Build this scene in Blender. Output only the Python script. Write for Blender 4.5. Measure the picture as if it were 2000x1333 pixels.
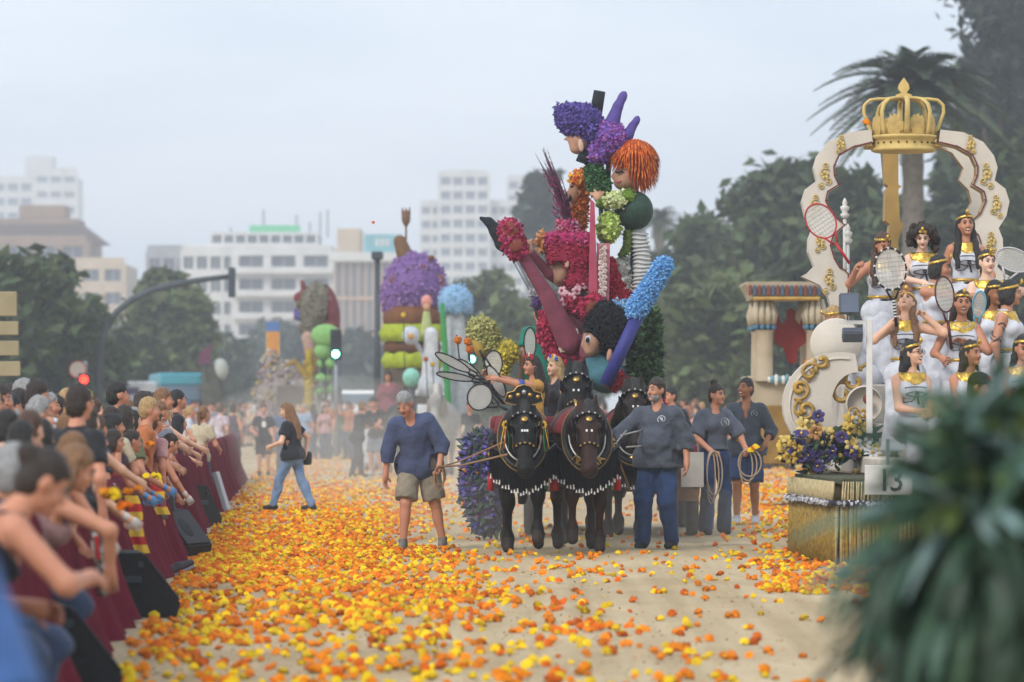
import bpy, math, random
import numpy as np
from mathutils import Vector, Matrix
from mathutils.bvhtree import BVHTree

SC = bpy.context.scene
for o in list(bpy.data.objects):
    bpy.data.objects.remove(o)
COL = SC.collection
RNG = np.random.default_rng(11)
random.seed(11)
R = math.radians

# ------------------------------------------------------------------ camera, sky, sun, exposure
FPX, CX, HY, CAM_H = 8000.0, 1000.0, 795.0, 1.5      # focal length and horizon in photo pixels, camera height in metres
cam_d = bpy.data.cameras.new('camera')
cam = bpy.data.objects.new('camera', cam_d)
COL.objects.link(cam)
cam.location = (0, 0, CAM_H)
cam.rotation_euler = (R(90), 0, 0)
cam_d.sensor_width = 36.0
cam_d.lens = FPX / 2000.0 * 36.0
cam_d.shift_y = (HY - 666.5) / 2000.0
cam_d.clip_start, cam_d.clip_end = 0.5, 6000
cam_d.dof.use_dof = True
cam_d.dof.focus_distance = 43.0
cam_d.dof.aperture_fstop = 2.6
SC.camera = cam

world = bpy.data.worlds.new('World')
SC.world = world
world.use_nodes = True
wn, wl = world.node_tree.nodes, world.node_tree.links
SUN_EL, SUN_AZ = R(38), R(215)
sky = wn.new('ShaderNodeTexSky')
sky.sky_type = 'NISHITA'
sky.sun_disc = False
sky.sun_elevation, sky.sun_rotation = SUN_EL, SUN_AZ
sky.air_density, sky.dust_density = 1.0, 2.5
tc = wn.new('ShaderNodeTexCoord')
mp = wn.new('ShaderNodeMapping')
mp.inputs['Scale'].default_value = (3.0, 3.0, 14.0)
cl = wn.new('ShaderNodeTexNoise')
cl.inputs['Scale'].default_value = 2.4
cl.inputs['Detail'].default_value = 5
cr = wn.new('ShaderNodeValToRGB')
cr.color_ramp.elements[0].position, cr.color_ramp.elements[1].position = 0.36, 0.66
cr.color_ramp.elements[0].color = (5.9, 6.7, 7.7, 1)
cr.color_ramp.elements[1].color = (7.5, 8.1, 8.9, 1)
mx = wn.new('ShaderNodeMixRGB')
mx.inputs[0].default_value = 0.93
wl.new(tc.outputs['Generated'], mp.inputs['Vector'])
wl.new(mp.outputs['Vector'], cl.inputs['Vector'])
wl.new(cl.outputs['Fac'], cr.inputs['Fac'])
wl.new(sky.outputs['Color'], mx.inputs[1])
wl.new(cr.outputs['Color'], mx.inputs[2])
bg = wn['Background']
wl.new(mx.outputs['Color'], bg.inputs['Color'])
bg.inputs['Strength'].default_value = 0.10

sun_d = bpy.data.lights.new('sun', 'SUN')
sun_d.energy, sun_d.angle, sun_d.color = 1.5, R(18), (1.0, 0.95, 0.88)
sun = bpy.data.objects.new('sun', sun_d)
COL.objects.link(sun)
sun.rotation_euler = (R(90) - SUN_EL, 0, math.pi - SUN_AZ)
SC.view_settings.view_transform = 'Standard'
SC.view_settings.look = 'None'
SC.view_settings.gamma = 1.0
SC.view_settings.use_curve_mapping = False
SC.view_settings.exposure = 0.62
SC.render.engine = 'CYCLES'
cy = SC.cycles
cy.use_denoising = True
cy.max_bounces, cy.diffuse_bounces, cy.glossy_bounces = 5, 2, 2
cy.transmission_bounces, cy.transparent_max_bounces, cy.volume_bounces = 3, 6, 1
cy.caustics_reflective = cy.caustics_refractive = False
cy.sample_clamp_indirect = 4.0

# ------------------------------------------------------------------ helpers: places, tags, materials
def at(px, py, d):
    """world point seen at photo pixel (px, py) at depth d metres"""
    return Vector(((px - CX) / FPX * d, d, CAM_H + (HY - py) / FPX * d))

def gd(py):
    """depth of the ground seen at photo row py"""
    return FPX * CAM_H / (py - HY)

def tag(o, label=None, cat=None, group=None, kind=None):
    if label: o['label'] = label
    if cat: o['category'] = cat
    if group: o['group'] = group
    if kind: o['kind'] = kind
    return o

def empty(name, loc=(0, 0, 0), rz=0.0, label=None, cat=None, group=None, parent=None):
    o = bpy.data.objects.new(name, None)
    COL.objects.link(o)
    o.location = loc
    o.rotation_euler = (0, 0, rz)
    if parent is not None: o.parent = parent
    return tag(o, label, cat, group)

def lin(h):
    h = h.lstrip('#')
    v = [int(h[i:i + 2], 16) / 255 for i in (0, 2, 4)]
    return tuple(c / 12.92 if c <= .04045 else ((c + .055) / 1.055) ** 2.4 for c in v)

MATS = {}
def mat(name, col, rough=0.8, var=0.18, scale=6.0, bump=0.0, bscale=40.0, metal=0.0, sheen=0.0, emit=0.0, col2=None, alpha=None, spec=0.35):
    """procedural surface: base colour broken up by two noises, optional relief"""
    if name in MATS: return MATS[name]
    m = bpy.data.materials.new(name)
    m.use_nodes = True
    n, l = m.node_tree.nodes, m.node_tree.links
    b = n['Principled BSDF']
    c = lin(col) if isinstance(col, str) else col
    b.inputs['Roughness'].default_value = rough
    b.inputs['Metallic'].default_value = metal
    b.inputs['Specular IOR Level'].default_value = spec
    if sheen: b.inputs['Sheen Weight'].default_value = sheen
    t = n.new('ShaderNodeTexCoord')
    if var or col2:
        nz = n.new('ShaderNodeTexNoise')
        nz.inputs['Scale'].default_value = scale
        nz.inputs['Detail'].default_value = 4
        l.new(t.outputs['Object'], nz.inputs['Vector'])
        rp = n.new('ShaderNodeValToRGB')
        rp.color_ramp.elements[0].position, rp.color_ramp.elements[1].position = 0.32, 0.68
        c2 = (lin(col2) if isinstance(col2, str) else col2) if col2 else tuple(min(1, x * (1 + var)) for x in c)
        c1 = c if col2 else tuple(x * (1 - var) for x in c)
        rp.color_ramp.elements[0].color = (*c1, 1)
        rp.color_ramp.elements[1].color = (*c2, 1)
        l.new(nz.outputs['Fac'], rp.inputs['Fac'])
        l.new(rp.outputs['Color'], b.inputs['Base Color'])
    else:
        b.inputs['Base Color'].default_value = (*c, 1)
    if bump:
        nb = n.new('ShaderNodeTexNoise')
        nb.inputs['Scale'].default_value = bscale
        nb.inputs['Detail'].default_value = 5
        l.new(t.outputs['Object'], nb.inputs['Vector'])
        bp = n.new('ShaderNodeBump')
        bp.inputs['Strength'].default_value = bump
        bp.inputs['Distance'].default_value = 0.02
        l.new(nb.outputs['Fac'], bp.inputs['Height'])
        l.new(bp.outputs['Normal'], b.inputs['Normal'])
    if emit:
        b.inputs['Emission Color'].default_value = (*c, 1)
        b.inputs['Emission Strength'].default_value = emit
    if alpha is not None:
        b.inputs['Alpha'].default_value = alpha
    MATS[name] = m
    return m

def attr_mat(name, rough=0.75, var=0.15, scale=30, trans=0.0, spec=0.3):
    """surface whose own colour is stored per face (petals, leaves of mixed kinds)"""
    if name in MATS: return MATS[name]
    m = bpy.data.materials.new(name)
    m.use_nodes = True
    n, l = m.node_tree.nodes, m.node_tree.links
    b = n['Principled BSDF']
    b.inputs['Roughness'].default_value = rough
    b.inputs['Specular IOR Level'].default_value = spec
    a = n.new('ShaderNodeAttribute')
    a.attribute_name = 'tint'
    l.new(a.outputs['Color'], b.inputs['Base Color'])
    if trans:
        tr = n.new('ShaderNodeBsdfTranslucent')
        mxs = n.new('ShaderNodeMixShader')
        mxs.inputs[0].default_value = trans
        l.new(a.outputs['Color'], tr.inputs['Color'])
        l.new(b.outputs[0], mxs.inputs[1])
        l.new(tr.outputs[0], mxs.inputs[2])
        l.new(mxs.outputs[0], n['Material Output'].inputs['Surface'])
    MATS[name] = m
    return m

def mk_mesh(name, v, faces, mats, idx=None, smooth=True, tint=None):
    """faces: list of (n, k) integer arrays"""
    me = bpy.data.meshes.new(name)
    v = np.asarray(v, np.float32).reshape(-1, 3)
    if not isinstance(faces, list): faces = [faces]
    faces = [np.asarray(f, np.int32) for f in faces if len(f)]
    if len(v) == 0 or not faces:
        v = np.zeros((3, 3), np.float32); faces = [np.array([[0, 1, 2]])]; idx = tint = None
    me.vertices.add(len(v))
    me.vertices.foreach_set('co', v.ravel())
    li = np.concatenate([f.ravel() for f in faces])
    tot = np.concatenate([np.full(len(f), f.shape[1], np.int32) for f in faces])
    me.loops.add(len(li))
    me.loops.foreach_set('vertex_index', li)
    me.polygons.add(len(tot))
    me.polygons.foreach_set('loop_start', np.concatenate([[0], np.cumsum(tot)[:-1]]).astype(np.int32))
    if idx is not None: me.polygons.foreach_set('material_index', np.asarray(idx, np.int32))
    me.polygons.foreach_set('use_smooth', np.full(len(tot), smooth, bool))
    for m in (mats if isinstance(mats, (list, tuple)) else [mats]): me.materials.append(m)
    me.update(calc_edges=True)
    if tint is not None:
        at_ = me.attributes.new('tint', 'FLOAT_COLOR', 'FACE')
        tt = np.ones((len(tot), 4), np.float32); tt[:, :3] = tint
        at_.data.foreach_set('color', tt.ravel())
    return me

def link(name, me, parent=None, loc=None, rot=None, kind=None, label=None):
    o = bpy.data.objects.new(name, me)
    COL.objects.link(o)
    if parent is not None: o.parent = parent
    if loc is not None: o.location = loc
    if rot is not None: o.rotation_euler = rot
    return tag(o, label, None, None, kind)

def copy_tree(o, parent=None):
    c = o.copy()
    COL.objects.link(c)
    c.parent = parent
    for ch in list(o.children): copy_tree(ch, c)
    return c

def rotm(a, b, c):
    """rotation matrix from x, y, z angles in degrees"""
    return np.array(Matrix.Rotation(R(c), 3, 'Z') @ Matrix.Rotation(R(b), 3, 'Y') @ Matrix.Rotation(R(a), 3, 'X'), np.float32)

def A(*p): return np.array(p if len(p) > 1 else p[0], np.float32)
def unit(v): return v / max(1e-9, float(np.linalg.norm(v)))

# ------------------------------------------------------------------ poly builder for hard shapes
class PB:
    """collects boxes, tubes, lathes and ribbons into one mesh"""
    def __init__(s): s.v, s.q, s.t, s.qi, s.ti, s.n = [], [], [], [], [], 0
    def add(s, v, q=None, t=None, m=0):
        v = np.asarray(v, np.float32).reshape(-1, 3)
        s.v.append(v)
        if q is not None and len(q): q = np.asarray(q) + s.n; s.q.append(q); s.qi += [m] * len(q)
        if t is not None and len(t): t = np.asarray(t) + s.n; s.t.append(t); s.ti += [m] * len(t)
        s.n += len(v)
        return s
    def box(s, c, h, rot=None, m=0, ch=0.0):
        c, h = A(c), A(h)
        sg = A([(x, y, z) for z in (-1, 1) for y in (-1, 1) for x in (-1, 1)])
        if ch <= 0:
            v = sg * h
            q = [(0, 2, 3, 1), (4, 5, 7, 6), (0, 1, 5, 4), (2, 6, 7, 3), (0, 4, 6, 2), (1, 3, 7, 5)]
            if rot is not None: v = v @ np.asarray(rot).T
            return s.add(v + c, q, m=m)
        v = []
        for g in sg:
            for ax in range(3):
                e = h - ch; e[ax] = h[ax]; v.append(g * e)
        v = A(v)
        cid = lambda x, y, z: (x + 2 * y + 4 * z) * 3
        q, t = [], []
        for ax in range(3):
            o1, o2 = [(1, 2), (2, 0), (0, 1)][ax]
            for sd in (0, 1):
                l = []
                for (p, r) in ((0, 0), (1, 0), (1, 1), (0, 1)):
                    k = [0, 0, 0]; k[ax] = sd; k[o1] = p; k[o2] = r; l.append(cid(*k) + ax)
                q.append(l if sd else l[::-1])
            for p in (0, 1):
                for r in (0, 1):
                    k0 = [0, 0, 0]; k0[o1] = p; k0[o2] = r; k1 = list(k0); k1[ax] = 1
                    a, b = cid(*k0), cid(*k1)
                    l = [a + o1, b + o1, b + o2, a + o2]
                    q.append(l if p == r else l[::-1])
        for x in (0, 1):
            for y in (0, 1):
                for z in (0, 1):
                    a = cid(x, y, z); l = [a, a + 1, a + 2]
                    t.append(l if (x + y + z) % 2 else l[::-1])
        if rot is not None: v = v @ np.asarray(rot).T
        return s.add(v + c, q, t, m)
    def tube(s, pts, r, n=8, m=0, caps=True, closed=False, flat=None):
        pts = A(pts); k = len(pts)
        rr = np.broadcast_to(np.asarray(r, np.float32), (k,))
        tg = np.gradient(pts, axis=0) if not closed else np.roll(pts, -1, 0) - np.roll(pts, 1, 0)
        v = []; up = A(0, 0, 1)
        t0 = unit(tg[0]); u = np.cross(t0, up)
        if np.linalg.norm(u) < 1e-3: u = np.cross(t0, A(0, 1, 0))
        u = unit(u)
        an = np.linspace(0, 2 * np.pi, n, endpoint=False)
        for i in range(k):
            t_ = unit(tg[i]); u = unit(u - t_ * np.dot(u, t_)); w = np.cross(t_, u)
            fl = 1.0 if flat is None else flat
            v.append(pts[i] + rr[i] * (np.cos(an)[:, None] * u + fl * np.sin(an)[:, None] * w))
        v = np.concatenate(v)
        q = []
        for i in range(k if closed else k - 1):
            a, b = i * n, ((i + 1) % k) * n
            for j in range(n):
                j2 = (j + 1) % n
                q.append((a + j, a + j2, b + j2, b + j))
        t = []
        if caps and not closed:
            v = np.concatenate([v, pts[:1], pts[-1:]])
            for j in range(n):
                t.append((k * n, (j + 1) % n, j)); t.append((k * n + 1, (k - 1) * n + j, (k - 1) * n + (j + 1) % n))
        return s.add(v, q, t, m)
    def lathe(s, prof, n=16, c=(0, 0, 0), rot=None, m=0, sc=(1, 1, 1), a0=0.0, a1=2 * math.pi):
        prof = A(prof); k = len(prof); full = abs(a1 - a0 - 2 * math.pi) < 1e-4
        an = np.linspace(a0, a1, n, endpoint=not full)
        v = np.stack([prof[:, None, 0] * np.cos(an), prof[:, None, 0] * np.sin(an), np.repeat(prof[:, 1:2], n, 1)], -1).reshape(-1, 3) * A(sc)
        if rot is not None: v = v @ np.asarray(rot).T
        q = []
        for i in range(k - 1):
            for j in range(n if full else n - 1):
                j2 = (j + 1) % n
                q.append((i * n + j, i * n + j2, (i + 1) * n + j2, (i + 1) * n + j))
        return s.add(v + A(c), q, None, m)
    def ball(s, c, r, m=0, n=8, k=5, rot=None):
        r = A(r) if np.ndim(r) else A(r, r, r)
        th = np.linspace(0.0, np.pi, k + 1)
        return s.lathe(np.stack([np.sin(th) + 1e-4, -np.cos(th)], -1), n, c, rot, m, r)
    def slab(s, poly, y0, y1, m=0, c=(0, 0, 0), rot=None, holes=None):
        """polygon in the x-z plane given thickness along y; holes: an inner loop with as many points"""
        p = A(poly); n = len(p)
        def lv(pp, y): return np.stack([pp[:, 0], np.full(len(pp), y, np.float32), pp[:, 1]], -1)
        def out(v): 
            v = A(v)
            if rot is not None: v = v @ np.asarray(rot).T
            return v + A(c)
        if holes is None:
            from mathutils.geometry import tessellate_polygon
            tr = np.array(tessellate_polygon([[Vector((a, b, 0)) for a, b in p]]), np.int32)
            v = np.concatenate([lv(p, y0), lv(p, y1)])
            q = [(i, (i + 1) % n, n + (i + 1) % n, n + i) for i in range(n)]
            return s.add(out(v), q, np.concatenate([tr, tr[:, ::-1] + n]), m)
        h = A(holes)
        v = np.concatenate([lv(p, y0), lv(h, y0), lv(p, y1), lv(h, y1)])
        q = []
        for i in range(n):
            j = (i + 1) % n
            q += [(i, j, n + j, n + i), (2 * n + i, 3 * n + i, 3 * n + j, 2 * n + j), (i, 2 * n + i, 2 * n + j, j), (n + i, n + j, 3 * n + j, 3 * n + i)]
        return s.add(out(v), q, None, m)
    def build(s, name, mats, parent=None, smooth=False, kind=None, loc=None, rot=None, label=None):
        me = s.mesh(name, mats, smooth)
        return link(name, me, parent, loc, rot, kind, label)
    def mesh(s, name, mats, smooth=False):
        v = np.concatenate(s.v)
        fs, ix = [], []
        if s.q: fs.append(np.concatenate(s.q)); ix += s.qi
        if s.t: fs.append(np.concatenate(s.t)); ix += s.ti
        return mk_mesh(name, v, fs, mats, ix, smooth)

# ------------------------------------------------------------------ rounded solids: blended distance fields meshed as one continuous skin
class Sdf:
    def __init__(s): s.p, s.neg, s.clip = [], [], []
    def cap(s, a, b, ra, rb=None, m=0, inf=0.0): s.p.append(['c', A(a), A(b), ra + inf, (ra if rb is None else rb) + inf, m]); return s
    def ell(s, c, r, rot=None, m=0, inf=0.0):
        r = A(r) if np.ndim(r) else A(r, r, r)
        s.p.append(['e', A(c), r + inf, rot, 0, m]); return s
    def box(s, c, h, rd=0.02, rot=None, m=0): s.p.append(['b', A(c), A(h), rd, rot, m]); return s
    def ncap(s, a, b, ra, rb=None): s.neg.append(['c', A(a), A(b), ra, ra if rb is None else rb, 0]); return s
    def nell(s, c, r, rot=None): s.neg.append(['e', A(c), A(r) if np.ndim(r) else A(r, r, r), rot, 0, 0]); return s
    def nbox(s, c, h, rd=0.01, rot=None): s.neg.append(['b', A(c), A(h), rd, rot, 0]); return s
    def slab(s, c, nrm, lo, hi): s.clip.append(('s', A(c), unit(A(nrm)), lo, hi)); return s
    def ball_clip(s, c, r): s.clip.append(('b', A(c), r)); return s
    @staticmethod
    def bounds(q):
        if q[0] == 'c':
            r = max(q[3], q[4]); return np.minimum(q[1], q[2]) - r, np.maximum(q[1], q[2]) + r
        if q[0] == 'e':
            e = q[2] if q[3] is None else np.abs(np.asarray(q[3])) @ q[2]
            return q[1] - e, q[1] + e
        e = q[2] if q[4] is None else np.abs(np.asarray(q[4])) @ q[2]
        return q[1] - e, q[1] + e
    @staticmethod
    def dist(q, P):
        if q[0] == 'c':
            ba = q[2] - q[1]; pa = P - q[1]
            t = np.clip((pa @ ba) / max(1e-9, float(ba @ ba)), 0, 1)
            return np.sqrt(((pa - t[..., None] * ba) ** 2).sum(-1)) - (q[3] + (q[4] - q[3]) * t)
        if q[0] == 'e':
            p = P - q[1]
            if q[3] is not None: p = p @ np.asarray(q[3])
            a = np.sqrt(((p / q[2]) ** 2).sum(-1)); b = np.sqrt(((p / q[2] ** 2) ** 2).sum(-1))
            return a * (a - 1) / np.maximum(b, 1e-6)
        p = P - q[1]
        if q[4] is not None: p = p @ np.asarray(q[4])
        d = np.abs(p) - (q[2] - q[3])
        return np.sqrt((np.maximum(d, 0) ** 2).sum(-1)) + np.minimum(d.max(-1), 0) - q[3]
    def mesh(s, vox, k=0.03, wob=0.0, wl=0.08, seed=0):
        bl = [s.bounds(q) for q in s.p]
        lo = np.min([b[0] for b in bl], 0) - 3 * vox - wob - k * .3
        hi = np.max([b[1] for b in bl], 0) + 3 * vox + wob + k * .3
        n = np.maximum(4, np.ceil((hi - lo) / vox).astype(int) + 1)
        ax = [lo[i] + vox * np.arange(n[i], dtype=np.float32) for i in range(3)]
        f = np.full(n, 1e3, np.float32); raw = np.full(n, 1e3, np.float32); mid = np.zeros(n, np.int16)
        def sub(b, pad):
            a0 = np.clip(np.floor((b[0] - pad - lo) / vox).astype(int), 0, n - 1)
            a1 = np.clip(np.ceil((b[1] + pad - lo) / vox).astype(int) + 1, 1, n)
            sl = tuple(slice(a, c) for a, c in zip(a0, a1))
            X = np.empty(tuple(max(0, c - a) for a, c in zip(a0, a1)) + (3,), np.float32)
            X[..., 0] = ax[0][sl[0]][:, None, None]; X[..., 1] = ax[1][sl[1]][None, :, None]; X[..., 2] = ax[2][sl[2]][None, None, :]
            return sl, X
        for q, b in zip(s.p, bl):
            sl, X = sub(b, k + 3 * vox + wob)
            d = s.dist(q, X).astype(np.float32)
            g = f[sl]
            if k > 0:
                h = np.clip(.5 + .5 * (g - d) / k, 0, 1)
                f[sl] = np.where(g > 900, d, g * (1 - h) + d * h - k * h * (1 - h))
            else: f[sl] = np.minimum(g, d)
            rs = raw[sl]; w = d < rs
            mid[sl] = np.where(w, q[5], mid[sl]); raw[sl] = np.where(w, d, rs)
        for q in s.neg:
            sl, X = sub(s.bounds(q), 3 * vox)
            if f[sl].size: f[sl] = np.maximum(f[sl], -s.dist(q, X))
        near = np.nonzero(f < 6 * vox + wob * 2)
        Pn = np.stack([ax[i][near[i]] for i in range(3)], -1)
        fv = f[near]
        if wob:
            rg = np.random.default_rng(seed + 5)
            w = np.zeros(len(Pn), np.float32)
            for j in range(8):
                kv = rg.normal(size=3) * (1, 1, .45); kv = kv / np.linalg.norm(kv) * (2 * np.pi / wl) * rg.uniform(.45, 1.5)
                w += .8 * np.sin(Pn @ kv.astype(np.float32) + rg.uniform(0, 6.3)).astype(np.float32)
            fv = fv + wob * w / 2.4
        for c in s.clip:
            if c[0] == 's':
                t = (Pn - c[1]) @ c[2]
                fv = np.maximum(fv, np.maximum(c[3] - t, t - c[4]))
            else: fv = np.maximum(fv, np.sqrt(((Pn - c[1]) ** 2).sum(-1)) - c[2])
        f[near] = fv
        return nets(f, mid, ax)

_CN = [(i, j, k) for i in (0, 1) for j in (0, 1) for k in (0, 1)]
_ED = [(a, b) for a in range(8) for b in range(a + 1, 8) if sum(x != y for x, y in zip(_CN[a], _CN[b])) == 1]
def nets(f, mid, ax):
    n = np.array(f.shape)
    neg = f < 0
    cnt = np.zeros(n - 1, np.int8)
    for (i, j, k) in _CN: cnt += neg[i:n[0] - 1 + i, j:n[1] - 1 + j, k:n[2] - 1 + k]
    act = (cnt > 0) & (cnt < 8)
    I, J, K = np.nonzero(act)
    if not len(I): return np.zeros((0, 3), np.float32), np.zeros((0, 4), np.int32), np.zeros(0, np.int32)
    vals = np.stack([f[I + i, J + j, K + k] for (i, j, k) in _CN], 1)
    vals = np.clip(vals, -1, 1)
    acc = np.zeros((len(I), 3), np.float32); c = np.zeros(len(I), np.float32)
    for a, b in _ED:
        va, vb = vals[:, a], vals[:, b]
        x = (va < 0) != (vb < 0)
        t = np.where(x, va / np.where(x, va - vb, 1), 0)
        pa, pb = np.array(_CN[a], np.float32), np.array(_CN[b], np.float32)
        acc += np.where(x[:, None], pa + t[:, None] * (pb - pa), 0); c += x
    acc /= c[:, None]
    vx = [float(a[1] - a[0]) for a in ax]
    v = np.stack([ax[0][I] + acc[:, 0] * vx[0], ax[1][J] + acc[:, 1] * vx[1], ax[2][K] + acc[:, 2] * vx[2]], 1)
    am = vals.argmin(1); cn = np.array(_CN)
    vm = mid[I + cn[am, 0], J + cn[am, 1], K + cn[am, 2]]
    idm = np.full(n - 1, -1, np.int32); idm[I, J, K] = np.arange(len(I))
    qs = []
    for d in range(3):
        o1, o2 = [(1, 2), (2, 0), (0, 1)][d]
        lo = [0, 0, 0]; lo[o1] = 1; lo[o2] = 1
        s0 = [slice(lo[i], n[i] - 1) for i in range(3)]
        s1 = list(s0); s1[d] = slice(1, n[d])
        s0[d] = slice(0, n[d] - 1)
        a, b = neg[tuple(s0)], neg[tuple(s1)]
        X = np.stack(np.nonzero(a != b), 1)
        if not len(X): continue
        fl = a[tuple(X.T)]
        X = X + np.array([lo[0], lo[1], lo[2]])
        def cid(d1, d2):
            Y = X.copy(); Y[:, o1] -= d1; Y[:, o2] -= d2
            return idm[Y[:, 0], Y[:, 1], Y[:, 2]]
        q = np.stack([cid(1, 1), cid(0, 1), cid(0, 0), cid(1, 0)], 1)
        q = np.where(fl[:, None], q, q[:, ::-1])
        qs.append(q)
    q = np.concatenate(qs)
    q = q[(q >= 0).all(1)]
    return v.astype(np.float32), q, vm[q[:, 0]].astype(np.int32)

def sdf_obj(name, S, mats, vox, parent=None, k=0.03, wob=0.0, wl=0.08, seed=0, extra=None, loc=None, rot=None, kind=None, scale=1.0, label=None):
    v, q, ix = S.mesh(vox, k, wob, wl, seed)
    fs, ii = [q], ix
    if extra is not None and extra.n:
        off = len(v)
        v = np.concatenate([v] + extra.v)
        if extra.q: fs.append(np.concatenate(extra.q) + off); ii = np.concatenate([ii, extra.qi])
        if extra.t: fs.append(np.concatenate(extra.t) + off); ii = np.concatenate([ii, extra.ti])
    me = mk_mesh(name, v * scale, fs, mats, ii, True)
    return link(name, me, parent, loc, rot, kind, label)

def poke(S, vox, k=0.03, wob=0.0, wl=.08, seed=0):
    """surface sample source: face centres, normals, areas"""
    v, q, ix = S.mesh(vox, k, wob, wl, seed)
    a, b, c, d = (v[q[:, i]] for i in range(4))
    n = np.cross(c - a, d - b); ar = np.linalg.norm(n, axis=1)
    return (a + b + c + d) / 4, n / np.maximum(ar, 1e-9)[:, None], ar, ix

def petals(ctr, nrm, ar, n, size, cols, seed=0, lift=0.3, tall=1.0, flat=False):
    """small four-sided blossom tufts standing on a surface; returns v, faces, tint"""
    rg = np.random.default_rng(seed)
    pick = rg.choice(len(ctr), n, p=ar / ar.sum())
    c = ctr[pick] + rg.normal(size=(n, 3)) * size * .35; nn = nrm[pick] + rg.normal(size=(n, 3)) * .35
    nn /= np.linalg.norm(nn, axis=1)[:, None]
    u = np.cross(nn, rg.normal(size=(n, 3))); u /= np.maximum(np.linalg.norm(u, axis=1), 1e-6)[:, None]
    w = np.cross(nn, u)
    s = size * rg.uniform(.6, 1.3, (n, 1))
    base = c + nn * s * (lift - .35)
    tip = c + nn * s * (lift + .45 * tall) + (u * rg.uniform(-.3, .3, (n, 1)) + w * rg.uniform(-.3, .3, (n, 1))) * s
    v = np.stack([base + u * s * .62, base + w * s * .62, base - u * s * .62, base - w * s * .62, tip], 1).reshape(-1, 3)
    i0 = np.arange(n)[:, None] * 5
    t = np.concatenate([i0 + np.array([[0, 1, 4]]), i0 + np.array([[1, 2, 4]]), i0 + np.array([[2, 3, 4]]), i0 + np.array([[3, 0, 4]])], 1).reshape(-1, 3)
    cl = np.array([lin(x) for x in cols], np.float32)[rg.integers(0, len(cols), n)] * rg.uniform(.75, 1.2, (n, 1))
    return v, t, np.repeat(cl, 4, 0)

def cover(name, src, n, size, cols, parent, seed=0, tall=1.0, lift=.3):
    v, t, ti = petals(*src[:3], n, size, cols, seed, lift, tall)
    return link(name, mk_mesh(name, v, t, attr_mat('petal', .8), None, False, ti), parent, kind='stuff')
# ------------------------------------------------------------------ people
SKIN = {'fair': '#d9a98c', 'tan': '#b98063', 'brown': '#94603f', 'pale': '#e2b9a0', 'red': '#c08468'}
HAIRC = {'black': '#17130f', 'dark': '#2a1d14', 'brown': '#4b3220', 'lbrown': '#7a5636', 'blond': '#a98a5a', 'grey': '#8e8d8c', 'white': '#b9b6ad'}
def skin(n): return mat('skin_' + n, SKIN[n], .55, .07, 9, spec=.4)
def hairm(n): return mat('hair_' + n, HAIRC[n], .5, .3, 60, .6, 120, spec=.5)
EYEM = mat('eye_dark', '#1a120d', .2, 0)
EYEW = mat('eye_white', '#a89c92', .3, 0)
LIP = mat('lip', '#a04f4a', .45, .05)
TEETH = mat('teeth', '#e6e0d6', .3, 0)
GOLD = mat('gold_lame', '#c9a24a', .28, .25, 30, .5, 30, metal=.75)
BLACKM = mat('black_trim', '#15151a', .5, .1)
def cloth(name, col, **k):
    d = dict(rough=.85, var=.16, scale=9, bump=.55, bscale=26, sheen=.1); d.update(k)
    return mat('cloth_' + name, col, **d)

def ik(a, t, l1, l2, hint):
    d = t - a; L = float(np.linalg.norm(d)); u = unit(d)
    L2 = min(L, (l1 + l2) * .995)
    x = (l1 * l1 - l2 * l2 + L2 * L2) / (2 * max(L2, 1e-4))
    h = math.sqrt(max(0, l1 * l1 - x * x))
    p = A(hint) - u * float(np.dot(A(hint), u))
    return a + u * x + unit(p) * h, a + u * L2

def basis(f, up):
    """columns: right, forward, up"""
    f = unit(A(f)); r = unit(np.cross(f, A(up))); return np.stack([r, f, np.cross(r, f)], 1)

def finger_set(E, wr, dr, pn, side, curl, spread=.0, m=0, sc=1.0):
    """palm end at wr+dr; five tapered fingers with knuckle bends. dr: finger direction, pn: palm normal"""
    dr = unit(A(dr)); pn = unit(A(pn) - dr * float(np.dot(A(pn), dr))); sd = np.cross(dr, pn) * side
    for j, (off, L) in enumerate(((-.030, .070), (-.010, .080), (.010, .075), (.029, .058))):
        b = wr + dr * .075 + sd * off
        d1 = unit(dr * math.cos(curl * .6) + pn * math.sin(curl * .6) + sd * (off * spread * 10))
        d2 = unit(dr * math.cos(curl * 1.6) + pn * math.sin(curl * 1.6) + sd * (off * spread * 8))
        d3 = unit(dr * math.cos(curl * 2.3) + pn * math.sin(curl * 2.3))
        p = [b - dr * .02, b + d1 * L * .45]; p.append(p[-1] + d2 * L * .33); p.append(p[-1] + d3 * L * .25)
        E.tube(p, [.0105, .0095, .0085, .006], 5, m)
    b = wr + dr * .02 - sd * .035
    d1 = unit(dr * .7 - sd * .75 + pn * (.2 + .4 * math.sin(curl)))
    d2 = unit(dr * .9 - sd * .2 + pn * (.2 + .7 * math.sin(curl)))
    E.tube([b + sd * .015, b + d1 * .035, b + d1 * .035 + d2 * .032], [.014, .011, .007], 5, m)

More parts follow.
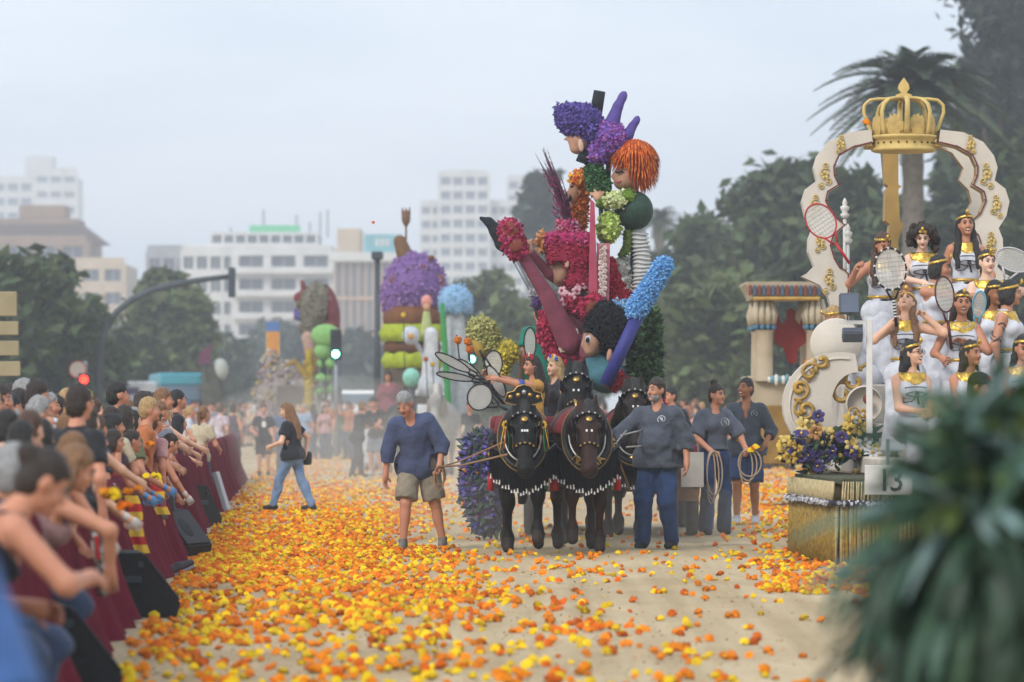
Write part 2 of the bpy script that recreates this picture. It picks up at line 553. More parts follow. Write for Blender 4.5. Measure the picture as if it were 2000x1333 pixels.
def person(label, loc, face=180, h=1.72, skn='tan', sex='m', build=1.0, belly=0.0,
           lean=0, side=0, twist=0, pelvis=None, head=(0, 0, 0), rh=None, lh=None, re=(.6, -.7, -.4), le=(-.6, -.7, -.4),
           rf=(.11, .02, 0), lf=(-.11, -.02, 0), kn=(0, 1, 0), rkn=None, lkn=None, rcurl=.5, lcurl=.5, rpn=None, lpn=None,
           hair=('short', 'dark'), top=None, bottom=None, shoes='#2a2624', vox=.0135, smile=False, beard=None, group=None, legs=True,
           name='person', extras=()):
    """one posed figure. Local frame: x = own right, y = forward, z = up, sizes for a 1.75 m body. Returns (object, info)"""
    sc = h / 1.75
    fem = sex == 'f'
    pv = A(pelvis if pelvis is not None else (0, 0, .93))
    # torso frame
    up = A(rotm(-lean, side, 0) @ A(0, 0, 1))
    fw = A(rotm(0, 0, twist) @ A(0, 1, 0)); fw = unit(fw - up * float(fw @ up))
    T = basis(fw, up); T[:, 2] = up; rt = T[:, 0]
    fwp = unit(A(0, 1, 0) * .6 + A(rotm(0, 0, twist * .4) @ A(0, 1, 0)) * .4); upp = unit(up * .5 + A(0, 0, 1) * .5)
    Pm = basis(fwp - upp * float(fwp @ upp), upp); Pm[:, 2] = unit(upp)
    b = build
    nb = pv + up * .52
    sw = (.15 if fem else .172) * (1 + (b - 1) * .5)
    sR, sL = nb - up * .075 + rt * sw, nb - up * .075 - rt * sw
    hw = .092
    hR, hL = pv + Pm[:, 0] * hw - upp * .02, pv - Pm[:, 0] * hw - upp * .02
    hy, hp, hr = head
    # head yaw + = to own left, pitch + = down, roll + = towards own right
    Hm = np.array(Matrix.Rotation(R(hy), 3, 'Z') @ Matrix.Rotation(R(-hp), 3, 'X') @ Matrix.Rotation(R(hr), 3, 'Y'), np.float32)
    HS = 1.02 if fem else 1.05
    hb = nb + unit(up * .7 + A(0, 0, .3) + Hm[:, 1] * .25) * .06
    hc = hb + Hm @ A(0, .022, .125)
    H = lambda x, y, z: hc + Hm @ A(x, y, z) * HS
    if rh is None: rh = pv + A(.25, .03, -.06)
    if lh is None: lh = pv + A(-.25, .03, -.06)
    eR, wR = ik(sR, A(rh), .285, .25, re)
    eL, wL = ik(sL, A(lh), .285, .25, le)
    aR, aL = A(rf) + A(0, 0, .085), A(lf) + A(0, 0, .085)
    kR, aR = ik(hR, aR, .43, .415, rkn or kn)
    kL, aL = ik(hL, aL, .43, .415, lkn or kn)
    tor = [('e', pv + upp * .0, (.158 * b, .118 * b, .125), Pm), ('e', pv + up * .17, ((.125 if fem else .142) * b, .10 * b, .14), T),
           ('e', pv + up * .345, ((.142 if fem else .162) * b, .11 * b, .155), T), ('c', sR - rt * .035, sL + rt * .035, .062 * b, .062 * b),
           ('c', nb - up * .06, nb + up * .01, .085 * b, .058)]
    if fem:
        for s_ in (-1, 1): tor.append(('e', pv + up * .345 + rt * .072 * s_ + T[:, 1] * .085, (.068, .062, .068), T))
    if belly: tor.append(('e', pv + up * .15 + T[:, 1] * .075, (.15 + belly * .3, .11 + belly, .17), T))
    gl = [('e', (hR * .55 + hL * .45) - Pm[:, 1] * .055 + A(.04, 0, -.04), (.09 * b, .085 * b, .1), Pm), ('e', (hL * .55 + hR * .45) - Pm[:, 1] * .055 + A(-.04, 0, -.04), (.09 * b, .085 * b, .1), Pm)]
    arm = lambda s_, e, w: [('c', s_, e, .051 * b, .041 * b), ('c', e, w, .041 * b, .027)]
    leg = lambda hp_, k_, a_: [('c', hp_, k_, .086 * b, .056 * b), ('c', k_, a_, .054 * b, .038), ('e', k_ * .68 + a_ * .32 - A(0, .018, 0), (.05 * b, .055 * b, .12), None)]
    def put(S, L, inf=0, m=0):
        for q in L:
            if q[0] == 'c': S.cap(q[1], q[2], q[3], q[4], m, inf)
            else: S.ell(q[1], q[2], q[3], m, inf)
    S = Sdf()
    put(S, tor); put(S, arm(sR, eR, wR)); put(S, arm(sL, eL, wL))
    if legs:
        put(S, gl); put(S, leg(hR, kR, aR)); put(S, leg(hL, kL, aL))
        for a_, k_ in ((aR, kR), (aL, kL)):
            fd = unit(A(*( (kn if rkn is None else kn)[:2]), 0) if abs(kn[0]) + abs(kn[1]) > .1 else A(0, 1, 0))
            S.cap(a_ - A(0, 0, .035) - fd * .03, a_ - A(0, 0, .05) + fd * .14, .04, .03)
    S.cap(nb - up * .02, hb + Hm @ A(0, .0, .05), .055 * (.9 if fem else 1.05), .05)
    # head
    S.ell(H(0, -.012, .02), (.074, .092, .098), Hm)
    S.ell(H(0, .022, -.05), (.056, .062, .066), Hm)
    S.cap(H(0, .085, .0), H(0, .102, -.028), .011, .015)
    S.ell(H(0, .075, -.095), (.024, .02, .018), Hm)
    for s_ in (-1, 1):
        S.ell(H(.074 * s_, -.012, -.012), (.012, .02, .031), Hm)
        S.ell(H(.03 * s_, .062, -.035), (.026, .022, .022), Hm)
        S.nell(H(.031 * s_, .096, .004), (.018, .012, .012), Hm)
    # palms
    E = PB()
    for s_, e_, w_, cu, pn in ((1, eR, wR, rcurl, rpn), (-1, eL, wL, lcurl, lpn)):
        d = unit(w_ - e_)
        pnn = A(pn) if pn is not None else A(-.8 * s_, .5, -.3)
        pnn = unit(pnn - d * float(pnn @ d)); sd = np.cross(d, pnn)
        S.ell(w_ + d * .045, (.016, .048, .042), np.stack([pnn, d, sd], 1))
        S.cap(w_ - d * .02, w_ + d * .03, .025, .024)
        if vox < .02: finger_set(E, w_, d, pnn, s_, cu, .25, 0)
    # features
    for s_ in (-1, 1):
        E.ball(H(.031 * s_, .0825, .004), (.0145, .007, .0062), 1, 6, 4, Hm)
        E.ball(H(.031 * s_, .0895, .004), (.0085, .004, .0068), 2, 6, 4, Hm)
        E.tube([H(.012 * s_, .092, .022), H(.031 * s_, .092, .03), H(.05 * s_, .078, .024)], [.0045, .0055, .003], 4, 3)
        if fem: E.tube([H(.014 * s_, .0885, .011), H(.031 * s_, .091, .0145), H(.048 * s_, .081, .009)], [.002, .003, .002], 4, 2)
    if smile:
        E.ball(H(0, .083, -.064), (.025, .008, .0125), 2, 8, 4, Hm)
        E.ball(H(0, .0875, -.060), (.021, .006, .006), 5, 8, 4, Hm)
    E.tube([H(-.026, .076, -.056 if smile else -.06), H(0, .0875, -.052 if smile else -.058), H(.026, .076, -.056 if smile else -.06)], [.003, .0055, .003], 5, 4)
    E.tube([H(-.024, .077, -.064), H(0, .0875, -.078 if smile else -.068), H(.024, .077, -.064)], [.003, .006, .003], 5, 4)
    ob = sdf_obj(name, S, [skin(skn), EYEW, EYEM, hairm(hair[1]) if hair[1] in HAIRC else EYEM, LIP, TEETH], vox, None, .028, extra=E, scale=sc)
    ob.location = loc
    ob.rotation_euler = (0, 0, R(face))
    tag(ob, label, 'person', group)
    I = dict(H=H, Hm=Hm, nb=nb, pv=pv, up=up, T=T, rt=rt, sR=sR, sL=sL, eR=eR, eL=eL, wR=wR, wL=wL, aR=aR, aL=aL, kR=kR, kL=kL, sc=sc, tor=tor, put=put, arm=arm, leg=leg, gl=gl, b=b, vox=vox, hR=hR, hL=hL, Pm=Pm, hc=hc, fem=fem)
    make_hair(ob, I, *hair)
    if beard:
        B = Sdf()
        B.ell(H(0, .026, -.065), (.062, .066, .06), Hm).nell(H(0, .09, -.01), (.06, .05, .045), Hm).nell(H(0, .09, -.066), (.022, .03, .007), Hm).nell(H(0, -.04, .02), (.085, .09, .09), Hm)
        B.cap(H(-.03, .084, -.054), H(.03, .084, -.054), .008)
        sdf_obj('beard', B, hairm(beard), min(vox, .012), ob, .01, .003, .03, scale=sc)
    if top: make_top(ob, I, **top)
    if bottom and legs: make_bottom(ob, I, **bottom)
    if shoes and legs:
        for a_ in (aR, aL):
            Z = Sdf()
            Z.cap(a_ - A(0, .035, .04), a_ + A(0, .05, -.045), .047, .044).cap(a_ + A(0, .05, -.045), a_ + A(0, .155, -.052), .044, .036).cap(a_ - A(0, .01, .02), a_ + A(0, 0, .03), .046, .05)
            Z.slab(a_, (0, 0, 1), -.086, .04)
            sdf_obj('shoe', Z, mat('shoe_' + shoes, shoes, .6, .12, 12, .2), max(.012, vox * .9), ob, .02, scale=sc)
    return ob, I

def cuff(S, e, d, r):
    d = unit(d); B = basis(d, A(.13, .31, .94)) if abs(d[2]) < .9 else basis(d, A(.1, 1, 0))
    S.nbox(e + d * r, (1.5 * r, r, 1.5 * r), .004, B)

def make_hair(ob, I, style, col):
    if style == 'bald': return
    H, Hm, nb, up, T, rt = I['H'], I['Hm'], I['nb'], I['up'], I['T'], I['rt']
    S = Sdf()
    m = hairm(col)
    front = {'short': .058, 'bob': .05, 'long': .058, 'bun': .062, 'pony': .062, 'curly': .05, 'fringe': .085, 'receding': .04, 'straight': .06}.get(style, .06)
    S.ell(H(0, -.018, .032), (.082, .098, .1), Hm)
    S.ell(H(0, -.05, -.02), (.076, .066, .09), Hm)
    for s_ in (-1, 1): S.nell(H(.05 * s_, .09, -.05), (.05, .075, .11), Hm)
    S.nell(H(0, .115, -.02), (.075, .08, .09 if front < .08 else .07), Hm)
    wob, wl, k = (.007 if style in ('short', 'receding') else .005), .028, .02
    back = -T[:, 1]
    if style == 'bun': S.ell(H(0, -.115, .055), (.05, .048, .045), Hm)
    if style == 'topbun': S.ell(H(0, -.05, .145), (.042, .045, .04), Hm)
    if style == 'receding':
        S.nell(H(0, .06, .12), (.06, .075, .05), Hm)
    if style == 'bob':
        for s_ in (-1, 1): S.ell(H(.062 * s_, -.03, -.045), (.035, .06, .085), Hm)
        S.ell(H(0, -.07, -.05), (.075, .045, .085), Hm)
    if style in ('long', 'straight'):
        for s_ in (-1, 1):
            S.cap(H(.066 * s_, -.03, .03), H(.07 * s_, -.03, -.1), .03, .036)
            S.cap(H(.07 * s_, -.03, -.1), nb + rt * .105 * s_ + T[:, 1] * (.12 if style == 'long' else -.05) - up * .13, .036, .04)
            if style == 'long': S.cap(nb + rt * .105 * s_ + T[:, 1] * .12 - up * .13, nb + rt * .1 * s_ + T[:, 1] * .175 - up * .26, .04, .022)
        S.cap(H(0, -.07, 0), nb + back * .1 - up * .06, .07, .075)
        S.cap(nb + back * .1 - up * .06, nb + back * .125 - up * .27, .075, .06)
        wob, wl = .006, .035
    if style == 'curly':
        for j in range(34):
            a = j * 2.4; z = .09 - j * .0075; r = .095 + .045 * min(1, j / 14)
            x, y = r * math.cos(a), r * math.sin(a) - .03
            if y > .035 and z < .06: continue
            S.ell(H(x, y, z), (.04, .04, .045), Hm)
        wob, wl = .011, .035
    if style in ('pony', 'highpony'):
        z0 = .06 if style == 'highpony' else .03
        S.cap(H(0, -.1, z0), H(0, -.15, z0 - .02), .025, .035)
        S.cap(H(0, -.15, z0 - .02), H(0, -.135, -.17), .036, .02)
    sdf_obj('hair', S, m, min(.013, I['vox']), ob, k, wob, wl, seed=len(ob.name) + int(abs(ob.location.x) * 100), scale=I['sc'])

def make_top(ob, I, col='#666666', sleeve='short', inf=.016, hem=.0, vneck=0.0, name='shirt', m=None, wob=.006, tank=False, strap=False, loose=0.0, cut_low=None, mtl=None):
    S = Sdf(); b = I['b']; up, T, pv, nb, rt = I['up'], I['T'], I['pv'], I['nb'], I['rt']
    m = mtl or cloth(name + col, col)
    if strap:    # low-cut strappy top: body of the garment under the shoulder blades, two straps
        I['put'](S, I['tor'][:3] + I['tor'][5:7], inf)
        S.slab(pv, up, -.12, .37)
        o = sdf_obj(name, S, m, I['vox'], ob, .03, scale=I['sc'])
        St = PB()
        for s_ in (-1, 1):
            a = pv + up * .36 + rt * .085 * s_ - T[:, 1] * .105; c = nb - up * .02 + rt * .1 * s_; e = pv + up * .36 + rt * .085 * s_ + T[:, 1] * .105
            St.tube([a, a * .5 + c * .5 - T[:, 1] * .055 + up * .02, c + up * .03, c * .5 + e * .5 + T[:, 1] * .055 + up * .02, e], .014, 5, flat=.4)
        for v_ in St.v: v_ *= I['sc']
        St.build('strap', m, ob, True)
        return
    L = [q for q in I['tor'][:4]] + I['tor'][5:]
    I['put'](S, L[1:], inf)
    I['put'](S, L[:1], inf + .014)
    S.cap(nb - up * .06, nb - up * .03, .085 * b + inf, .062 + inf)
    if loose: S.cap(pv + up * (-.06), pv + up * .3, .12 * b + loose, .12 * b + loose * .5)
    if cut_low is None: S.cap(pv + rt * .075 - up * .03, pv - rt * .075 - up * .03, (.125 + .03 * (loose > 0)) * b + inf, (.125 + .03 * (loose > 0)) * b + inf)
    if hem: S.ell(pv - up * hem * .5, (.17 * b + inf, .13 * b + inf, .1 + hem), I['Pm'])
    f = {'none': 0, 'cap': .25, 'short': .62, 'half': .95, 'three': 1.45, 'long': 1.95}[sleeve]
    for s_, e_, w_ in ((I['sR'], I['eR'], I['wR']), (I['sL'], I['eL'], I['wL'])):
        if f > 0:
            e2 = s_ + (e_ - s_) * min(1, f)
            S.cap(s_, e2, .052 * b + inf * 1.2, .046 * b + inf * (1.6 if f <= 1 else 1.1))
            if f > 1:
                e3 = e_ + (w_ - e_) * (f - 1)
                S.cap(e_, e3, .044 * b + inf * 1.1, .034 * b + inf * 1.3); cuff(S, e3, w_ - e_, .075)
            else: cuff(S, e2, e_ - s_, .09)
    if tank:
        for s_ in (-1, 1): S.nell((I['sR'] if s_ > 0 else I['sL']) + rt * .055 * s_ - up * .02, (.085, .14, .12), T)
    S.nell(nb + T[:, 1] * .075 + up * .03, (.062, .07, .07 + vneck * .2), T)
    if vneck:
        S.ncap(nb + T[:, 1] * .12, nb + T[:, 1] * .16 - up * vneck, .05, .012)
    S.slab(pv, up, cut_low if cut_low is not None else -.10 - hem, 2)
    sdf_obj(name, S, m, I['vox'], ob, .035, wob * .75, .13, seed=int(abs(ob.location.x) * 91), scale=I['sc'])

def make_bottom(ob, I, col='#223344', kind='jeans', inf=.014, m=None, length=1.0, name=None, mtl=None):
    S = Sdf(); b = I['b']; m = mtl or cloth('b' + col, col, rough=.9)
    pv, Pm = I['pv'], I['Pm']
    S.ell(pv - Pm[:, 2] * .01, (.16 * b + inf, .122 * b + inf, .12), Pm)
    I['put'](S, I['gl'], inf)
    S.slab(pv, Pm[:, 2], -9, .085)
    if kind == 'jeans':
        for h_, k_, a_ in ((I['hR'], I['kR'], I['aR']), (I['hL'], I['kL'], I['aL'])):
            S.cap(h_, k_, .088 * b + inf, .06 * b + inf); S.cap(k_, a_ + (k_ - a_) * .02, .058 * b + inf, (.05 if length <= 1 else .075) * b + inf); S.ell(k_ * .68 + a_ * .32 - A(0, .018, 0), (.052 * b + inf, .057 * b + inf, .13), None); S.slab(A(0, 0, min(I['aR'][2], I['aL'][2])), (0, 0, 1), -.06, 9)
    elif kind == 'shorts':
        for h_, k_ in ((I['hR'], I['kR']), (I['hL'], I['kL'])):
            e3 = h_ + (k_ - h_) * .92 * length
            S.cap(h_, e3, .09 * b + inf, .08 * b + inf * 1.6); cuff(S, e3, k_ - h_, .12)
    elif kind in ('skirt', 'dress'):
        f = (I['aR'] + I['aL']) / 2
        e = pv + (f - pv) * length
        for h_, k_, a_ in ((I['hR'], I['kR'], I['aR']), (I['hL'], I['kL'], I['aL'])):
            S.cap(h_, k_, .11 * b, .095 * b); S.cap(k_, k_ + (a_ - k_) * length, .095 * b, .11)
        if pv[2] > .75: S.cap(pv - Pm[:, 2] * .1, e, .165 * b, .19 + .06 * length)
        if pv[2] > .75: S.clip.append(('s', e, unit(pv - e), .0, 9))
    sdf_obj(name or ('shorts' if kind == 'shorts' else 'skirt' if kind in ('skirt', 'dress') else 'trousers'), S, m, I['vox'] * 1.05, ob, .03 if kind != 'shorts' else .02, .0035 if kind in ('skirt', 'dress') else .006, .1, seed=3 + int(abs(ob.location.y) * 31), scale=I['sc'])
# ------------------------------------------------------------------ ground
def sand_material():
    m = bpy.data.materials.new('sandy_ground'); m.use_nodes = True
    n, l = m.node_tree.nodes, m.node_tree.links
    b = n['Principled BSDF']; b.inputs['Roughness'].default_value = .95; b.inputs['Specular IOR Level'].default_value = .15
    t = n.new('ShaderNodeTexCoord')
    def noise(sc, det, vec=None, rough=.55):
        z = n.new('ShaderNodeTexNoise'); z.inputs['Scale'].default_value = sc; z.inputs['Detail'].default_value = det; z.inputs['Roughness'].default_value = rough
        l.new(vec or t.outputs['Object'], z.inputs['Vector']); return z.outputs['Fac']
    def ramp(f, p0, c0, p1, c1):
        r = n.new('ShaderNodeValToRGB'); r.color_ramp.elements[0].position = p0; r.color_ramp.elements[1].position = p1
        r.color_ramp.elements[0].color = (*c0, 1); r.color_ramp.elements[1].color = (*c1, 1); l.new(f, r.inputs['Fac']); return r.outputs['Color']
    def mul(a, c, f=1.0):
        x = n.new('ShaderNodeMixRGB'); x.blend_type = 'MULTIPLY'; x.inputs[0].default_value = f; l.new(a, x.inputs[1]); l.new(c, x.inputs[2]); return x.outputs['Color']
    rot = n.new('ShaderNodeMapping'); rot.inputs['Rotation'].default_value = (0, 0, R(-2.9)); rot.inputs['Scale'].default_value = (2.6, .07, 1)
    l.new(t.outputs['Object'], rot.inputs['Vector'])
    tracks = noise(1.6, 3, rot.outputs['Vector'])
    base = ramp(noise(.35, 6), .3, lin('#c2ac8a'), .75, lin('#e2cfac'))
    a = mul(base, ramp(noise(9, 6, None, .7), .25, (.8, .77, .72), .65, (1, 1, 1)), .8)
    a = mul(a, ramp(tracks, .34, (.74, .71, .66), .6, (1, 1, 1)), .7)
    a = mul(a, ramp(noise(70, 4, None, .7), .3, (.62, .57, .5), .55, (1, 1, 1)), .55)
    l.new(a, b.inputs['Base Color'])
    bp = n.new('ShaderNodeBump'); bp.inputs['Strength'].default_value = .7; bp.inputs['Distance'].default_value = .05
    l.new(noise(26, 6, None, .7), bp.inputs['Height']); l.new(bp.outputs['Normal'], b.inputs['Normal'])
    return m
def street(u, d):
    """ground point u metres right of the street line through the camera foot, at depth d"""
    return Vector((u + (592 - CX) / FPX * d, d, 0))
def bumps(x, y):
    return .018 * np.sin(x * 1.9 + .6 * np.sin(y * .35)) * np.sin(y * .55 + 1) + .012 * np.sin(x * 4.3 + y * .21) + .006 * np.sin(y * 2.3 + x * 3)
xs = np.concatenate([[-1500, -300, -60, -20], np.arange(-14, 14.01, .4), [20, 60, 300, 1500]])
ys = np.concatenate([[-40, 0, 5], np.arange(8, 70, .45), np.arange(70, 160, 3), [180, 240, 400, 800, 1600, 3500]])
gx, gy = np.meshgrid(xs, ys)
fade = np.clip((150 - gy) / 60, 0, 1) * (np.abs(gx) < 14.2)
gz = bumps(gx, gy) * fade
gv = np.stack([gx, gy, gz], -1).reshape(-1, 3)
W = len(xs)
gq = np.array([(j * W + i, j * W + i + 1, (j + 1) * W + i + 1, (j + 1) * W + i) for j in range(len(ys) - 1) for i in range(W - 1)])
link('ground', mk_mesh('ground', gv, gq, sand_material()), kind='structure')

# ------------------------------------------------------------------ trees
LEAF = attr_mat('leaf_mixed', .6, trans=.25)
BARK = mat('bark', '#4a3f33', .9, .3, 5, .8, 14)
def leaf_quads(c, s, rg, up=.35):
    n = len(c)
    nn = rg.normal(size=(n, 3)); nn[:, 2] = np.abs(nn[:, 2]) + up; nn /= np.linalg.norm(nn, axis=1)[:, None]
    u = np.cross(nn, rg.normal(size=(n, 3))); u /= np.maximum(np.linalg.norm(u, axis=1), 1e-6)[:, None]
    w = np.cross(nn, u); s = np.asarray(s).reshape(-1, 1)
    v = np.stack([c - u * s, c - w * s * .5 + nn * s * .1, c + u * s, c + w * s * .5 + nn * s * .1], 1).reshape(-1, 3)
    return v, np.arange(4 * n).reshape(-1, 4)
def tree(name, label, px, top, halfw, d, col, n=5200, leaf=.34, low=.18, seed=0, group=None, shape='round', clumps=26):
    """broadleaf or conifer: tapered trunk with limbs, leaf-sized faces spread through uneven clumps"""
    rg = np.random.default_rng(seed + 100)
    s = FPX / d; Hh = CAM_H + (HY - top) / s; w = halfw / s
    base = at(px, HY, d); base.z = 0
    e = empty(name, base, 0, label, 'tree', group)
    z0 = Hh * low
    P = PB()
    P.tube([(0, 0, -.2), (.04 * w, 0, Hh * .2), (-.03 * w, .05 * w, Hh * .45), (.03 * w, 0, Hh * .75)], [Hh * .035, Hh * .026, Hh * .02, Hh * .006], 8)
    for j in range(7):
        a = rg.uniform(0, 6.28); zz = rg.uniform(.3, .6) * Hh; r = w * rg.uniform(.45, .8)
        P.tube([(0, 0, zz * .8), (r * .5 * math.cos(a), r * .5 * math.sin(a), zz), (r * math.cos(a), r * math.sin(a), zz + .18 * Hh)], [Hh * .013, Hh * .009, Hh * .003], 5)
    P.build('trunk', BARK, e, True)
    cs, ls, tn = [], [], []
    c0 = np.array(lin(col))
    for j in range(clumps):
        dv = rg.normal(size=3); dv /= np.linalg.norm(dv); rad = rg.uniform(.25, 1) ** .45
        if shape == 'cone':
            t = rg.uniform(0, 1) ** 1.15; rr = w * (1 - t) ** .8; cr = .09 * w + .24 * rr
            z = z0 + (Hh - z0) * t - cr * .5; r = max(0, rr - cr) * rad; a = rg.uniform(0, 6.28)
        else:
            cr = w * rg.uniform(.24, .40); zb = Hh * .5 if shape == 'umbrella' else z0
            hz = (Hh - zb) / 2; z = (zb + Hh) / 2 + dv[2] * rad * max(.1, hz - cr * .8)
            r = math.hypot(dv[0], dv[1]) * rad * max(.1, w - cr); a = math.atan2(dv[1], dv[0])
        k = int(n / clumps)
        dv = rg.normal(size=(k, 3)); dv /= np.linalg.norm(dv, axis=1)[:, None]
        p = dv * (rg.uniform(.3, 1.15, (k, 1)) ** .6 * (1 + .25 * np.sin(dv[:, :1] * 7 + dv[:, 2:] * 5 + j))) * np.array([cr, cr, cr * .78])
        p *= np.where(rg.uniform(size=(k, 1)) < .16, 1.32, 1)
        p += np.array([r * math.cos(a), r * math.sin(a), z])
        cs.append(p); ls.append(leaf * rg.uniform(.5, 1.35, k)); tn.append(c0 * rg.uniform(.7, 1.3) * rg.uniform(.75, 1.3, (k, 1)) * (1 + rg.normal(size=(k, 3)) * .05))
    v, q = leaf_quads(np.concatenate(cs), np.concatenate(ls), rg)
    link('crown', mk_mesh('crown', v, q, LEAF, None, False, np.clip(np.concatenate(tn), 0, 1)), e)
    return e
G1, G2, G3, G4 = '#445332', '#5d683f', '#3f4c40', '#52604a'
TREES = [  # name, label, px, top, halfwidth, depth, colour, shape
    ('broadleaf_tree', 'large dark green tree behind the beige direction boards', 55, 478, 150, 150, G1, 'round'),
    ('broadleaf_tree', 'dark round tree between the direction boards and the curved lamp post', 165, 560, 95, 165, G1, 'round'),
    ('broadleaf_tree', 'hazy olive green tree beneath the curved lamp arm', 330, 515, 105, 215, G2, 'round'),
    ('broadleaf_tree', 'low dusty tree behind the parked white van', 250, 620, 90, 200, G1, 'round'),
    ('broadleaf_tree', 'small hazy tree behind the teal and white bus', 440, 640, 70, 300, G4, 'round'),
    ('broadleaf_tree', 'hazy grey green tree at the end of the street below the white curved office', 560, 625, 110, 400, G3, 'round'),
    ('broadleaf_tree', 'blue green hazy tree behind the feathered bird float', 690, 640, 90, 380, G3, 'round'),
    ('broadleaf_tree', 'rounded green tree to the right of the purple ice cream float', 945, 488, 95, 230, G2, 'round'),
    ('pine_tree', 'tall dark pine standing beside the white tower block', 1062, 322, 62, 300, G3, 'umbrella'),
    ('broadleaf_tree', 'grey green tree behind the raised pink leg of the flower float', 1010, 560, 105, 200, G2, 'round'),
    ('broadleaf_tree', 'dark tree hidden behind the middle of the flower float', 1140, 470, 120, 240, G4, 'round'),
    ('broadleaf_tree', 'tree filling the gap right of the light blue tube of the flower float', 1330, 460, 140, 210, G4, 'round'),
    ('broadleaf_tree', 'broad rounded tree left of the tallest grove tree', 1400, 395, 150, 190, G1, 'round'),
    ('broadleaf_tree', 'tallest broad grove tree, above the small temple roof', 1535, 288, 185, 180, G1, 'round'),
    ('broadleaf_tree', 'low olive green tree beside the temple float', 1420, 520, 165, 160, G2, 'round'),
    ('broadleaf_tree', 'leafy tree seen through the left half of the white arch', 1680, 330, 130, 165, G1, 'round'),
    ('broadleaf_tree', 'green tree behind the temple columns', 1575, 470, 130, 150, G1, 'round'),
    ('broadleaf_tree', 'dense tree seen through the right half of the white arch', 1850, 300, 130, 170, G1, 'round'),
    ('broadleaf_tree', 'dense tree right of the white arch', 1985, 245, 120, 150, G1, 'round'),
    ('broadleaf_tree', 'low shaded tree behind the costumed women', 1760, 450, 130, 140, G1, 'round'),
    ('cypress_tree', 'very tall dark evergreen rising above the palm', 1955, -110, 165, 190, '#2c3a2c', 'round'),
    ('cypress_tree', 'dark evergreen directly beside the tall one above the palm', 2010, -60, 150, 186, '#2a372a', 'round'),
    ('cypress_tree', 'lower dark evergreen between the palm fronds and the tall one', 1900, 60, 95, 194, '#2f3d2f', 'round'),
]
for i, (nm, lb, px, tp, hw, d, c, shp) in enumerate(TREES):
    big = hw > 100
    tree(nm, lb, px, tp, hw, d, c, 12000 if shp == 'cone' else 9500 if big else 6000, (.16 + d * .0009) * (1.25 if big else 1), .06, i, None, shp, 64 if big else 40)

def palm(label, px, top, crown_r, d, n=34, col='#4d5a45', seed=0):
    rg = np.random.default_rng(seed); s = FPX / d
    Hh = CAM_H + (HY - top) / s; L = crown_r / s
    b = at(px, HY, d); b.z = 0
    e = empty('palm_tree', b, 0, label, 'palm tree')
    P = PB(); zt = Hh - L * .35
    P.tube([(0, 0, -.2)] + [(0, 0, zt * k / 24) for k in range(1, 25)], [.42] + [.30 + .03 * (k % 2) for k in range(1, 22)] + [.36, .42, .3], 10)
    P.build('trunk', mat('palm_bark', '#6d655b', .9, .3, 5, .8, 20), e, True)
    lm = attr_mat('palm_leaf', .5, trans=.15)
    for j in range(n):
        a = j * 2.39996 + rg.uniform(-.2, .2); el = R(75 - 100 * (j / n) ** .8)
        h = np.array([math.cos(a), math.sin(a), 0]); l2 = L * rg.uniform(.85, 1.1)
        ts = np.linspace(0, 1, 12)
        mid = np.array([h * (math.cos(el) * t + .25 * t * t) * l2 * .8 + np.array([0, 0, (math.sin(el) * t - .62 * t ** 2.2) * l2 * .8]) for t in ts])
        v, q, tt = [], [], []
        K = 42
        for k in range(K):
            t = .08 + .92 * k / K; f = t * 11; i0 = min(10, int(f)); p = mid[i0] + (mid[i0 + 1] - mid[i0]) * (f - i0)
            tg = unit(mid[i0 + 1] - mid[i0]); sd = unit(np.cross(tg, [0, 0, 1])); up = np.cross(sd, tg)
            ll = l2 * .2 * math.sin(math.pi * min(1, .25 + .75 * t)) + .08
            for sg in (-1, 1):
                dr = unit(sd * sg * .8 + tg * .75 + up * .25 + rg.normal(size=3) * .06)
                w = np.cross(dr, up) * .03 * L / 3
                i1 = len(v); v += [p - w, p + w, p + dr * ll * .6 + w * .8, p + dr * ll - np.array([0, 0, ll * .12]), p + dr * ll * .6 - w * .8]
                q += [(i1, i1 + 1, i1 + 2, i1 + 4)]; tt.append((i1 + 4, i1 + 2, i1 + 3))
        nv = len(v); P2 = PB(); P2.tube(mid, np.linspace(.05, .012, 12), 4)
        v = np.array(v + list(P2.v[0])) + [0, 0, zt]
        q = np.concatenate([np.array(q), np.array(P2.q[0]) + nv]); tt = np.array(tt)
        c0 = np.array(lin(col)) * rg.uniform(.7, 1.25)
        link('frond', mk_mesh('frond', v, [q, tt], lm, None, False, np.tile(c0, (len(q) + len(tt), 1))), e)
palm('tall date palm rising behind the gold crown', 1783, 100, 215, 120, 58, seed=2)
palm('small distant palm beside the orange haired figure', 1288, 405, 75, 260, 26, seed=5)

# ------------------------------------------------------------------ buildings
def facade(e, w, h, y, x0, floors, bays, wallm, glass, frame, z0=0, z1=None, band=.45, depth=.35, skip=()):
    """front wall built as sills and piers with recessed windows: one child window (frame and pane) per opening"""
    z1 = h if z1 is None else z1
    fh = (z1 - z0) / floors; bw = w / bays
    P = PB()
    for f in range(floors + 1): P.box((x0 + w / 2, y, z0 + f * fh), (w / 2, depth, fh * band / 2))
    for b in range(bays + 1): P.box((x0 + b * bw, y + .01, (z0 + z1) / 2), (bw * .12, depth - .02, (z1 - z0) / 2))
    P.build('wall', wallm, e)
    Q = PB(); ph = fh * (1 - band) / 2; pw = bw * .38
    Q.box((0, 0, 0), (pw, .06, ph), m=0)
    for sx in (-1, 0, 1): Q.box((sx * pw * .97, -.08, 0), (.09, .06, ph), m=1)
    me = Q.mesh('window', [glass, frame])
    for f in range(floors):
        for b in range(bays):
            if (f, b) in skip: continue
            link('window', me, e, (x0 + (b + .5) * bw, y + depth * .5, z0 + (f + .5) * fh))
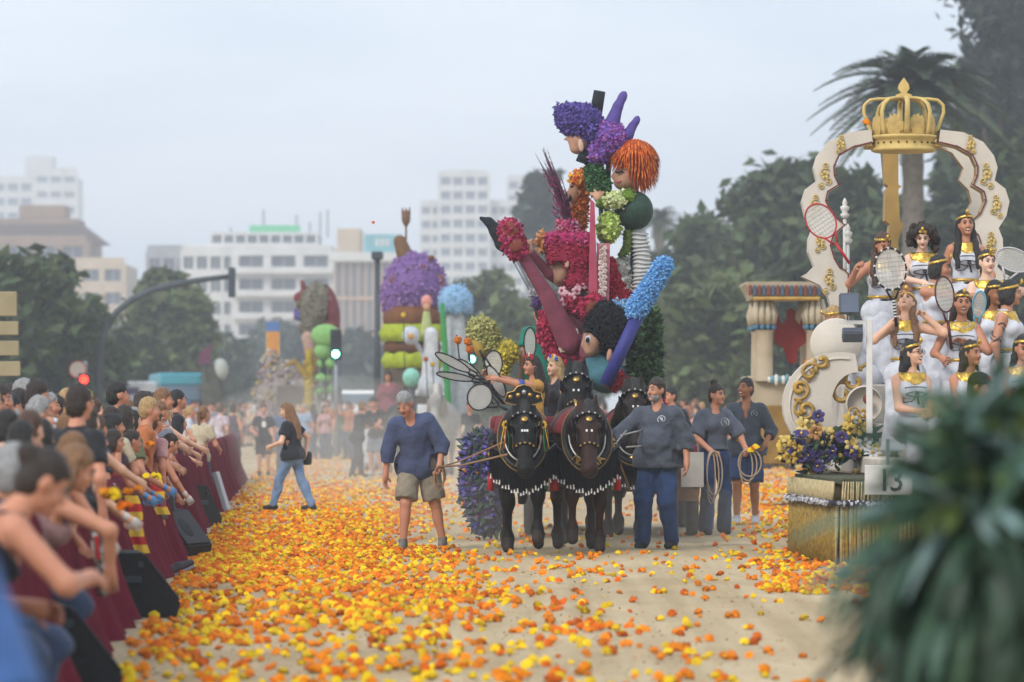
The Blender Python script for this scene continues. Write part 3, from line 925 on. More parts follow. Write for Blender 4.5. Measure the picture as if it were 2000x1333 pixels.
WHITE_W = mat('white_render', '#c9c9c6', .8, .1, .4)
CREAM_W = mat('cream_render', '#b9a892', .8, .12, .4)
BROWN_W = mat('brown_render', '#8b7361', .85, .12, .5)
GREY_W = mat('grey_render', '#9a9da0', .8, .1, .5)
TAN_W = mat('tan_render', '#b99a80', .8, .1, .5)
GLASS_D = mat('dark_glass', '#3b4652', .25, .25, .8, spec=.6)
GLASS_B = mat('blue_glass', '#56697c', .25, .25, .8, spec=.6)
FRM = mat('window_frame', '#8d9092', .6, 0)
ROOF_B = mat('brown_roof', '#5b4c46', .9, .15, 2)

def bsetup(name, label, x0, x1, d):
    s = FPX / d
    b = at((x0 + x1) / 2, HY, d); b.z = 0
    return empty(name, b, 0, label, 'building'), (x1 - x0) / s, s
Z = lambda py, s: CAM_H + (HY - py) / s
def body(e, w, h, dep, m, x=0, y=0, z=0, name='block'):
    P = PB(); P.box((x, y + dep / 2 + .4, z + h / 2), (w / 2 - .1, dep / 2, h / 2), ch=.15); return P.build(name, m, e)

# white tower far left
e, w, s = bsetup('tower_block', 'pale white tower block rising behind the brown stepped building', -40, 150, 1150)
body(e, w, Z(345, s), 18, WHITE_W)
facade(e, w * .55, 0, 0, -w / 2, 14, 4, WHITE_W, GLASS_B, FRM, 8, Z(345, s) - 1, .5)
facade(e, w * .42, 0, -1.2, w * .08, 14, 3, WHITE_W, GLASS_B, FRM, 8, Z(330, s) - 1, .6)
body(e, w * .3, 6, 8, WHITE_W, w * .1, 3, Z(345, s) + .02, 'penthouse')
P = PB(); P.tube([(w * .12, 8, Z(345, s) + 5), (w * .12, 8, Z(300, s))], .3, 6); P.build('mast', FRM, e)
# brown stepped building
e, w, s = bsetup('stepped_building', 'brown and beige stepped apartment building above the left trees', -60, 245, 600)
body(e, w, Z(515, s), 20, CREAM_W)
facade(e, w * .98, 0, 0, -w * .49, 6, 7, CREAM_W, GLASS_D, FRM, 2, Z(515, s), .5)
body(e, w * .78, Z(470, s) - Z(515, s), 15, BROWN_W, -w * .11, 2, Z(515, s) + .02, 'upper_storey')
facade(e, w * .7, 0, 2, -w * .46, 1, 4, BROWN_W, GLASS_D, FRM, Z(515, s) + .1, Z(470, s), .5)
body(e, 185 / s, Z(425, s) - Z(470, s), 10, BROWN_W, -w * .12, 4, Z(470, s) + .04, 'attic')
body(e, 95 / s, Z(398, s) - Z(425, s), 7, BROWN_W, -w * .06, 5, Z(425, s) + .06, 'roof_room')
P = PB(); P.slab([(-w * .5, Z(470, s) - .3), (w * .36, Z(470, s) - .3), (w * .2, Z(437, s)), (-w * .44, Z(437, s))], 3, 12); P.build('roof', ROOF_B, e)
# white curved office with balconies
e, w, s = bsetup('office_building', 'white office building with long balconies at the end of the street', 355, 650, 590)
body(e, w, Z(478, s), 22, WHITE_W)
hh = Z(478, s) - 1
facade(e, w * .36, 0, .0, -w / 2, 7, 4, WHITE_W, GLASS_D, FRM, 1, hh, .45)
facade(e, w * .64, 0, -2.2, -w * .14, 7, 3, WHITE_W, GLASS_D, FRM, 1, hh, .42, .5)
P0 = PB(); P0.box((0, 0, 0), (w * .33, .9, .5), ch=.1); mb = P0.mesh('balcony', WHITE_W)
for k in range(7): link('balcony', mb, e, (w * .18, -3.4, 1 + (k + .12) * (hh - 1) / 7))
body(e, w * .72, Z(455, s) - Z(478, s), 12, GREY_W, w * .04, 2, Z(478, s) + .03, 'attic')
facade(e, w * .7, 0, 1.7, -w * .31, 1, 9, WHITE_W, GLASS_D, FRM, Z(478, s) + .05, Z(456, s), .3)
P = PB(); P.box((w * .1, 6, Z(446, s)), (50 / s, .4, 9 / s)); P.build('roof_sign', mat('green_sign', '#4fae7c', .5, .1, 1, emit=.25), e)
for x, t in ((-.2, 440), (.02, 405), (.24, 415), (.33, 430), (.4, 410), (.45, 405)):
    P = PB(); P.tube([(w * x, 8, Z(460, s)), (w * x, 8, Z(t, s))], .16, 5); P.build('antenna', FRM, e)
# low grey wing at its left
e, w, s = bsetup('grey_building', 'low grey apartment block left of the white balcony office', 288, 372, 620)
body(e, w, Z(490, s), 15, GREY_W); facade(e, w, 0, 0, -w / 2, 6, 3, GREY_W, GLASS_D, FRM, 1, Z(492, s), .5)
# dark glass slab
e, w, s = bsetup('glass_building', 'blue grey glass office slab right of the white balcony office', 596, 668, 640)
body(e, w, Z(490, s), 12, GLASS_B); facade(e, w, 0, 0, -w / 2, 9, 6, GLASS_B, GLASS_D, FRM, 1, Z(492, s), .2)
# tan building with piers
e, w, s = bsetup('tan_building', 'tan office building with tall vertical piers and a teal rooftop billboard', 655, 775, 560)
body(e, w, Z(500, s), 18, TAN_W)
facade(e, w, 0, 0, -w / 2, 4, 8, TAN_W, GLASS_D, FRM, 1, Z(510, s), .08)
P = PB(); P.box((0, -.2, Z(503, s)), (w / 2 + .8, 1.2, 9 / s), ch=.1); P.build('cornice', WHITE_W, e)
body(e, 50 / s, Z(448, s) - Z(500, s), 8, CREAM_W, -w * .28, 0, Z(498, s), 'stair_tower')
P = PB(); P.box((w * .28, .5, Z(478, s)), (37 / s, .3, 20 / s)); bb = P.build('billboard', mat('teal_board', '#5fa6b0', .5, .12, .3), e)
P = PB()
for k, xx in enumerate((-12, -2, 8)): P.box((w * .28 + xx / s, .15, Z(474, s)), (3.2 / s, .05, 7 / s))
P.build('lettering', WHITE_W, bb)
# white tower right
e, w, s = bsetup('tower_block', 'white stepped tower block behind the rounded tree', 822, 1040, 900)
body(e, w * .9, Z(395, s), 22, WHITE_W, -w * .05)
body(e, w * .46, Z(338, s), 18, WHITE_W, -w * .12, -3)
facade(e, w * .28, 0, 0, -w * .5, 11, 3, WHITE_W, GLASS_B, FRM, 12, Z(398, s), .5)
facade(e, w * .44, 0, -3.2, -w * .33, 13, 4, WHITE_W, GLASS_B, FRM, 12, Z(342, s), .45)
facade(e, w * .3, 0, 0, w * .12, 11, 4, WHITE_W, GLASS_B, FRM, 12, Z(398, s), .5)
body(e, w * .28, Z(330, s) - Z(338, s), 10, WHITE_W, -w * .12, 0, Z(338, s) + .05, 'penthouse')
body(e, w * .2, Z(335, s), 14, WHITE_W, w * .38, 14); facade(e, w * .2, 0, 13.5, w * .28, 13, 2, WHITE_W, GLASS_B, FRM, 12, Z(342, s), .5)

# ------------------------------------------------------------------ street furniture far off
STEEL = mat('galvanised_steel', '#7f868b', .45, .12, 4, metal=.5)
DSTEEL = mat('dark_steel', '#3c444a', .5, .12, 4, metal=.4)
d = 150; s = FPX / d
e = empty('street_lamp', street(-9.3, d) if False else Vector((at(193, HY, d).x, d, 0)), 0, 'tall grey street lamp with a long curved arm over the left trees', 'street lamp')
X = lambda px: (px - 193) / s
P = PB(); P.tube([(0, 0, 0), (0, 0, Z(700, s))] + [(X(a), 0, Z(b, s)) for a, b in ((197, 670), (208, 640), (228, 610), (258, 585), (300, 566), (350, 554), (400, 546), (452, 540))], [.16, .14] + [.12] * 6 + [.1, .09], 8); P.build('pole', DSTEEL, e, True)
P = PB(); P.box((X(453), 0, Z(552, s)), (.13, .12, .55), ch=.04); P.build('lamp_head', DSTEEL, e)
d = 140; s = FPX / d
e = empty('street_lamp', Vector((at(737, HY, d).x, d, 0)), 0, 'dark straight post left of the purple ice cream float', 'street lamp')
P = PB(); P.tube([(0, 0, 0), (0, 0, Z(505, s))], [.13, .1], 8); P.build('pole', DSTEEL, e, True)
P = PB(); P.box((0, -.05, Z(500, s)), (.2, .2, .14), ch=.04); P.build('lamp_head', DSTEEL, e)
RED_L = mat('red_signal', '#ff3020', .4, 0, emit=3.5)
GREEN_L = mat('green_signal', '#8dffe0', .4, 0, emit=9.0)
SIGNB = mat('signal_body', '#23282b', .6, .1)
def signal(label, px, py, d, lit, n=3, r=.11):
    s = FPX / d; z = Z(py, s)
    e = empty('traffic_light', Vector((at(px, HY, d).x, d, 0)), 0, label, 'traffic light')
    P = PB(); P.tube([(0, .15, 0), (0, .15, z + .5)], .06, 8); P.build('pole', STEEL, e, True)
    P = PB(); P.box((0, .05, z + (-.28 if lit == 'r' else .28)), (.17, .12, .46), ch=.03); P.build('housing', SIGNB, e)
    for k in range(3):
        zz = z + (-.28 * k if lit == 'r' else .28 * k)
        P = PB(); P.lathe([(0.001, 0), (r, 0), (r, .03)], 14, (0, -.11, zz), rotm(90, 0, 0)); P.build('lens', (RED_L if lit == 'r' else GREEN_L) if k == 0 else SIGNB, e)
    return e
sg = signal('traffic light showing red beside a round red sign', 165, 742, 110, 'r')
P = PB(); P.lathe([(.001, 0), (.24, 0), (.24, .04)], 20, (-.18, -.02, Z(722, FPX / 110)), rotm(90, 0, 0), 0); P.lathe([(.001, .0), (.21, .0)], 20, (-.18, -.05, Z(722, FPX / 110)), rotm(90, 0, 0), 1)
P.build('round_sign', [mat('sign_red', '#b8362e', .5, .05), mat('sign_white', '#8f8680', .5, .05)], sg)
signal('traffic light showing red beside the layered cake float', 762, 695, 125, 'r')
signal('distant traffic light showing red below the striped banner', 516, 718, 170, 'r')
signal('traffic light shining bright green beside the stacked green balls', 656, 692, 123, 'g', r=.1)
signal('traffic light shining bright green behind the tilted rackets', 921, 702, 130, 'g', r=.1)
# direction boards at the left edge
d = 62; s = FPX / d
e = empty('direction_sign', Vector((at(-45, HY, d).x, d, 0)), 0, 'stack of four beige direction boards at the street edge', 'sign')
P = PB(); P.tube([(0, .06, 0), (0, .06, Z(560, s))], .06, 8); P.build('post', STEEL, e, True)
for (y0, y1, x1) in ((570, 618, 33), (628, 655, 36), (666, 695, 37), (706, 735, 40)):
    P = PB(); P.box(((x1 + 45) / 2 / s - .35, 0, (Z(y0, s) + Z(y1, s)) / 2), ((x1 + 45) / 2 / s + .35, .03, (y1 - y0) / 2 / s), ch=.01); P.build('board', mat('beige_board', '#96896a', .6, .1, 3), e)

# vehicles far off
def wheels(e, xs, r, y):
    for x in xs:
        P = PB(); P.lathe([(r * .55, -.12), (r, -.1), (r, .1), (r * .55, .12)], 18, (x, y, r), rotm(90, 0, 0)); wh = P.build('wheel', mat('tyre', '#1c1c1d', .9, .1), e, True)
        P = PB(); P.lathe([(.001, -.09), (r * .55, -.1)], 14, (x, y, r), rotm(90, 0, 0)); P.lathe([(r * .55, .1), (.001, .09)], 14, (x, y, r), rotm(90, 0, 0)); P.build('rim', STEEL, wh)
d = 170; s = FPX / d
e = empty('van', Vector((at(260, HY, d).x, d, 0)), 0, 'white box van parked beyond the spectators', 'van')
VW = mat('van_white', '#d6d6d6', .4, .05, 1)
P = PB(); P.box((0, 0, 1.55), (.78, 2.2, 1.0), ch=.08); P.box((0, -2.4, 1.0), (.76, .5, .62), ch=.1); P.build('body', VW, e)
P = PB(); P.box((0, -2.78, 1.45), (.62, .16, .25), rotm(25, 0, 0)); P.build('windscreen', GLASS_D, e)
P = PB(); P.box((0, -2.23, 2.15), (.45, .01, .14)); P.build('lettering', mat('van_print', '#5b5270', .6), e)
for x in (-.56, .56):
    P = PB(); P.ball((x, -2.92, .85), (.12, .05, .1)); P.build('headlight', EYEW, e, True)
for x in (-.72, .72): wheels(e, (x,), .33, -2.0)
d = 185; s = FPX / d
e = empty('bus', Vector((at(345, HY, d).x, d, 0)), R(8), 'teal roofed white and blue bus beyond the spectators', 'bus')
P = PB(); P.box((0, 0, 1.0), (1.0, 4.5, .75), ch=.08); P.build('body', mat('bus_white', '#bfc6cc', .4, .05, 1), e)
P = PB(); P.box((0, -.01, 2.1), (1.01, 4.52, .34), ch=.05); P.build('window_band', GLASS_B, e)
P = PB(); P.box((0, 0, 2.72), (1.02, 4.55, .28), ch=.08); P.build('roof', mat('bus_teal', '#3f8fa0', .4, .05, 1), e)
P = PB(); P.box((0, -4.55, 1.55), (.98, .02, .2)); P.build('stripe', mat('bus_blue', '#3c6ea8', .4, .05, 1), e)
for x in (-.9, .9): wheels(e, (x,), .45, -3.4)
# striped banner
d = 160; s = FPX / d
e = empty('banner', Vector((at(533, HY, d).x, d, 0)), 0, 'tall yellow banner with red vertical stripes and blue top', 'banner')
P = PB(); P.tube([(-.28, .05, 0), (-.28, .05, Z(628, s))], .04, 6); P.build('pole', STEEL, e)
for k in range(9):
    P = PB(); P.box((-.22 + k * .055, .01 * math.sin(k), Z(680, s)), (.0275, .01, 32 / s)); P.build('stripe', mat('flag_yellow', '#d6b04a', .8, .08, 4) if k % 2 == 0 else mat('flag_red', '#b5432f', .8, .08, 4), e)
P = PB(); P.box((0, .0, Z(638, s)), (.26, .012, 9 / s)); P.build('top_band', mat('flag_blue', '#4d6fa3', .8, .08, 4), e)

# ------------------------------------------------------------------ air: thin even dust haze over the whole place
def haze_box(name, lo, hi, dens, col=(.80, .86, .95), ani=.2):
    P = PB(); lo, hi = A(lo), A(hi); P.box((lo + hi) / 2, (hi - lo) / 2)
    m = bpy.data.materials.new(name + '_air'); m.use_nodes = True
    n, l = m.node_tree.nodes, m.node_tree.links
    n.remove(n['Principled BSDF'])
    v = n.new('ShaderNodeVolumePrincipled'); v.inputs['Color'].default_value = (*col, 1); v.inputs['Density'].default_value = dens; v.inputs['Anisotropy'].default_value = ani
    l.new(v.outputs[0], n['Material Output'].inputs['Volume'])
    o = P.build(name, m, kind='stuff'); return o
# ------------------------------------------------------------------ marigolds
MG = {'orange': mat('marigold_orange', '#ee8a10', .75, .25, 40, spec=.15), 'deep': mat('marigold_deep_orange', '#dc6a0c', .75, .25, 40, spec=.15), 'yellow': mat('marigold_yellow', '#f2c91e', .75, .2, 40, spec=.15)}
CALYX = mat('calyx_green', '#5b6a2a', .7, .2, 20)
def marigold_geo(seed, detail=1):
    """ruffled pompon: rings of notched petals over a green calyx; unit radius"""
    rg = np.random.default_rng(seed); P = PB()
    rings = ((.98, .12, 11, .50), (.86, .42, 10, .46), (.62, .66, 8, .42), (.33, .82, 5, .4)) if detail else ((.95, .15, 7, .6), (.65, .55, 6, .55), (.25, .78, 3, .5))
    for r, z, n, w in rings:
        for j in range(n):
            a = 6.283 * j / n + rg.uniform(-.2, .2); h = np.array([math.cos(a), math.sin(a), 0]); t = np.array([-h[1], h[0], 0])
            rr, zz, ww = r * rg.uniform(.9, 1.1), z + rg.uniform(-.08, .08), w * rg.uniform(.85, 1.15)
            tip = h * rr + [0, 0, zz]; b = h * rr * .25 + [0, 0, zz * .55 - .05]; c = h * rr * .8 + [0, 0, zz + .14]
            P.add([b - t * ww * .25, b + t * ww * .25, c + t * ww * .55, tip + t * ww * .3 - [0, 0, .1], tip - t * ww * .3 - [0, 0, .1], c - t * ww * .55], [(0, 1, 2, 5), (5, 2, 3, 4)], None, 0)
    P.ball((0, 0, .28), (.8, .8, .5), 0, 8 if detail else 6, 4 if detail else 3)
    if detail: P.tube([(0, 0, -.1), (.05, 0, -.5)], [.3, .12], 5, 1)
    return P
def blob_density(x, d):
    """blooms per square metre at ground point; x across, d along"""
    u = x - (592 - CX) / FPX * d
    s = FPX / d; px = CX + x * s; py = HY + CAM_H * s
    den = 0.0
    if u < -1.08: return 0.0
    edge = 1.15 + .35 * math.sin(d * .23) + .25 * math.sin(d * .61 + 1)
    den = 15 / (1 + math.exp((u - edge) * 4.5)) + (2.3 if u < 3 else 1.6)
    if d < 36: den *= (.36 if d < 30 else .5) + .012 * (d - 20) + .25 * math.sin(x * 3.1 + d * 1.7) * math.sin(d * .9 - x)
    if d < 31: den += 6.5 * math.exp(-((u - 2.0) / .55) ** 2) * (.6 + .4 * math.sin(d * 2.1)) * (d < 29.5)
    if 1.6 < u: den *= .85
    if px > 1480 and 1085 < py < 1160: den += 9
    if px > 1180 and py > 1190: den *= .6
    if 600 < px < 735 and 875 < py < 940: den *= .08
    if 880 < px < 1450 and py < 1080: den *= .35
    if px > 1440 and 850 < py < 1050: den += 2.2
    return den
pts = []
rgm = np.random.default_rng(21)
for _ in range(70000):
    d = 1 / rgm.uniform(1 / 150, 1 / 20.5); x = rgm.uniform(-.127 * d - .2, .127 * d + .2)
    a = .254 * d * (d * d) * (1 / 20.5 - 1 / 150)      # area weight of this sample
    if rgm.uniform() < blob_density(x, d) * a / 70000 * 4.6: pts.append((x, d))
pts = sorted(pts, key=lambda p: p[1])
clus = []
for x, d in pts:
    clus.append((x, d))
    if rgm.uniform() < .35: clus.append((x + rgm.normal() * .06, d + rgm.normal() * .12))
pts = sorted([p for p in clus if p[1] > 20], key=lambda p: p[1])
MGM = {}
for k, c in enumerate(('orange', 'deep', 'yellow')):
    for j in range(3): MGM[c, j] = marigold_geo(k * 7 + j).mesh('marigold', [MG[c], CALYX], True)
def gz_at(x, y): return float(bumps(x, y)) * max(0, min(1, (150 - y) / 60))
LBL = {'orange': 'orange marigold bloom lying on the sandy street', 'deep': 'deep orange marigold bloom lying on the sandy street', 'yellow': 'yellow marigold bloom lying on the sandy street'}
def pick():
    r = rgm.uniform(); return 'orange' if r < .44 else 'deep' if r < .62 else 'yellow'
def marigold(loc, c=None, r=None, label=None, group=None, rot=None):
    c = c or pick(); r = r or rgm.uniform(.026, .042)
    o = link('marigold', MGM[c, int(rgm.integers(0, 3))], None, loc, rot or (rgm.normal() * .35, rgm.normal() * .35, rgm.uniform(0, 6.28)))
    o.scale = (r, r, r * rgm.uniform(.75, 1.1))
    return tag(o, label or LBL[c], 'flower', group or c + ' marigolds scattered on the street')
for x, d in pts[:300]:
    r = rgm.uniform(.022, .044)
    marigold((x, d, gz_at(x, d) + r * .35), r=r)
V, Q, T_, TQ, TT = [], [], [], [], []
low = [marigold_geo(50 + j, 0) for j in range(4)]; hi_ = [marigold_geo(70 + j, 1) for j in range(3)]
off = 0
for x, d in pts[300:]:
    g = hi_[int(rgm.integers(0, 3))] if d < 34 else low[int(rgm.integers(0, 4))]
    v = np.concatenate(g.v); r = rgm.uniform(.022, .044)
    Rm = rotm(rgm.normal() * 22, rgm.normal() * 22, rgm.uniform(0, 360))
    v = (v * [r, r, r * rgm.uniform(.7, 1.1)]) @ Rm.T + [x, d, gz_at(x, d) + r * .35]
    V.append(v); q = np.concatenate(g.q) + off; Q.append(q)
    c = np.array(MG_LIN[pick()]) if False else np.array(lin({'orange': '#ee8a10', 'deep': '#dc6a0c', 'yellow': '#f2c91e'}[pick()])) * rgm.uniform(.75, 1.2)
    TQ.append(np.tile(c, (len(q), 1)))
    if g.t: t = np.concatenate(g.t) + off; T_.append(t); TT.append(np.tile(lin('#5b6a2a'), (len(t), 1)))
    off += len(v)
fl = [np.concatenate(Q)] + ([np.concatenate(T_)] if T_ else [])
o = link('marigolds', mk_mesh('marigolds', np.concatenate(V), fl, attr_mat('petal', .8), None, True, np.concatenate(TQ + TT)), kind='stuff')
tag(o, 'thick carpet of orange and yellow marigolds strewn down the street', 'flowers')
# torn petals trodden into the sand
n = 9000
d = 1 / rgm.uniform(1 / 80, 1 / 20.5, n); x = rgm.uniform(-1, 1, n) * .127 * d
u = x + 408 / FPX * d
keep = (u > -1.0) & (rgm.uniform(size=n) < np.where(u < 2.6, .9, .35)); x, d = x[keep], d[keep]; n = len(x)
a = rgm.uniform(0, 6.28, n); sz = rgm.uniform(.006, .02, n)
c = np.stack([x, d, np.array([gz_at(p, q) for p, q in zip(x, d)]) + .006], 1)
uu = np.stack([np.cos(a), np.sin(a), rgm.normal(size=n) * .3], 1) * sz[:, None]; ww = np.stack([-np.sin(a), np.cos(a), rgm.normal(size=n) * .3], 1) * sz[:, None] * .45
v = np.stack([c - uu, c - ww, c + uu, c + ww], 1).reshape(-1, 3)
cc = np.array([lin(h) for h in ('#d9860f', '#c85c0c', '#e0b21a', '#6f6a2e', '#8a5a2c')])[rgm.integers(0, 5, n)] * rgm.uniform(.7, 1.1, (n, 1))
o = link('loose_petals', mk_mesh('loose_petals', v, np.arange(4 * n).reshape(-1, 4), attr_mat('petal', .8), None, False, cc), kind='stuff')
tag(o, 'torn marigold petals trodden into the sandy street', 'petals')

# ------------------------------------------------------------------ cloth covered crowd barriers
MAROON = mat('maroon_cloth', '#5e1c2a', .95, .14, 3, .3, 120, spec=.1)
def barrier(u, d0, d1, seed, label, group, hgt=.92, wall_u=None):
    rg = np.random.default_rng(seed)
    a, b = street(u, d0), street(u, d1); L = (b - a).length
    e = empty('crowd_barrier', a, math.atan2(b.y - a.y, b.x - a.x), label, 'barrier', group)
    n = 40; zs = np.linspace(0, 1, 12)
    v = []
    ph = rg.uniform(0, 6.28, 4)
    for t in zs:
        for i in range(n):
            x = L * i / (n - 1)
            fold = (.035 * math.sin(x * 9 + ph[0]) + .025 * math.sin(x * 17 + ph[1] + t) + .03 * math.sin(x * 4.1 + ph[2])) * (.25 + .9 * (1 - t))
            flare = .2 * (1 - t) ** 2
            z = hgt * t + .02 + (.03 * math.sin(x * 3 + ph[3]) if t == 1 else 0)
            v.append((x, -.03 - fold - flare - (0 if t < 1 else -.05), z))
    q = [(j * n + i, j * n + i + 1, (j + 1) * n + i + 1, (j + 1) * n + i) for j in range(len(zs) - 1) for i in range(n - 1)]
    k0 = len(v)
    for i in range(n): x = L * i / (n - 1); v += [(x, .06, hgt + .03), (x, .08, hgt * .72)]
    j = (len(zs) - 1) * n
    q += [(j + i, j + i + 1, k0 + 2 * i + 2, k0 + 2 * i) for i in range(n - 1)] + [(k0 + 2 * i, k0 + 2 * i + 2, k0 + 2 * i + 3, k0 + 2 * i + 1) for i in range(n - 1)]
    link('cloth', mk_mesh('cloth', v, np.array(q), MAROON), e)
    P = PB(); P.tube([(.02, .03, hgt - .02), (L - .02, .03, hgt - .02)], .02, 6); P.build('top_rail', STEEL, e, True)
    for x in (.15, L - .15):
        P = PB(); P.tube([(x, .03, 0.02), (x, .03, hgt - .03)], .018, 6); P.build('leg', STEEL, e, True)
        P = PB(); P.box((x, .12, .015), (.03, .26, .012)); P.build('foot', STEEL, e)
    return e
dd = 13.0; k = 0
BL = [(a, 'maroon cloth covered barrier ' + t) for a, t in ((17, 'under the stretched arm of the woman with the bun'), (20.5, 'behind the hanging silver packet'), (31.6, 'carrying the long striped flag'), (36.5, 'carrying the short striped flag'), (41.4, 'behind the tilted wedge monitor'), (51, 'behind the monitor next to the flight case'), (59.5, 'behind the black flight case'))]
while dd < 84:
    L = 2.4; barrier(-1.42, dd, dd + L - .03, k, next((t for a, t in BL if dd <= a < dd + L), 'maroon cloth covered barrier in front of the leaning spectators'), 'barriers along the left of the street'); dd += L; k += 1
for k in range(9):
    d0 = 96 + k * 5
    barrier(9.3 + (.25 if False else 0), d0, d0 + 4.9, 50 + k, 'maroon cloth barrier on the far side beyond the handlers', 'barriers along the right of the street', 1.0)

# ------------------------------------------------------------------ stage monitors, flight case, flags
CABM = mat('speaker_cabinet', '#1d1e21', .7, .15, 20, .4, 90)
GRILL = mat('speaker_grille', '#222327', .55, .1, 60, .5, 200)
def monitor(label, u, d, rz, sc=1.0):
    e = empty('stage_monitor', street(u, d), rz, label, 'speaker')
    pr = [(-.27, 0), (.27, 0), (.30, .10), (.02, .46), (-.12, .46), (-.27, .30)]
    P = PB(); P.slab(pr, -.31, .31); c = P.build('cabinet', CABM, e)
    P = PB(); v = np.array([(.287, .115), (.035, .44)]); dx, dz = .25, -.325
    nrm = unit(np.array([.36, 0, .28]))
    cen = np.array([.162, 0, .279]) + nrm * .008
    al = unit(np.array([-.28, 0, .36]))
    B = np.stack([al, [0, 1, 0], nrm], 1)
    P.box(cen, (.205, .285, .008), B, ch=.004); g = P.build('grille', GRILL, e)
    P = PB(); P.lathe([(.02, .004), (.105, .004), (.12, .0)], 20, cen + nrm * .009 + np.array([0, -.06, 0]), B); P.build('cone_ring', CABM, g, True)
    for sy in (-.316, .316):
        P = PB(); P.box((-.05, sy, .27), (.07, .006, .025), ch=.003); P.build('handle', DSTEEL, e)
        P = PB(); P.lathe([(.001, 0), (.022, 0), (.026, .006)], 12, (.02, sy, .38), rotm(90, 0, 0)); P.build('socket', DSTEEL, e)
    e.scale = (sc, sc, sc)
    return e
monitor('black wedge monitor beneath the hanging silver packet, second along the barrier', -1.2, gd(1205) + .2, R(8), 1.0)
monitor('black wedge monitor at the foot of the barrier, lowest and closest to the street edge', -1.27, gd(1352), R(10), 1.0)
monitor('black wedge monitor tilted against the barrier beyond the shoe', -1.32, gd(1085), R(-20), 1.0)
monitor('black wedge monitor beside the flight case', -1.5, gd(1030), R(60), 1.15)
cd = gd(996)
e = empty('flight_case', street(-1.5, cd), R(-8), 'black flight case with silver edges standing by the barrier', 'case')
P = PB(); P.box((-.1, 0, .26), (.30, .3, .25)); P.build('panel', CABM, e)
for sx in (-.4, .2):
    for sy in (-.3, .3):
        P = PB(); P.box((sx, sy, .26), (.022, .022, .262)); P.build('edge', STEEL, e)
for z in (.012, .34, .512):
    P = PB(); P.box((-.1, -.302, z), (.32, .012, .018)); P.build('edge', STEEL, e)
P = PB(); P.box((-.1, -.306, .2), (.09, .012, .07), ch=.004); P.build('latch_plate', STEEL, e)
e = empty('case_lid', street(-1.18, cd - .6), R(0), 'pale board leaning upright beside the flight case', 'board')
P = PB(); P.box((0, 0, .28), (.035, .3, .29), rotm(0, -17, 0), ch=.008); P.build('board', mat('pale_board', '#a9abb0', .5, .08, 6), e)
P = PB(); P.box((.03, 0, .28), (.006, .2, .2), rotm(0, -17, 0)); P.build('panel', CABM, e)

FY, FR = mat('flag_yellow_cloth', '#d9b23c', .85, .1, 8), mat('flag_red_cloth', '#b02a2c', .85, .1, 8)
def flag(label, px, py0, py1, w, d, n):
    s = FPX / d; p = at(px, py0, d)
    e = empty('flag', (p.x, p.y, p.z), R(0), label, 'flag')
    H_ = (py1 - py0) / s
    for k in range(n):
        P = PB(); v = []
        for j in range(4):
            t = (k + j / 3) / n
            for i in range(5):
                x = w * (i / 4 - .5); v.append((x + .09 * t + .012 * math.sin(7 * t), -.03 - .05 * t - .012 * math.sin(i * 2.2 + 3 * t), -H_ * t))
        v2 = [(a, b + .008, c) for a, b, c in v]
        q = [(j * 5 + i, j * 5 + i + 1, j * 5 + i + 6, j * 5 + i + 5) for j in range(3) for i in range(4)]
        P.add(v, q); P.add(v2, [x[::-1] for x in q])
        P.build('stripe', FY if k % 2 == 0 else FR, e, True)
flag('long red and yellow striped flag hanging on the maroon cloth near the silver packet', 256, 968, 1080, .11, 8000 / 253, 7)
flag('short wide red and yellow striped flag hanging beyond the long one', 300, 930, 1005, .12, 8000 / 219, 5)
# foil packet
d = 8000 / 330
p = at(190, 1040, d)
e = empty('foil_packet', p, 0, 'crumpled clear and silver packet with red label held against the barrier', 'packet')
S = Sdf(); S.box((0.02, 0, -.19), (.035, .022, .19), .015, rotm(0, -6, 0))
sdf_obj('sleeve', S, mat('foil', '#8f8a84', .18, .3, 25, .8, 20, metal=.7), .009, e, .01, .007, .05)
P = PB(); P.box((.005, -.03, -.09), (.012, .004, .07), rotm(0, -6, 0)); P.build('label_strip', FR, e)
P = PB(); P.box((-.022, -.03, -.1), (.009, .004, .05), rotm(0, -6, 0)); P.build('print', EYEW, e)

# ------------------------------------------------------------------ spectators
GLOVEB = mat('glove_blue', '#4f86b8', .5, .1, 20)
GLOVEW = mat('glove_white', '#c3beba', .6, .1, 20)
def glove(ob, I, which, m, pn=None):
    e_, w_ = I['e' + which], I['w' + which]; s_ = 1 if which == 'R' else -1
    d = unit(w_ - e_); pnn = A(-.8 * s_, .5, -.3); pnn = unit(pnn - d * float(pnn @ d)); sd = np.cross(d, pnn)
    S = Sdf(); S.ell(w_ + d * .05, (.024, .055, .05), np.stack([pnn, d, sd], 1)); S.cap(w_ - d * .05, w_ + d * .03, .036, .03)
    E = PB(); finger_set(E, w_, d, pnn, s_, .5, .3, 0)
    for v in E.v: v += (v - (w_ + d * .06)) * .12
    sdf_obj('glove', S, m, .012, ob, .015, extra=E, scale=I['sc'])
def at_head(ob, I, px, py, d, fix_h=True):
    """move (and scale) a figure so that its head stands at photo pixel px, py at depth d with its feet on the ground"""
    t = at(px, py, d); c = I['hc'] * I['sc']
    if fix_h: f = float(t.z / c[2]); ob.scale = (f, f, f)
    else: f = 1.0
    a = ob.rotation_euler.z; cx, cy = f * float(c[0]), f * float(c[1])
    ob.location = (t.x - (cx * math.cos(a) - cy * math.sin(a)), t.y - (cx * math.sin(a) + cy * math.cos(a)), 0)
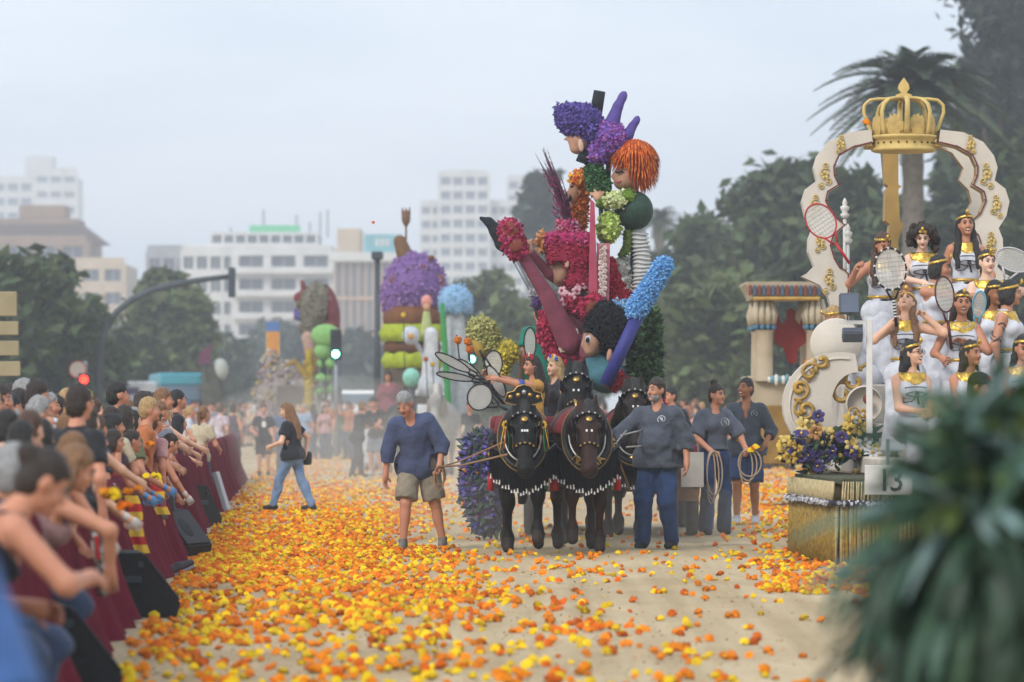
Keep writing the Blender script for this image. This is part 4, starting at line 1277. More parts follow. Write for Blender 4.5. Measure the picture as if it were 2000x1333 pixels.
def spec(label, px, py, s, **k):
    ob, I = person(label, (0, 0, 0), group=None, shoes=k.pop('shoes', '#3a3434'), **k)
    at_head(ob, I, px, py, FPX / s)
    ob.location.x = min(ob.location.x, street(-1.58 if 'pelvis' not in k else -1.5, ob.location.y).x) if px > -50 else ob.location.x
    return ob, I
JEANS = dict(col='#34425c')
SIT = dict(pelvis=(0, 0, .62), rf=(.12, .2, 0), lf=(-.12, .2, 0))
ob, I = spec('woman with dark bun in navy strappy top stretching an arm over the barrier', 88, 942, 470, face=-60, h=1.66, skn='red', sex='f', build=1.12, lean=46, head=(-10, 34, 0), hair=('bun', 'dark'), top=dict(col='#1d2333', strap=True), bottom=JEANS, rh=(.1, .66, .74), lh=(-.1, .5, .62), rcurl=.35, re=(.9, -.2, -.6), **SIT)
ob, I = spec('older woman with grey hair and glasses behind the woman with the dark bun', 38, 918, 430, face=-60, h=1.62, skn='red', sex='f', lean=14, head=(-5, 22, 0), hair=('bob', 'grey'), top=dict(col='#2b3148', sleeve='cap'), bottom=JEANS, **SIT)
P = PB()
for sx in (-1, 1):
    P.tube([I['H'](.033 * sx + .026 * math.cos(a), .1, .002 + .022 * math.sin(a)) for a in np.linspace(0, 6.28, 14)[:-1]], .003, 4, closed=True)
    P.tube([I['H'](.058 * sx, .098, .006), I['H'](.08 * sx, -.01, .008)], .003, 4)
for v in P.v: v *= I['sc']
P.build('glasses', GOLD, ob, True)
spec('spectator with short black hair and dark green patterned shirt', 44, 856, 345, face=-20, h=1.6, skn='red', sex='f', build=1.1, head=(-20, 0, 0), hair=('bob', 'black'), top=dict(col='#38493f', sleeve='short', mtl=mat('green_print', '#2c3a38', .85, 0, 26, col2='#5c7a5c')), bottom=JEANS)
spec('brown haired boy in a white short sleeved shirt seen from behind', 93, 838, 340, face=-12, h=1.55, skn='fair', head=(-14, 4, 0), hair=('short', 'brown'), top=dict(col='#c8cbd2', sleeve='short'), bottom=JEANS, lh=(-.2, .45, .95), rh=(.2, .45, .95))
spec('black haired spectator pressed between the boy in white and the fair bobbed woman', 126, 852, 325, face=-15, h=1.6, skn='tan', sex='f', head=(-10, 5, 0), hair=('straight', 'black'), top=dict(col='#23262e', sleeve='short'), bottom=JEANS)
ob, I = spec('woman with a fair brown bob and dark top bending over the barrier', 164, 880, 340, face=-45, h=1.62, skn='red', sex='f', lean=34, head=(-25, 24, 0), hair=('bob', 'lbrown'), top=dict(col='#1f2026', sleeve='none', tank=True), bottom=JEANS, rh=(.2, .62, .82), lh=(-.1, .6, .8))
glove(ob, I, 'R', GLOVEW)
ob, I = spec('girl with very long light brown hair hanging one arm over the barrier', 150, 915, 365, face=-55, h=1.55, skn='tan', sex='f', lean=38, head=(-15, 24, 0), hair=('straight', 'lbrown'), top=dict(col='#8a6a68', sleeve='none', tank=True), bottom=JEANS, rh=(.26, .5, .62), re=(.8, .4, .3), **SIT)
ob, I = spec('woman in profile with sunglasses pushed up and pale blue sleeveless dress', 203, 880, 295, face=-75, h=1.62, skn='fair', sex='f', lean=20, head=(4, 6, 0), hair=('pony', 'lbrown'), top=dict(col='#9db3c4', sleeve='cap'), bottom=dict(col='#9db3c4', kind='skirt', length=.5), rh=(.15, .6, .95), lh=(-.1, .6, .95))
P = PB(); P.tube([I['H'](.085 * math.cos(a), .075 * math.sin(a) + .02, .07) for a in np.linspace(-.3, 3.44, 9)], [.008, .01, .02, .022, .012, .022, .02, .01, .008], 5)
for v in P.v: v *= I['sc']
P.build('sunglasses', BLACKM, ob, True)
glove(ob, I, 'R', GLOVEW)
spec('woman with very long straight black hair standing behind the girl in coral', 224, 832, 235, face=-60, h=1.66, skn='tan', sex='f', head=(-10, 3, 0), hair=('straight', 'black'), top=dict(col='#4c3c44', sleeve='none', tank=True), bottom=JEANS)
ob, I = spec('dark haired girl in a coral red short sleeved shirt reaching out in blue gloves', 223, 862, 245, face=-70, h=1.5, skn='tan', sex='f', lean=12, head=(-8, 4, 0), hair=('bob', 'dark'), top=dict(col='#c9564f', sleeve='short'), bottom=JEANS, rh=(.12, .62, .92), lh=(-.08, .66, .9))
glove(ob, I, 'R', GLOVEB); glove(ob, I, 'L', GLOVEB)
ob, I = spec('girl with dark swept back hair and green straps holding marigolds in blue gloves', 279, 862, 232, face=-65, h=1.5, skn='red', sex='f', lean=16, head=(-5, 8, 0), hair=('pony', 'dark'), top=dict(col='#4f8a5c', strap=True), bottom=JEANS, rh=(.14, .6, 1.05), lh=(-.1, .6, .9))
glove(ob, I, 'R', GLOVEB); glove(ob, I, 'L', GLOVEB)
ob, I = spec('woman with swept up hair and red top leaning far over in white gloves', 341, 866, 200, face=-65, h=1.64, skn='red', sex='f', lean=38, head=(-5, 14, 0), hair=('pony', 'dark'), top=dict(col='#8f3a44', sleeve='none', tank=True), bottom=JEANS, rh=(.2, .68, .62), lh=(-.1, .6, .7))
glove(ob, I, 'R', GLOVEW)
ob, I = spec('man in a straw hat with a blue band among the spectators', 141, 828, 225, face=-70, h=1.7, skn='red', head=(0, 12, 0), hair=('short', 'grey'), top=dict(col='#6d5f58', sleeve='short'), bottom=JEANS)
P = PB(); H = I['H']; Hm = I['Hm'] @ rotm(8, 0, 0)
P.lathe([(.15, .005), (.17, .0), (.17, .006), (.105, .02), (.1, .028)], 22, H(0, -.01, .045), Hm, 0); P.lathe([(.101, .028), (.1, .055)], 22, H(0, -.01, .045), Hm, 1); P.lathe([(.1, .055), (.085, .125), (.05, .14), (.001, .13)], 22, H(0, -.01, .045), Hm, 0)
for v in P.v: v *= I['sc']
P.build('hat', [mat('straw', '#b3925a', .8, .2, 60, .4, 120), mat('hat_band', '#47556f', .8, .1)], ob, True)
ob, I = spec('man holding a phone up above the spectators', 243, 806, 165, face=-60, h=1.72, skn='tan', head=(0, 0, 0), hair=('short', 'black'), top=dict(col='#3d4250', sleeve='short'), bottom=JEANS, rh=(.12, .42, 1.58), re=(.9, 0, -.6))
w = I['wR']; P = PB(); P.box((w + A(0, .03, .08)) * I['sc'], (.038, .006, .075), ch=.004); P.build('phone', BLACKM, ob)
ob, I = spec('dark haired person in a white shirt standing higher than the other spectators', 141, 782, 190, face=-75, h=1.8, skn='brown', head=(0, 10, 0), hair=('short', 'black'), top=dict(col='#b9bec8', sleeve='short'), bottom=JEANS)
ob, I = spec('person in bright blue clothes with a white strap sitting before the bun haired woman', -245, 905, 900, face=12, h=1.68, skn='red', sex='f', build=1.25, lean=8, head=(-20, 5, 0), hair=('bob', 'lbrown'), top=dict(col='#3f6299', sleeve='half', inf=.03, loose=.1), bottom=dict(col='#3f6299', kind='dress', length=.5), **SIT)
P = PB(); P.tube([(I['pv'] + I['up'] * .42 + I['rt'] * .17 - I['T'][:, 1] * .1) * I['sc'], (I['pv'] + I['up'] * .25 + I['rt'] * .235 - I['T'][:, 1] * .06) * I['sc'], (I['pv'] + I['up'] * .1 + I['rt'] * .27) * I['sc']], .02, 6, flat=.5); P.build('strap', mat('white_strap', '#b9bcc6', .6, .05), ob, True)

# shoe poking out under the cloth
S = Sdf(); S.cap((0, 0, .05), (.1, 0, .055), .045, .045).cap((.1, 0, .055), (.22, 0, .045), .042, .032).cap((-.01, 0, .08), (-.05, 0, .12), .045, .05)
o = sdf_obj('shoe', S, [mat('shoe_dark', '#3a3236', .6, .1)], .01, None, .02, loc=street(-1.16, gd(1128)), rot=(0, R(-22), R(28)))
tag(o, 'dark trainer poking out from under the maroon cloth', 'shoe')
P = PB(); P.box((.1, 0, .012), (.13, .045, .012), ch=.006); P.build('sole', mat('shoe_sole', '#8d868a', .6, .1), o)

# blooms held by spectators
for (px, py, s, n_, c) in ((215, 970, 330, 9, None), (240, 985, 330, 4, None), (302, 875, 232, 2, 'orange'), (296, 940, 240, 3, None), (262, 955, 300, 3, 'orange')):
    for j in range(n_):
        p = at(px + rgm.uniform(-14, 14), py + rgm.uniform(-10, 10), FPX / s + rgm.uniform(-.04, .04))
        marigold(p, c, .034, 'marigold bloom held ready in the hands of a leaning spectator', 'blooms held by spectators')

# the packed crowd behind: a few figures, each copied with its own place and clothes
BASES, BI = [], []
for k, (sx, hr, tp, bt, skn_, pose) in enumerate((
        ('f', ('straight', 'black'), dict(col='#5b4750', sleeve='short'), JEANS, 'tan', dict()),
        ('m', ('short', 'dark'), dict(col='#39404e', sleeve='short'), dict(col='#5a5348', kind='shorts'), 'red', dict(lean=8)),
        ('f', ('bob', 'brown'), dict(col='#8a5f5c', sleeve='none', tank=True), dict(col='#6d5a5a', kind='skirt', length=.6), 'fair', dict(rh=(.15, .5, 1.1))),
        ('m', ('short', 'black'), dict(col='#9aa2ae', sleeve='short'), JEANS, 'tan', dict(rh=(.2, .35, 1.5), re=(.9, 0, -.5))),
        ('f', ('pony', 'lbrown'), dict(col='#4b6a8c', sleeve='short'), JEANS, 'red', dict(lean=10, rh=(.16, .36, 1.02), lh=(-.2, .28, .98))),
        ('m', ('short', 'brown'), dict(col='#a4543f', sleeve='short'), dict(col='#44464c'), 'red', dict()))):
    ob, I = person('x', (0, 0, 0), -70, 1.68 if sx == 'm' else 1.6, skn_, sx, hair=hr, top=tp, bottom=bt, vox=.019, **pose)
    BASES.append(ob); BI.append(I)
TOPC = [('white', '#b9bcc2'), ('navy', '#2c3547'), ('pale pink', '#b58a8a'), ('black', '#1f2024'), ('grey', '#6f7480'), ('rust orange', '#a8643a'), ('sky blue', '#7f97b4'), ('wine red', '#74303a'), ('cream', '#b5a78e'), ('olive', '#5d6347')]
SIDES = {'left': ('spectator in {} top packed in the crowd behind the left barriers', 'crowd behind the left barriers'),
         'right': ('spectator in {} top lining the far barrier under the grove', 'crowd under the grove'),
         'mid': ('hazy spectator in {} top standing far down the street', 'far crowd at the end of the street')}
used = set()
def extra_spec(side, loc, face, f, b=None):
    b = int(rgm.integers(0, 6)) if b is None else b
    if b not in used: o = BASES[b]; used.add(b)
    else: o = copy_tree(BASES[b])
    cn, ch = TOPC[int(rgm.integers(0, 10))]
    for c in o.children:
        if c.name.startswith('hair'):
            c.material_slots[0].link = 'OBJECT'; c.material_slots[0].material = hairm(('black', 'dark', 'dark', 'brown', 'lbrown', 'black', 'brown', 'grey', 'dark', 'blond')[int(rgm.integers(0, 10))])
        if c.name.startswith('shirt'):
            c.material_slots[0].link = 'OBJECT'; c.material_slots[0].material = cloth('crowd_' + cn, ch)
    o.location = loc; o.rotation_euler = (0, 0, R(face)); o.scale = (f, f, f)
    lb, gp = SIDES[side]
    tag(o, lb.format(cn), 'person', gp); return o, b
for k, (px, py, s) in enumerate(((118, 884, 300), (186, 908, 330), (250, 910, 270), (263, 880, 262), (302, 902, 232), (320, 862, 210), (306, 842, 192), (362, 852, 182), (374, 836, 172), (330, 832, 178), (292, 822, 200), (196, 846, 262), (178, 832, 235), (80, 802, 255), (18, 832, 300), (8, 796, 262), (60, 792, 235), (112, 797, 222), (186, 800, 195), (2, 880, 390), (70, 902, 385), (270, 836, 215), (396, 842, 158), (410, 830, 150), (28, 800, 215), (160, 808, 215))):
    o, b = extra_spec('left', (0, 0, 0), -50 + rgm.normal() * 22, 1, (0, 4, 2, 1, 5, 0, 2, 3)[k % 8]); at_head(o, BI[b], px, py, FPX / s); o.location.x = min(o.location.x, street(-1.62 - .06 * (k % 3), o.location.y).x); o.scale = (max(.8, o.scale.x),) * 3
for k in range(100):
    d = 1 / rgm.uniform(1 / 105, 1 / 27); row = int(rgm.integers(0, 4)); u = -1.5 - row * .55 - rgm.uniform(0, .3) - (0 if d < 60 else rgm.uniform(0, 4))
    if d < 38 and row < 1: u -= .6
    extra_spec('left', street(u, d), -70 + rgm.normal() * 20, rgm.uniform(.88, 1.04))
for k in range(12):
    d = 1 / (1 / 62 + (1 / 24 - 1 / 62) * (k + rgm.uniform(.2, .8)) / 12); extra_spec('left', street(-1.45 - rgm.uniform(0, .2), d), -55 + rgm.normal() * 28, rgm.uniform(.84, .98), (4, 0, 2, 5, 1, 0)[k % 6])
for k in range(40):
    d = rgm.uniform(97, 140); extra_spec('right', street(9.75 + rgm.uniform(0, 2.2), d), 100 + rgm.normal() * 20, rgm.uniform(.92, 1.05))
for k in range(64):
    d = rgm.uniform(112, 175); p = at(rgm.uniform(230, 760), HY, d); extra_spec('mid', (p.x, d, 0), 180 + rgm.normal() * 60, rgm.uniform(.92, 1.05))
# ------------------------------------------------------------------ horses
def coat(n): return mat('coat_' + n, {'black': '#0d0b09', 'brown': '#2c180f', 'grey': '#8b8782', 'white': '#b5b1aa', 'dark': '#241a14'}[n], .55, .25, 5, .2, 60, spec=.2)
LEATHER = mat('black_leather', '#0c0b0d', .5, .15, 30, spec=.3)
BRASS = mat('brass', '#b08c4a', .3, .2, 30, metal=.8)
SILV = mat('silver_trim', '#a9a8a4', .35, .15, 30, metal=.6)
HOOF = mat('hoof', '#2e2722', .7, .2)
WHT = mat('white_paint', '#cfcdc8', .5, .05)
TASSELS = [mat('tassel_' + c, c, .8, .1) for c in ('#a8282c', '#d0a52c', '#2f5c96', '#2f7a4c', '#c7c3ba', '#b86a2a')]
def letter(ch, size, loc, rot, parent, m, name='lettering'):
    cu = bpy.data.curves.new(name, 'FONT'); cu.body = ch; cu.size = size; cu.extrude = .004; cu.align_x = 'CENTER'; cu.align_y = 'CENTER'
    cu.materials.append(m); cu.resolution_u = 2
    t_ = bpy.data.objects.new(name, cu); me = bpy.data.meshes.new_from_object(t_); bpy.data.objects.remove(t_)
    return link(name, me, parent, loc, rot)
def horse(label, loc, rz, sc=1.0, ct='black', drop=0.0, text='', harness=True, crest=False, vox=.018, group=None, stride=0, mane='black', head_yaw=0.0):
    """standing or walking draught horse, facing local +y. drop: how far the head is lowered"""
    S = Sdf()
    S.ell((0, -.55, 1.10), (.27, .72, .32)).ell((0, .06, 1.08), (.235, .30, .33)).ell((0, -1.15, 1.18), (.28, .38, .33)).ell((0, -.15, 1.25), (.2, .35, .25))
    hx = .28 * math.sin(R(head_yaw))
    poll = A(hx * .6, .52 + .08 * drop, 1.83 - drop); muz = A(hx * 1.3, .98 - .02 * drop, 1.25 - drop * .95)
    S.cap((0, .08, 1.25), (0, .32, 1.5 - drop * .4), .24, .19).cap((0, .32, 1.5 - drop * .4), poll - A(0, .03, .02), .19, .12)
    fd = unit(muz - poll)
    S.cap(poll, poll + fd * .36, .115, .1).cap(poll + fd * .32, muz, .095, .072).ell(muz + A(0, -.01, 0), (.08, .08, .085)).ell(poll + fd * .2 + A(0, -.08, -.04), (.07, .12, .16))
    for s_ in (-1, 1):
        S.cap(poll + A(.07 * s_, -.02, .08), poll + A(.085 * s_, .0, .19), .038, .012)
        S.ell(poll + fd * .19 + A(.105 * s_, .045, .02), (.025, .035, .03))
    st = stride * .16
    FL = []
    for s_, yo in ((-1, st), (1, -st)):
        k = A(.15 * s_, .17 + yo * .7, .52 + (.08 if yo > 0 else 0)); f = A(.15 * s_, .13 + yo, .15 + (.1 if yo > 0 and stride else 0)); hf = f + A(0, .04, -.1)
        S.cap((.16 * s_, .08, 1.0), k, .11, .058).ell(k, (.058, .065, .08)).cap(k, f, .044, .038).ell(f, (.048, .06, .055)).cap(f, hf, .044, .06, m=1); FL.append((f, hf))
        g = A(.18 * s_, -.98 - yo * .4, .82); h = A(.17 * s_, -1.32 - yo, .55); f2 = A(.17 * s_, -1.25 - yo, .15); h2 = f2 + A(0, .05, -.1)
        S.cap((.18 * s_, -1.15, 1.12), g, .19, .13).cap(g, h, .12, .07).cap(h, f2, .05, .04).ell(f2, (.05, .06, .055)).cap(f2, h2, .046, .06, m=1)
    E = PB()
    for s_ in (-1, 1):
        E.ball(poll + fd * .19 + A(.122 * s_, .06, .02), (.016, .024, .02), 2, 7, 4)
        E.ball(muz + A(.045 * s_, .055, .0), (.016, .02, .024), 2, 6, 4)
    E.tube([muz + A(-.05, .05, -.055), muz + A(0, .07, -.06), muz + A(.05, .05, -.055)], .006, 4, 2)
    for f_, h_ in FL: pass
    ob = sdf_obj('horse', S, [coat(ct), HOOF, EYEM], vox, None, .06, extra=E, loc=loc, rot=(0, 0, rz))
    ob.scale = (sc,) * 3
    tag(ob, label, 'horse', group)
    hm = hairm('black' if mane == 'black' else 'grey' if mane == 'grey' else 'white')
    S = Sdf()
    for j in range(9):
        t = j / 8; p = poll * (1 - t) + A(0, -.05, 1.45) * t
        S.cap(p + A(0, -.1 - .05 * math.sin(t * 3), .06), p + A(.1 + .03 * (j % 2), -.08, -.22), .05, .025)
    S.cap(poll + A(0, .03, .1), poll + fd * .17 + A(.02, .1, .03), .05, .02).cap(poll + A(-.03, .03, .1), poll + fd * .14 + A(-.04, .09, .03), .04, .02)
    sdf_obj('mane', S, hm, .02, ob, .03, .009, .05)
    S = Sdf(); S.cap((0, -1.5, 1.3), (0, -1.68, 1.0), .06, .09).cap((0, -1.68, 1.0), (0, -1.66, .5), .09, .05)
    sdf_obj('tail', S, hm, .025, ob, .03, .008, .05)
    if not harness: return ob
    # bridle
    rgt = unit(np.cross(fd, A(0, 1, 0))) if abs(fd[1]) < .95 else A(1, 0, 0)
    rgt = A(1, 0, 0)
    def ring(c, ax, rx, ry, th, m, name, n=18, flat=1.0):
        ax = unit(ax); w = unit(np.cross(ax, rgt)); P = PB()
        P.tube([c + rgt * rx * math.cos(a) + w * ry * math.sin(a) for a in np.linspace(0, 6.2832, n + 1)[:-1]], th, 6, closed=True, flat=flat); return P.build(name, m, ob, True)
    ring(poll + fd * .45 + A(0, -.015, 0), fd, .105, .115, .016, LEATHER, 'noseband')
    ring(poll + fd * .09 + A(0, -.01, 0), fd, .135, .14, .017, LEATHER, 'browband')
    front = unit(np.cross(rgt, fd)); front = front if front[1] > 0 else -front
    def stud(p, r, m, name='stud', nrm=None):
        P = PB(); P.ball(p, r, 0, 8, 5); return P.build(name, m, ob, True)
    for k in range(-2, 3):
        stud(poll + fd * .45 + rgt * .1 * math.sin(k * .5) + front * .115 * math.cos(k * .5), .013, BRASS)
        stud(poll + fd * .09 + rgt * .13 * math.sin(k * .5) + front * .15 * math.cos(k * .5), .013, SILV)
    B = np.stack([rgt, front, np.cross(rgt, front)], 1)
    for k in (-1, 0, 1) if crest else (-1, 1):
        P = PB(); P.box(poll + fd * .3 + front * .112 + rgt * .026 * k, (.010, .008, .013), B); P.build('name_plate', WHT, ob)
    P = PB(); P.lathe([(.001, .01), (.03, .006), (.034, 0)], 12, poll + fd * .16 + front * .13, B @ rotm(-90, 0, 0)); P.build('brow_medallion', BRASS, ob, True)
    for s_ in (-1, 1):
        P = PB(); P.tube([poll + rgt * .12 * s_ + A(0, -.02, .05), poll + rgt * .125 * s_ + fd * .25 + front * .02, poll + rgt * .105 * s_ + fd * .45], .012, 5); P.build('cheek_strap', LEATHER, ob, True)
        P = PB(); P.box(poll + fd * .2 + rgt * .145 * s_ + front * .03, (.008, .075, .065), B @ rotm(0, 0, -25 * s_), ch=.006); bl = P.build('blinker', LEATHER, ob)
        P = PB(); P.ball(poll + fd * .2 + rgt * .155 * s_ + front * .03, (.012, .025, .025), 0, 8, 4); P.build('rosette', SILV, bl, True)
        # yellow rosettes with ribbons
        rp = poll + fd * .17 + rgt * .185 * s_ + front * .04
        if ct == 'black' and crest:
            P = PB()
            for j in range(8): P.ball(rp + A(.03 * math.cos(j * .785), .01, .03 * math.sin(j * .785)), (.017, .012, .017), 0, 6, 3)
            P.ball(rp + A(0, .015, 0), (.018, .012, .018), 1, 6, 3); ro = P.build('rosette', [TASSELS[1], EYEM], ob, True)
            for j in range(4):
                P = PB(); x = (j - 1.5) * .016
                P.tube([rp + A(x, .01, -.03), rp + A(x * 2.2 - .01 * s_, .02, -.13), rp + A(x * 2.8, .0, -.24 - .03 * (j % 2))], .009, 4, flat=.35); P.build('ribbon', TASSELS[(j * 2 + 1) % 6], ro, True)
    # crest plate over the poll
    if crest:
        pl = [(-.20, .0), (-.17, .09), (-.1, .11), (-.07, .155), (.0, .175), (.07, .155), (.1, .11), (.17, .09), (.20, .0), (.1, -.03), (-.1, -.03)]
        P = PB(); P.slab(pl, -.01, .01, c=poll + A(0, .02, .12)); cp = P.build('crest_plate', LEATHER, ob)
        P = PB(); P.tube([poll + A(a, .035, b + .12) for a, b in pl], .007, 5, closed=True); P.build('crest_edge', BRASS, cp, True)
        for x, z, m_ in ((-.14, .05, BRASS), (.14, .05, BRASS), (0, .1, SILV), (-.06, .07, BRASS), (.06, .07, BRASS)):
            P = PB(); P.lathe([(.001, .012), (.02, .008), (.024, 0)], 10, poll + A(x, .032, z + .12), rotm(-90, 0, 0)); P.build('stud', m_, cp, True)
    # collar: tall padded horseshoe round the neck
    cc = A(0, .22, 1.2 - drop * .1); ax = unit(A(0, .75, .45)); wv = unit(np.cross(ax, A(1, 0, 0))); wv = wv if wv[2] > 0 else -wv
    an = np.linspace(-math.pi / 2, 1.5 * math.pi, 29)[:-1]
    cp_ = lambda a, r=1.0, o=0: cc + A(1, 0, 0) * .22 * r * math.cos(a) + wv * .34 * r * math.sin(a) + ax * o
    P = PB(); P.tube([cp_(a) for a in an], .052, 8, closed=True); co = P.build('collar', LEATHER, ob, True)
    P = PB(); P.tube([cp_(a, 1.17, .035) for a in an], .011, 6, closed=True); P.build('collar_rim', mat('dull_brass', '#6f5a34', .45, .3, 20, metal=.6), co, True)
    P = PB(); P.tube([cp_(a, .84, .06) for a in an], .012, 6, closed=True); P.build('collar_rim', SILV, co, True)
    if text:
        for j, ch in enumerate(text):
            t = (j - (len(text) - 1) / 2); a = -math.pi / 2 + t * .20
            p = cp_(a, 1.0, .085); tan = cp_(a + .05) - cp_(a - .05)
            yaw = math.atan2(float(tan[2]), float(tan[0]))
            zc = ax; xc = unit(tan); yc = np.cross(zc, xc)
            # seen from the front the text must run the other way
            M = Matrix(np.stack([-xc, -yc * -1 * -1, zc], 1).tolist())
            p2 = cp_(-math.pi / 2 - t * .20, 1.0, .085); tn = unit(cp_(-math.pi / 2 - t * .20 - .05) - cp_(-math.pi / 2 - t * .20 + .05)); yc = np.cross(ax, tn)
            M = Matrix(np.stack([tn, yc, ax], 1).tolist())
            letter(ch, .12, p2, M.to_euler(), co, BRASS)
    # two horn tops of the hames
    for s_ in (-1, 1):
        P = PB(); P.tube([cp_(math.pi / 2 - .35 * s_, 1.05), cp_(math.pi / 2 - .3 * s_, 1.35), cp_(math.pi / 2 - .32 * s_, 1.5)], [.022, .018, .012], 6); P.build('hame', BRASS, co, True)
    # chest fringe of black cords with white tips
    P, W_ = PB(), PB()
    for j in range(46):
        t = j / 45 * 2 - 1; x = .33 * t; y = .33 - .12 * t * t; z0 = .98 + .1 * t * t; z1 = .62 + .17 * abs(t) ** 1.5 + .02 * (j % 3)
        P.tube([(x, y, z0), (x * 1.02, y + .06, (z0 + z1) / 2), (x * 1.04, y + .05, z1)], .009, 4)
        if j % 2 == 0: W_.tube([(x * 1.04, y + .05, z1), (x * 1.04 + .004 * math.sin(j * 7), y + .05, z1 - .03 - .02 * (j % 3) / 2)], [.006, .011], 5)
    P.build('fringe', LEATHER, ob, kind='stuff'); W_.build('fringe_tips', WHT, ob, kind='stuff')
    P = PB(); P.tube([(-.34, .2, 1.12), (-.2, .34, 1.0), (0, .38, .97), (.2, .34, 1.0), (.34, .2, 1.12)], .03, 6, flat=.4); P.build('breast_strap', LEATHER, ob, True)
    P = PB(); P.lathe([(.001, .02), (.035, .016), (.05, 0)], 14, (0, .40, .93), rotm(-90, 0, 0)); P.build('medallion', BRASS, ob, True)
    # side tassels and strap
    for s_ in (-1, 1):
        for j in range(5):
            P = PB(); x, y, z = .31 * s_, .1 - j * .26, 1.12
            P.tube([(x, y, z), (x * 1.06, y, z - .28 - .05 * (j % 2))], [.012, .012], 5); P.tube([(x * 1.06, y, z - .3), (x * 1.07, y, z - .48)], [.03, .04], 7); P.build('tassel', TASSELS[j % 6], ob, True)
        P = PB(); P.tube([(.3 * s_, .15, 1.14), (.315 * s_, -.5, 1.14), (.31 * s_, -1.2, 1.12)], .022, 5, flat=.4); P.build('trace_strap', LEATHER, ob, True)
    S = Sdf(); S.ell((0, -.42, 1.16), (.31, .26, .35)); S.slab((0, 0, 1.22), (0, 0, 1), 0, 1)
    sdf_obj('saddle_pad', S, mat('red_pad', '#6d2026', .8, .15, 12), .022, ob, .02)
    return ob

d1 = gd(1080)
H1 = horse('black draught horse with yellow rosettes and a brass crest plate leading the flower float', at(1021, HY, d1) - Vector((0, 0, CAM_H)), R(180), 1.0, 'black', .40, 'RE-', True, True, .015, None, .9, head_yaw=-4)
H2 = horse('brown faced draught horse with lettered collar beside the black lead horse', at(1142, HY, d1 + .1) - Vector((0, 0, CAM_H)), R(184), 1.0, 'brown', .40, 'NDSAVIA', True, False, .015, None, -.7, head_yaw=6)
d2 = d1 + 2.9
H3 = horse('tall black horse with raised head in the second pair', at(1128, HY, d2) - Vector((0, 0, CAM_H)), R(178), 1.02, 'black', .02, '', True, False, .017, None, .5)
H4 = horse('dark horse in black harness half hidden behind the bearded handler', at(1232, HY, d2 + .2) - Vector((0, 0, CAM_H)), R(182), 1.0, 'dark', .16, '', True, False, .017, None, -.5)
for p in (H1, H2, H3, H4): p.location.z = 0
# traces and pole joining the pairs
e = empty('draught_pole', (at(1090, HY, d1).x, d1, 0), 0, 'white jointed draught pole and chains between the paired horses', 'harness pole')
for k, (x0, z0, y0, x1, z1, y1) in enumerate(((.66, 1.2, .6, 1.2, 1.32, 1.8), (.72, 1.08, .6, 1.25, 1.1, 1.9), (.45, .95, .0, .72, 1.25, .7))):
    P = PB(); P.tube([(x0, y0, z0), (x1, y1, z1)], .01, 6); P.build('rod', SILV, e, True)

# ------------------------------------------------------------------ handlers and people in the street
def stand(label, px, py, h, **k):
    d = gd(py); p = at(px, HY, d)
    return person(label, (p.x, d, 0), h=h, **k)
ROPE = mat('rope', '#8f6f52', .9, .2, 60)
GREYSH = '#454b56'
LOGO = mat('white_print', '#c2c4c8', .7, .05)
def logo(ob, I, garment, x, z, r=.04):
    """round horseshoe emblem printed on the chest: broken ring with a small mark inside"""
    g = [c for c in ob.children if c.name.startswith(garment)][0]
    bv = BVHTree.FromPolygons([v.co for v in g.data.vertices], [p.vertices for p in g.data.polygons])
    T, sc = I['T'], I['sc']; c0 = I['pv'] + I['up'] * z + I['rt'] * x
    def pr(a, b):
        o_ = (c0 + I['rt'] * a + I['up'] * b + T[:, 1] * .6) * sc
        hit = bv.ray_cast(Vector(o_.tolist()), Vector((-T[:, 1]).tolist()))
        return A(hit[0] + hit[1] * .006) if hit[0] is not None else o_ - T[:, 1] * .45
    P = PB(); P.tube([pr(r * math.cos(a), r * math.sin(a)) for a in np.linspace(-.9, 4.05, 13)], .0075, 4, flat=.4)
    P.tube([pr(-r * .3, -r * .5), pr(-r * .1, r * .3), pr(r * .3, r * .45), pr(r * .25, -r * .1)], .007, 4, flat=.4); P.build('chest_emblem', LOGO, ob)
ob, I = stand('grey haired man in a loose blue shirt and beige shorts pulling the lead rope', 817, 1074, 1.74, face=176, skn='red', build=1.08, lean=24, side=8, head=(-20, 34, 4), rh=(.36, .12, .66), lh=(-.24, .2, .88), re=(.7, -.6, 0), le=(-.8, -.5, 0), rf=(.15, .12, 0), lf=(-.25, -.12, 0), hair=('short', 'grey'), top=dict(col='#434d6b', sleeve='three', vneck=.15, inf=.024, loose=.05, hem=.04, wob=.008), bottom=dict(col='#857c6c', kind='shorts', inf=.022), shoes='#6f6960', vox=.012, lcurl=1.3)
BLUE = (ob, I)
lw = ob.matrix_basis @ Vector((I['wL'] * I['sc']).tolist())
P = PB(); hx, hy_, hz = H1.location.x, H1.location.y, 1.02
P.tube([(lw.x, lw.y - .05, lw.z), (lw.x + .25, lw.y - .3, lw.z + .02), (hx - .16, hy_ - .85, hz)], .011, 5)
P.tube([(lw.x + .02, lw.y - .05, lw.z), (lw.x + .22, lw.y - .25, lw.z + .06), (hx - .2, hy_ - .6, hz + .12)], .009, 5)
P.tube([(lw.x + .05 * math.cos(a), lw.y - .06, lw.z - .12 + .13 * math.sin(a)) for a in np.linspace(0, 6.28, 15)[:-1]], .01, 5, closed=True)
P.tube([(lw.x + .01 + .055 * math.cos(a), lw.y - .03, lw.z - .09 + .1 * math.sin(a)) for a in np.linspace(0, 6.28, 15)[:-1]], .01, 5, closed=True)
tag(P.build('lead_rope', ROPE, None, True), 'brown lead rope coiled in the hand of the man in blue', 'rope')
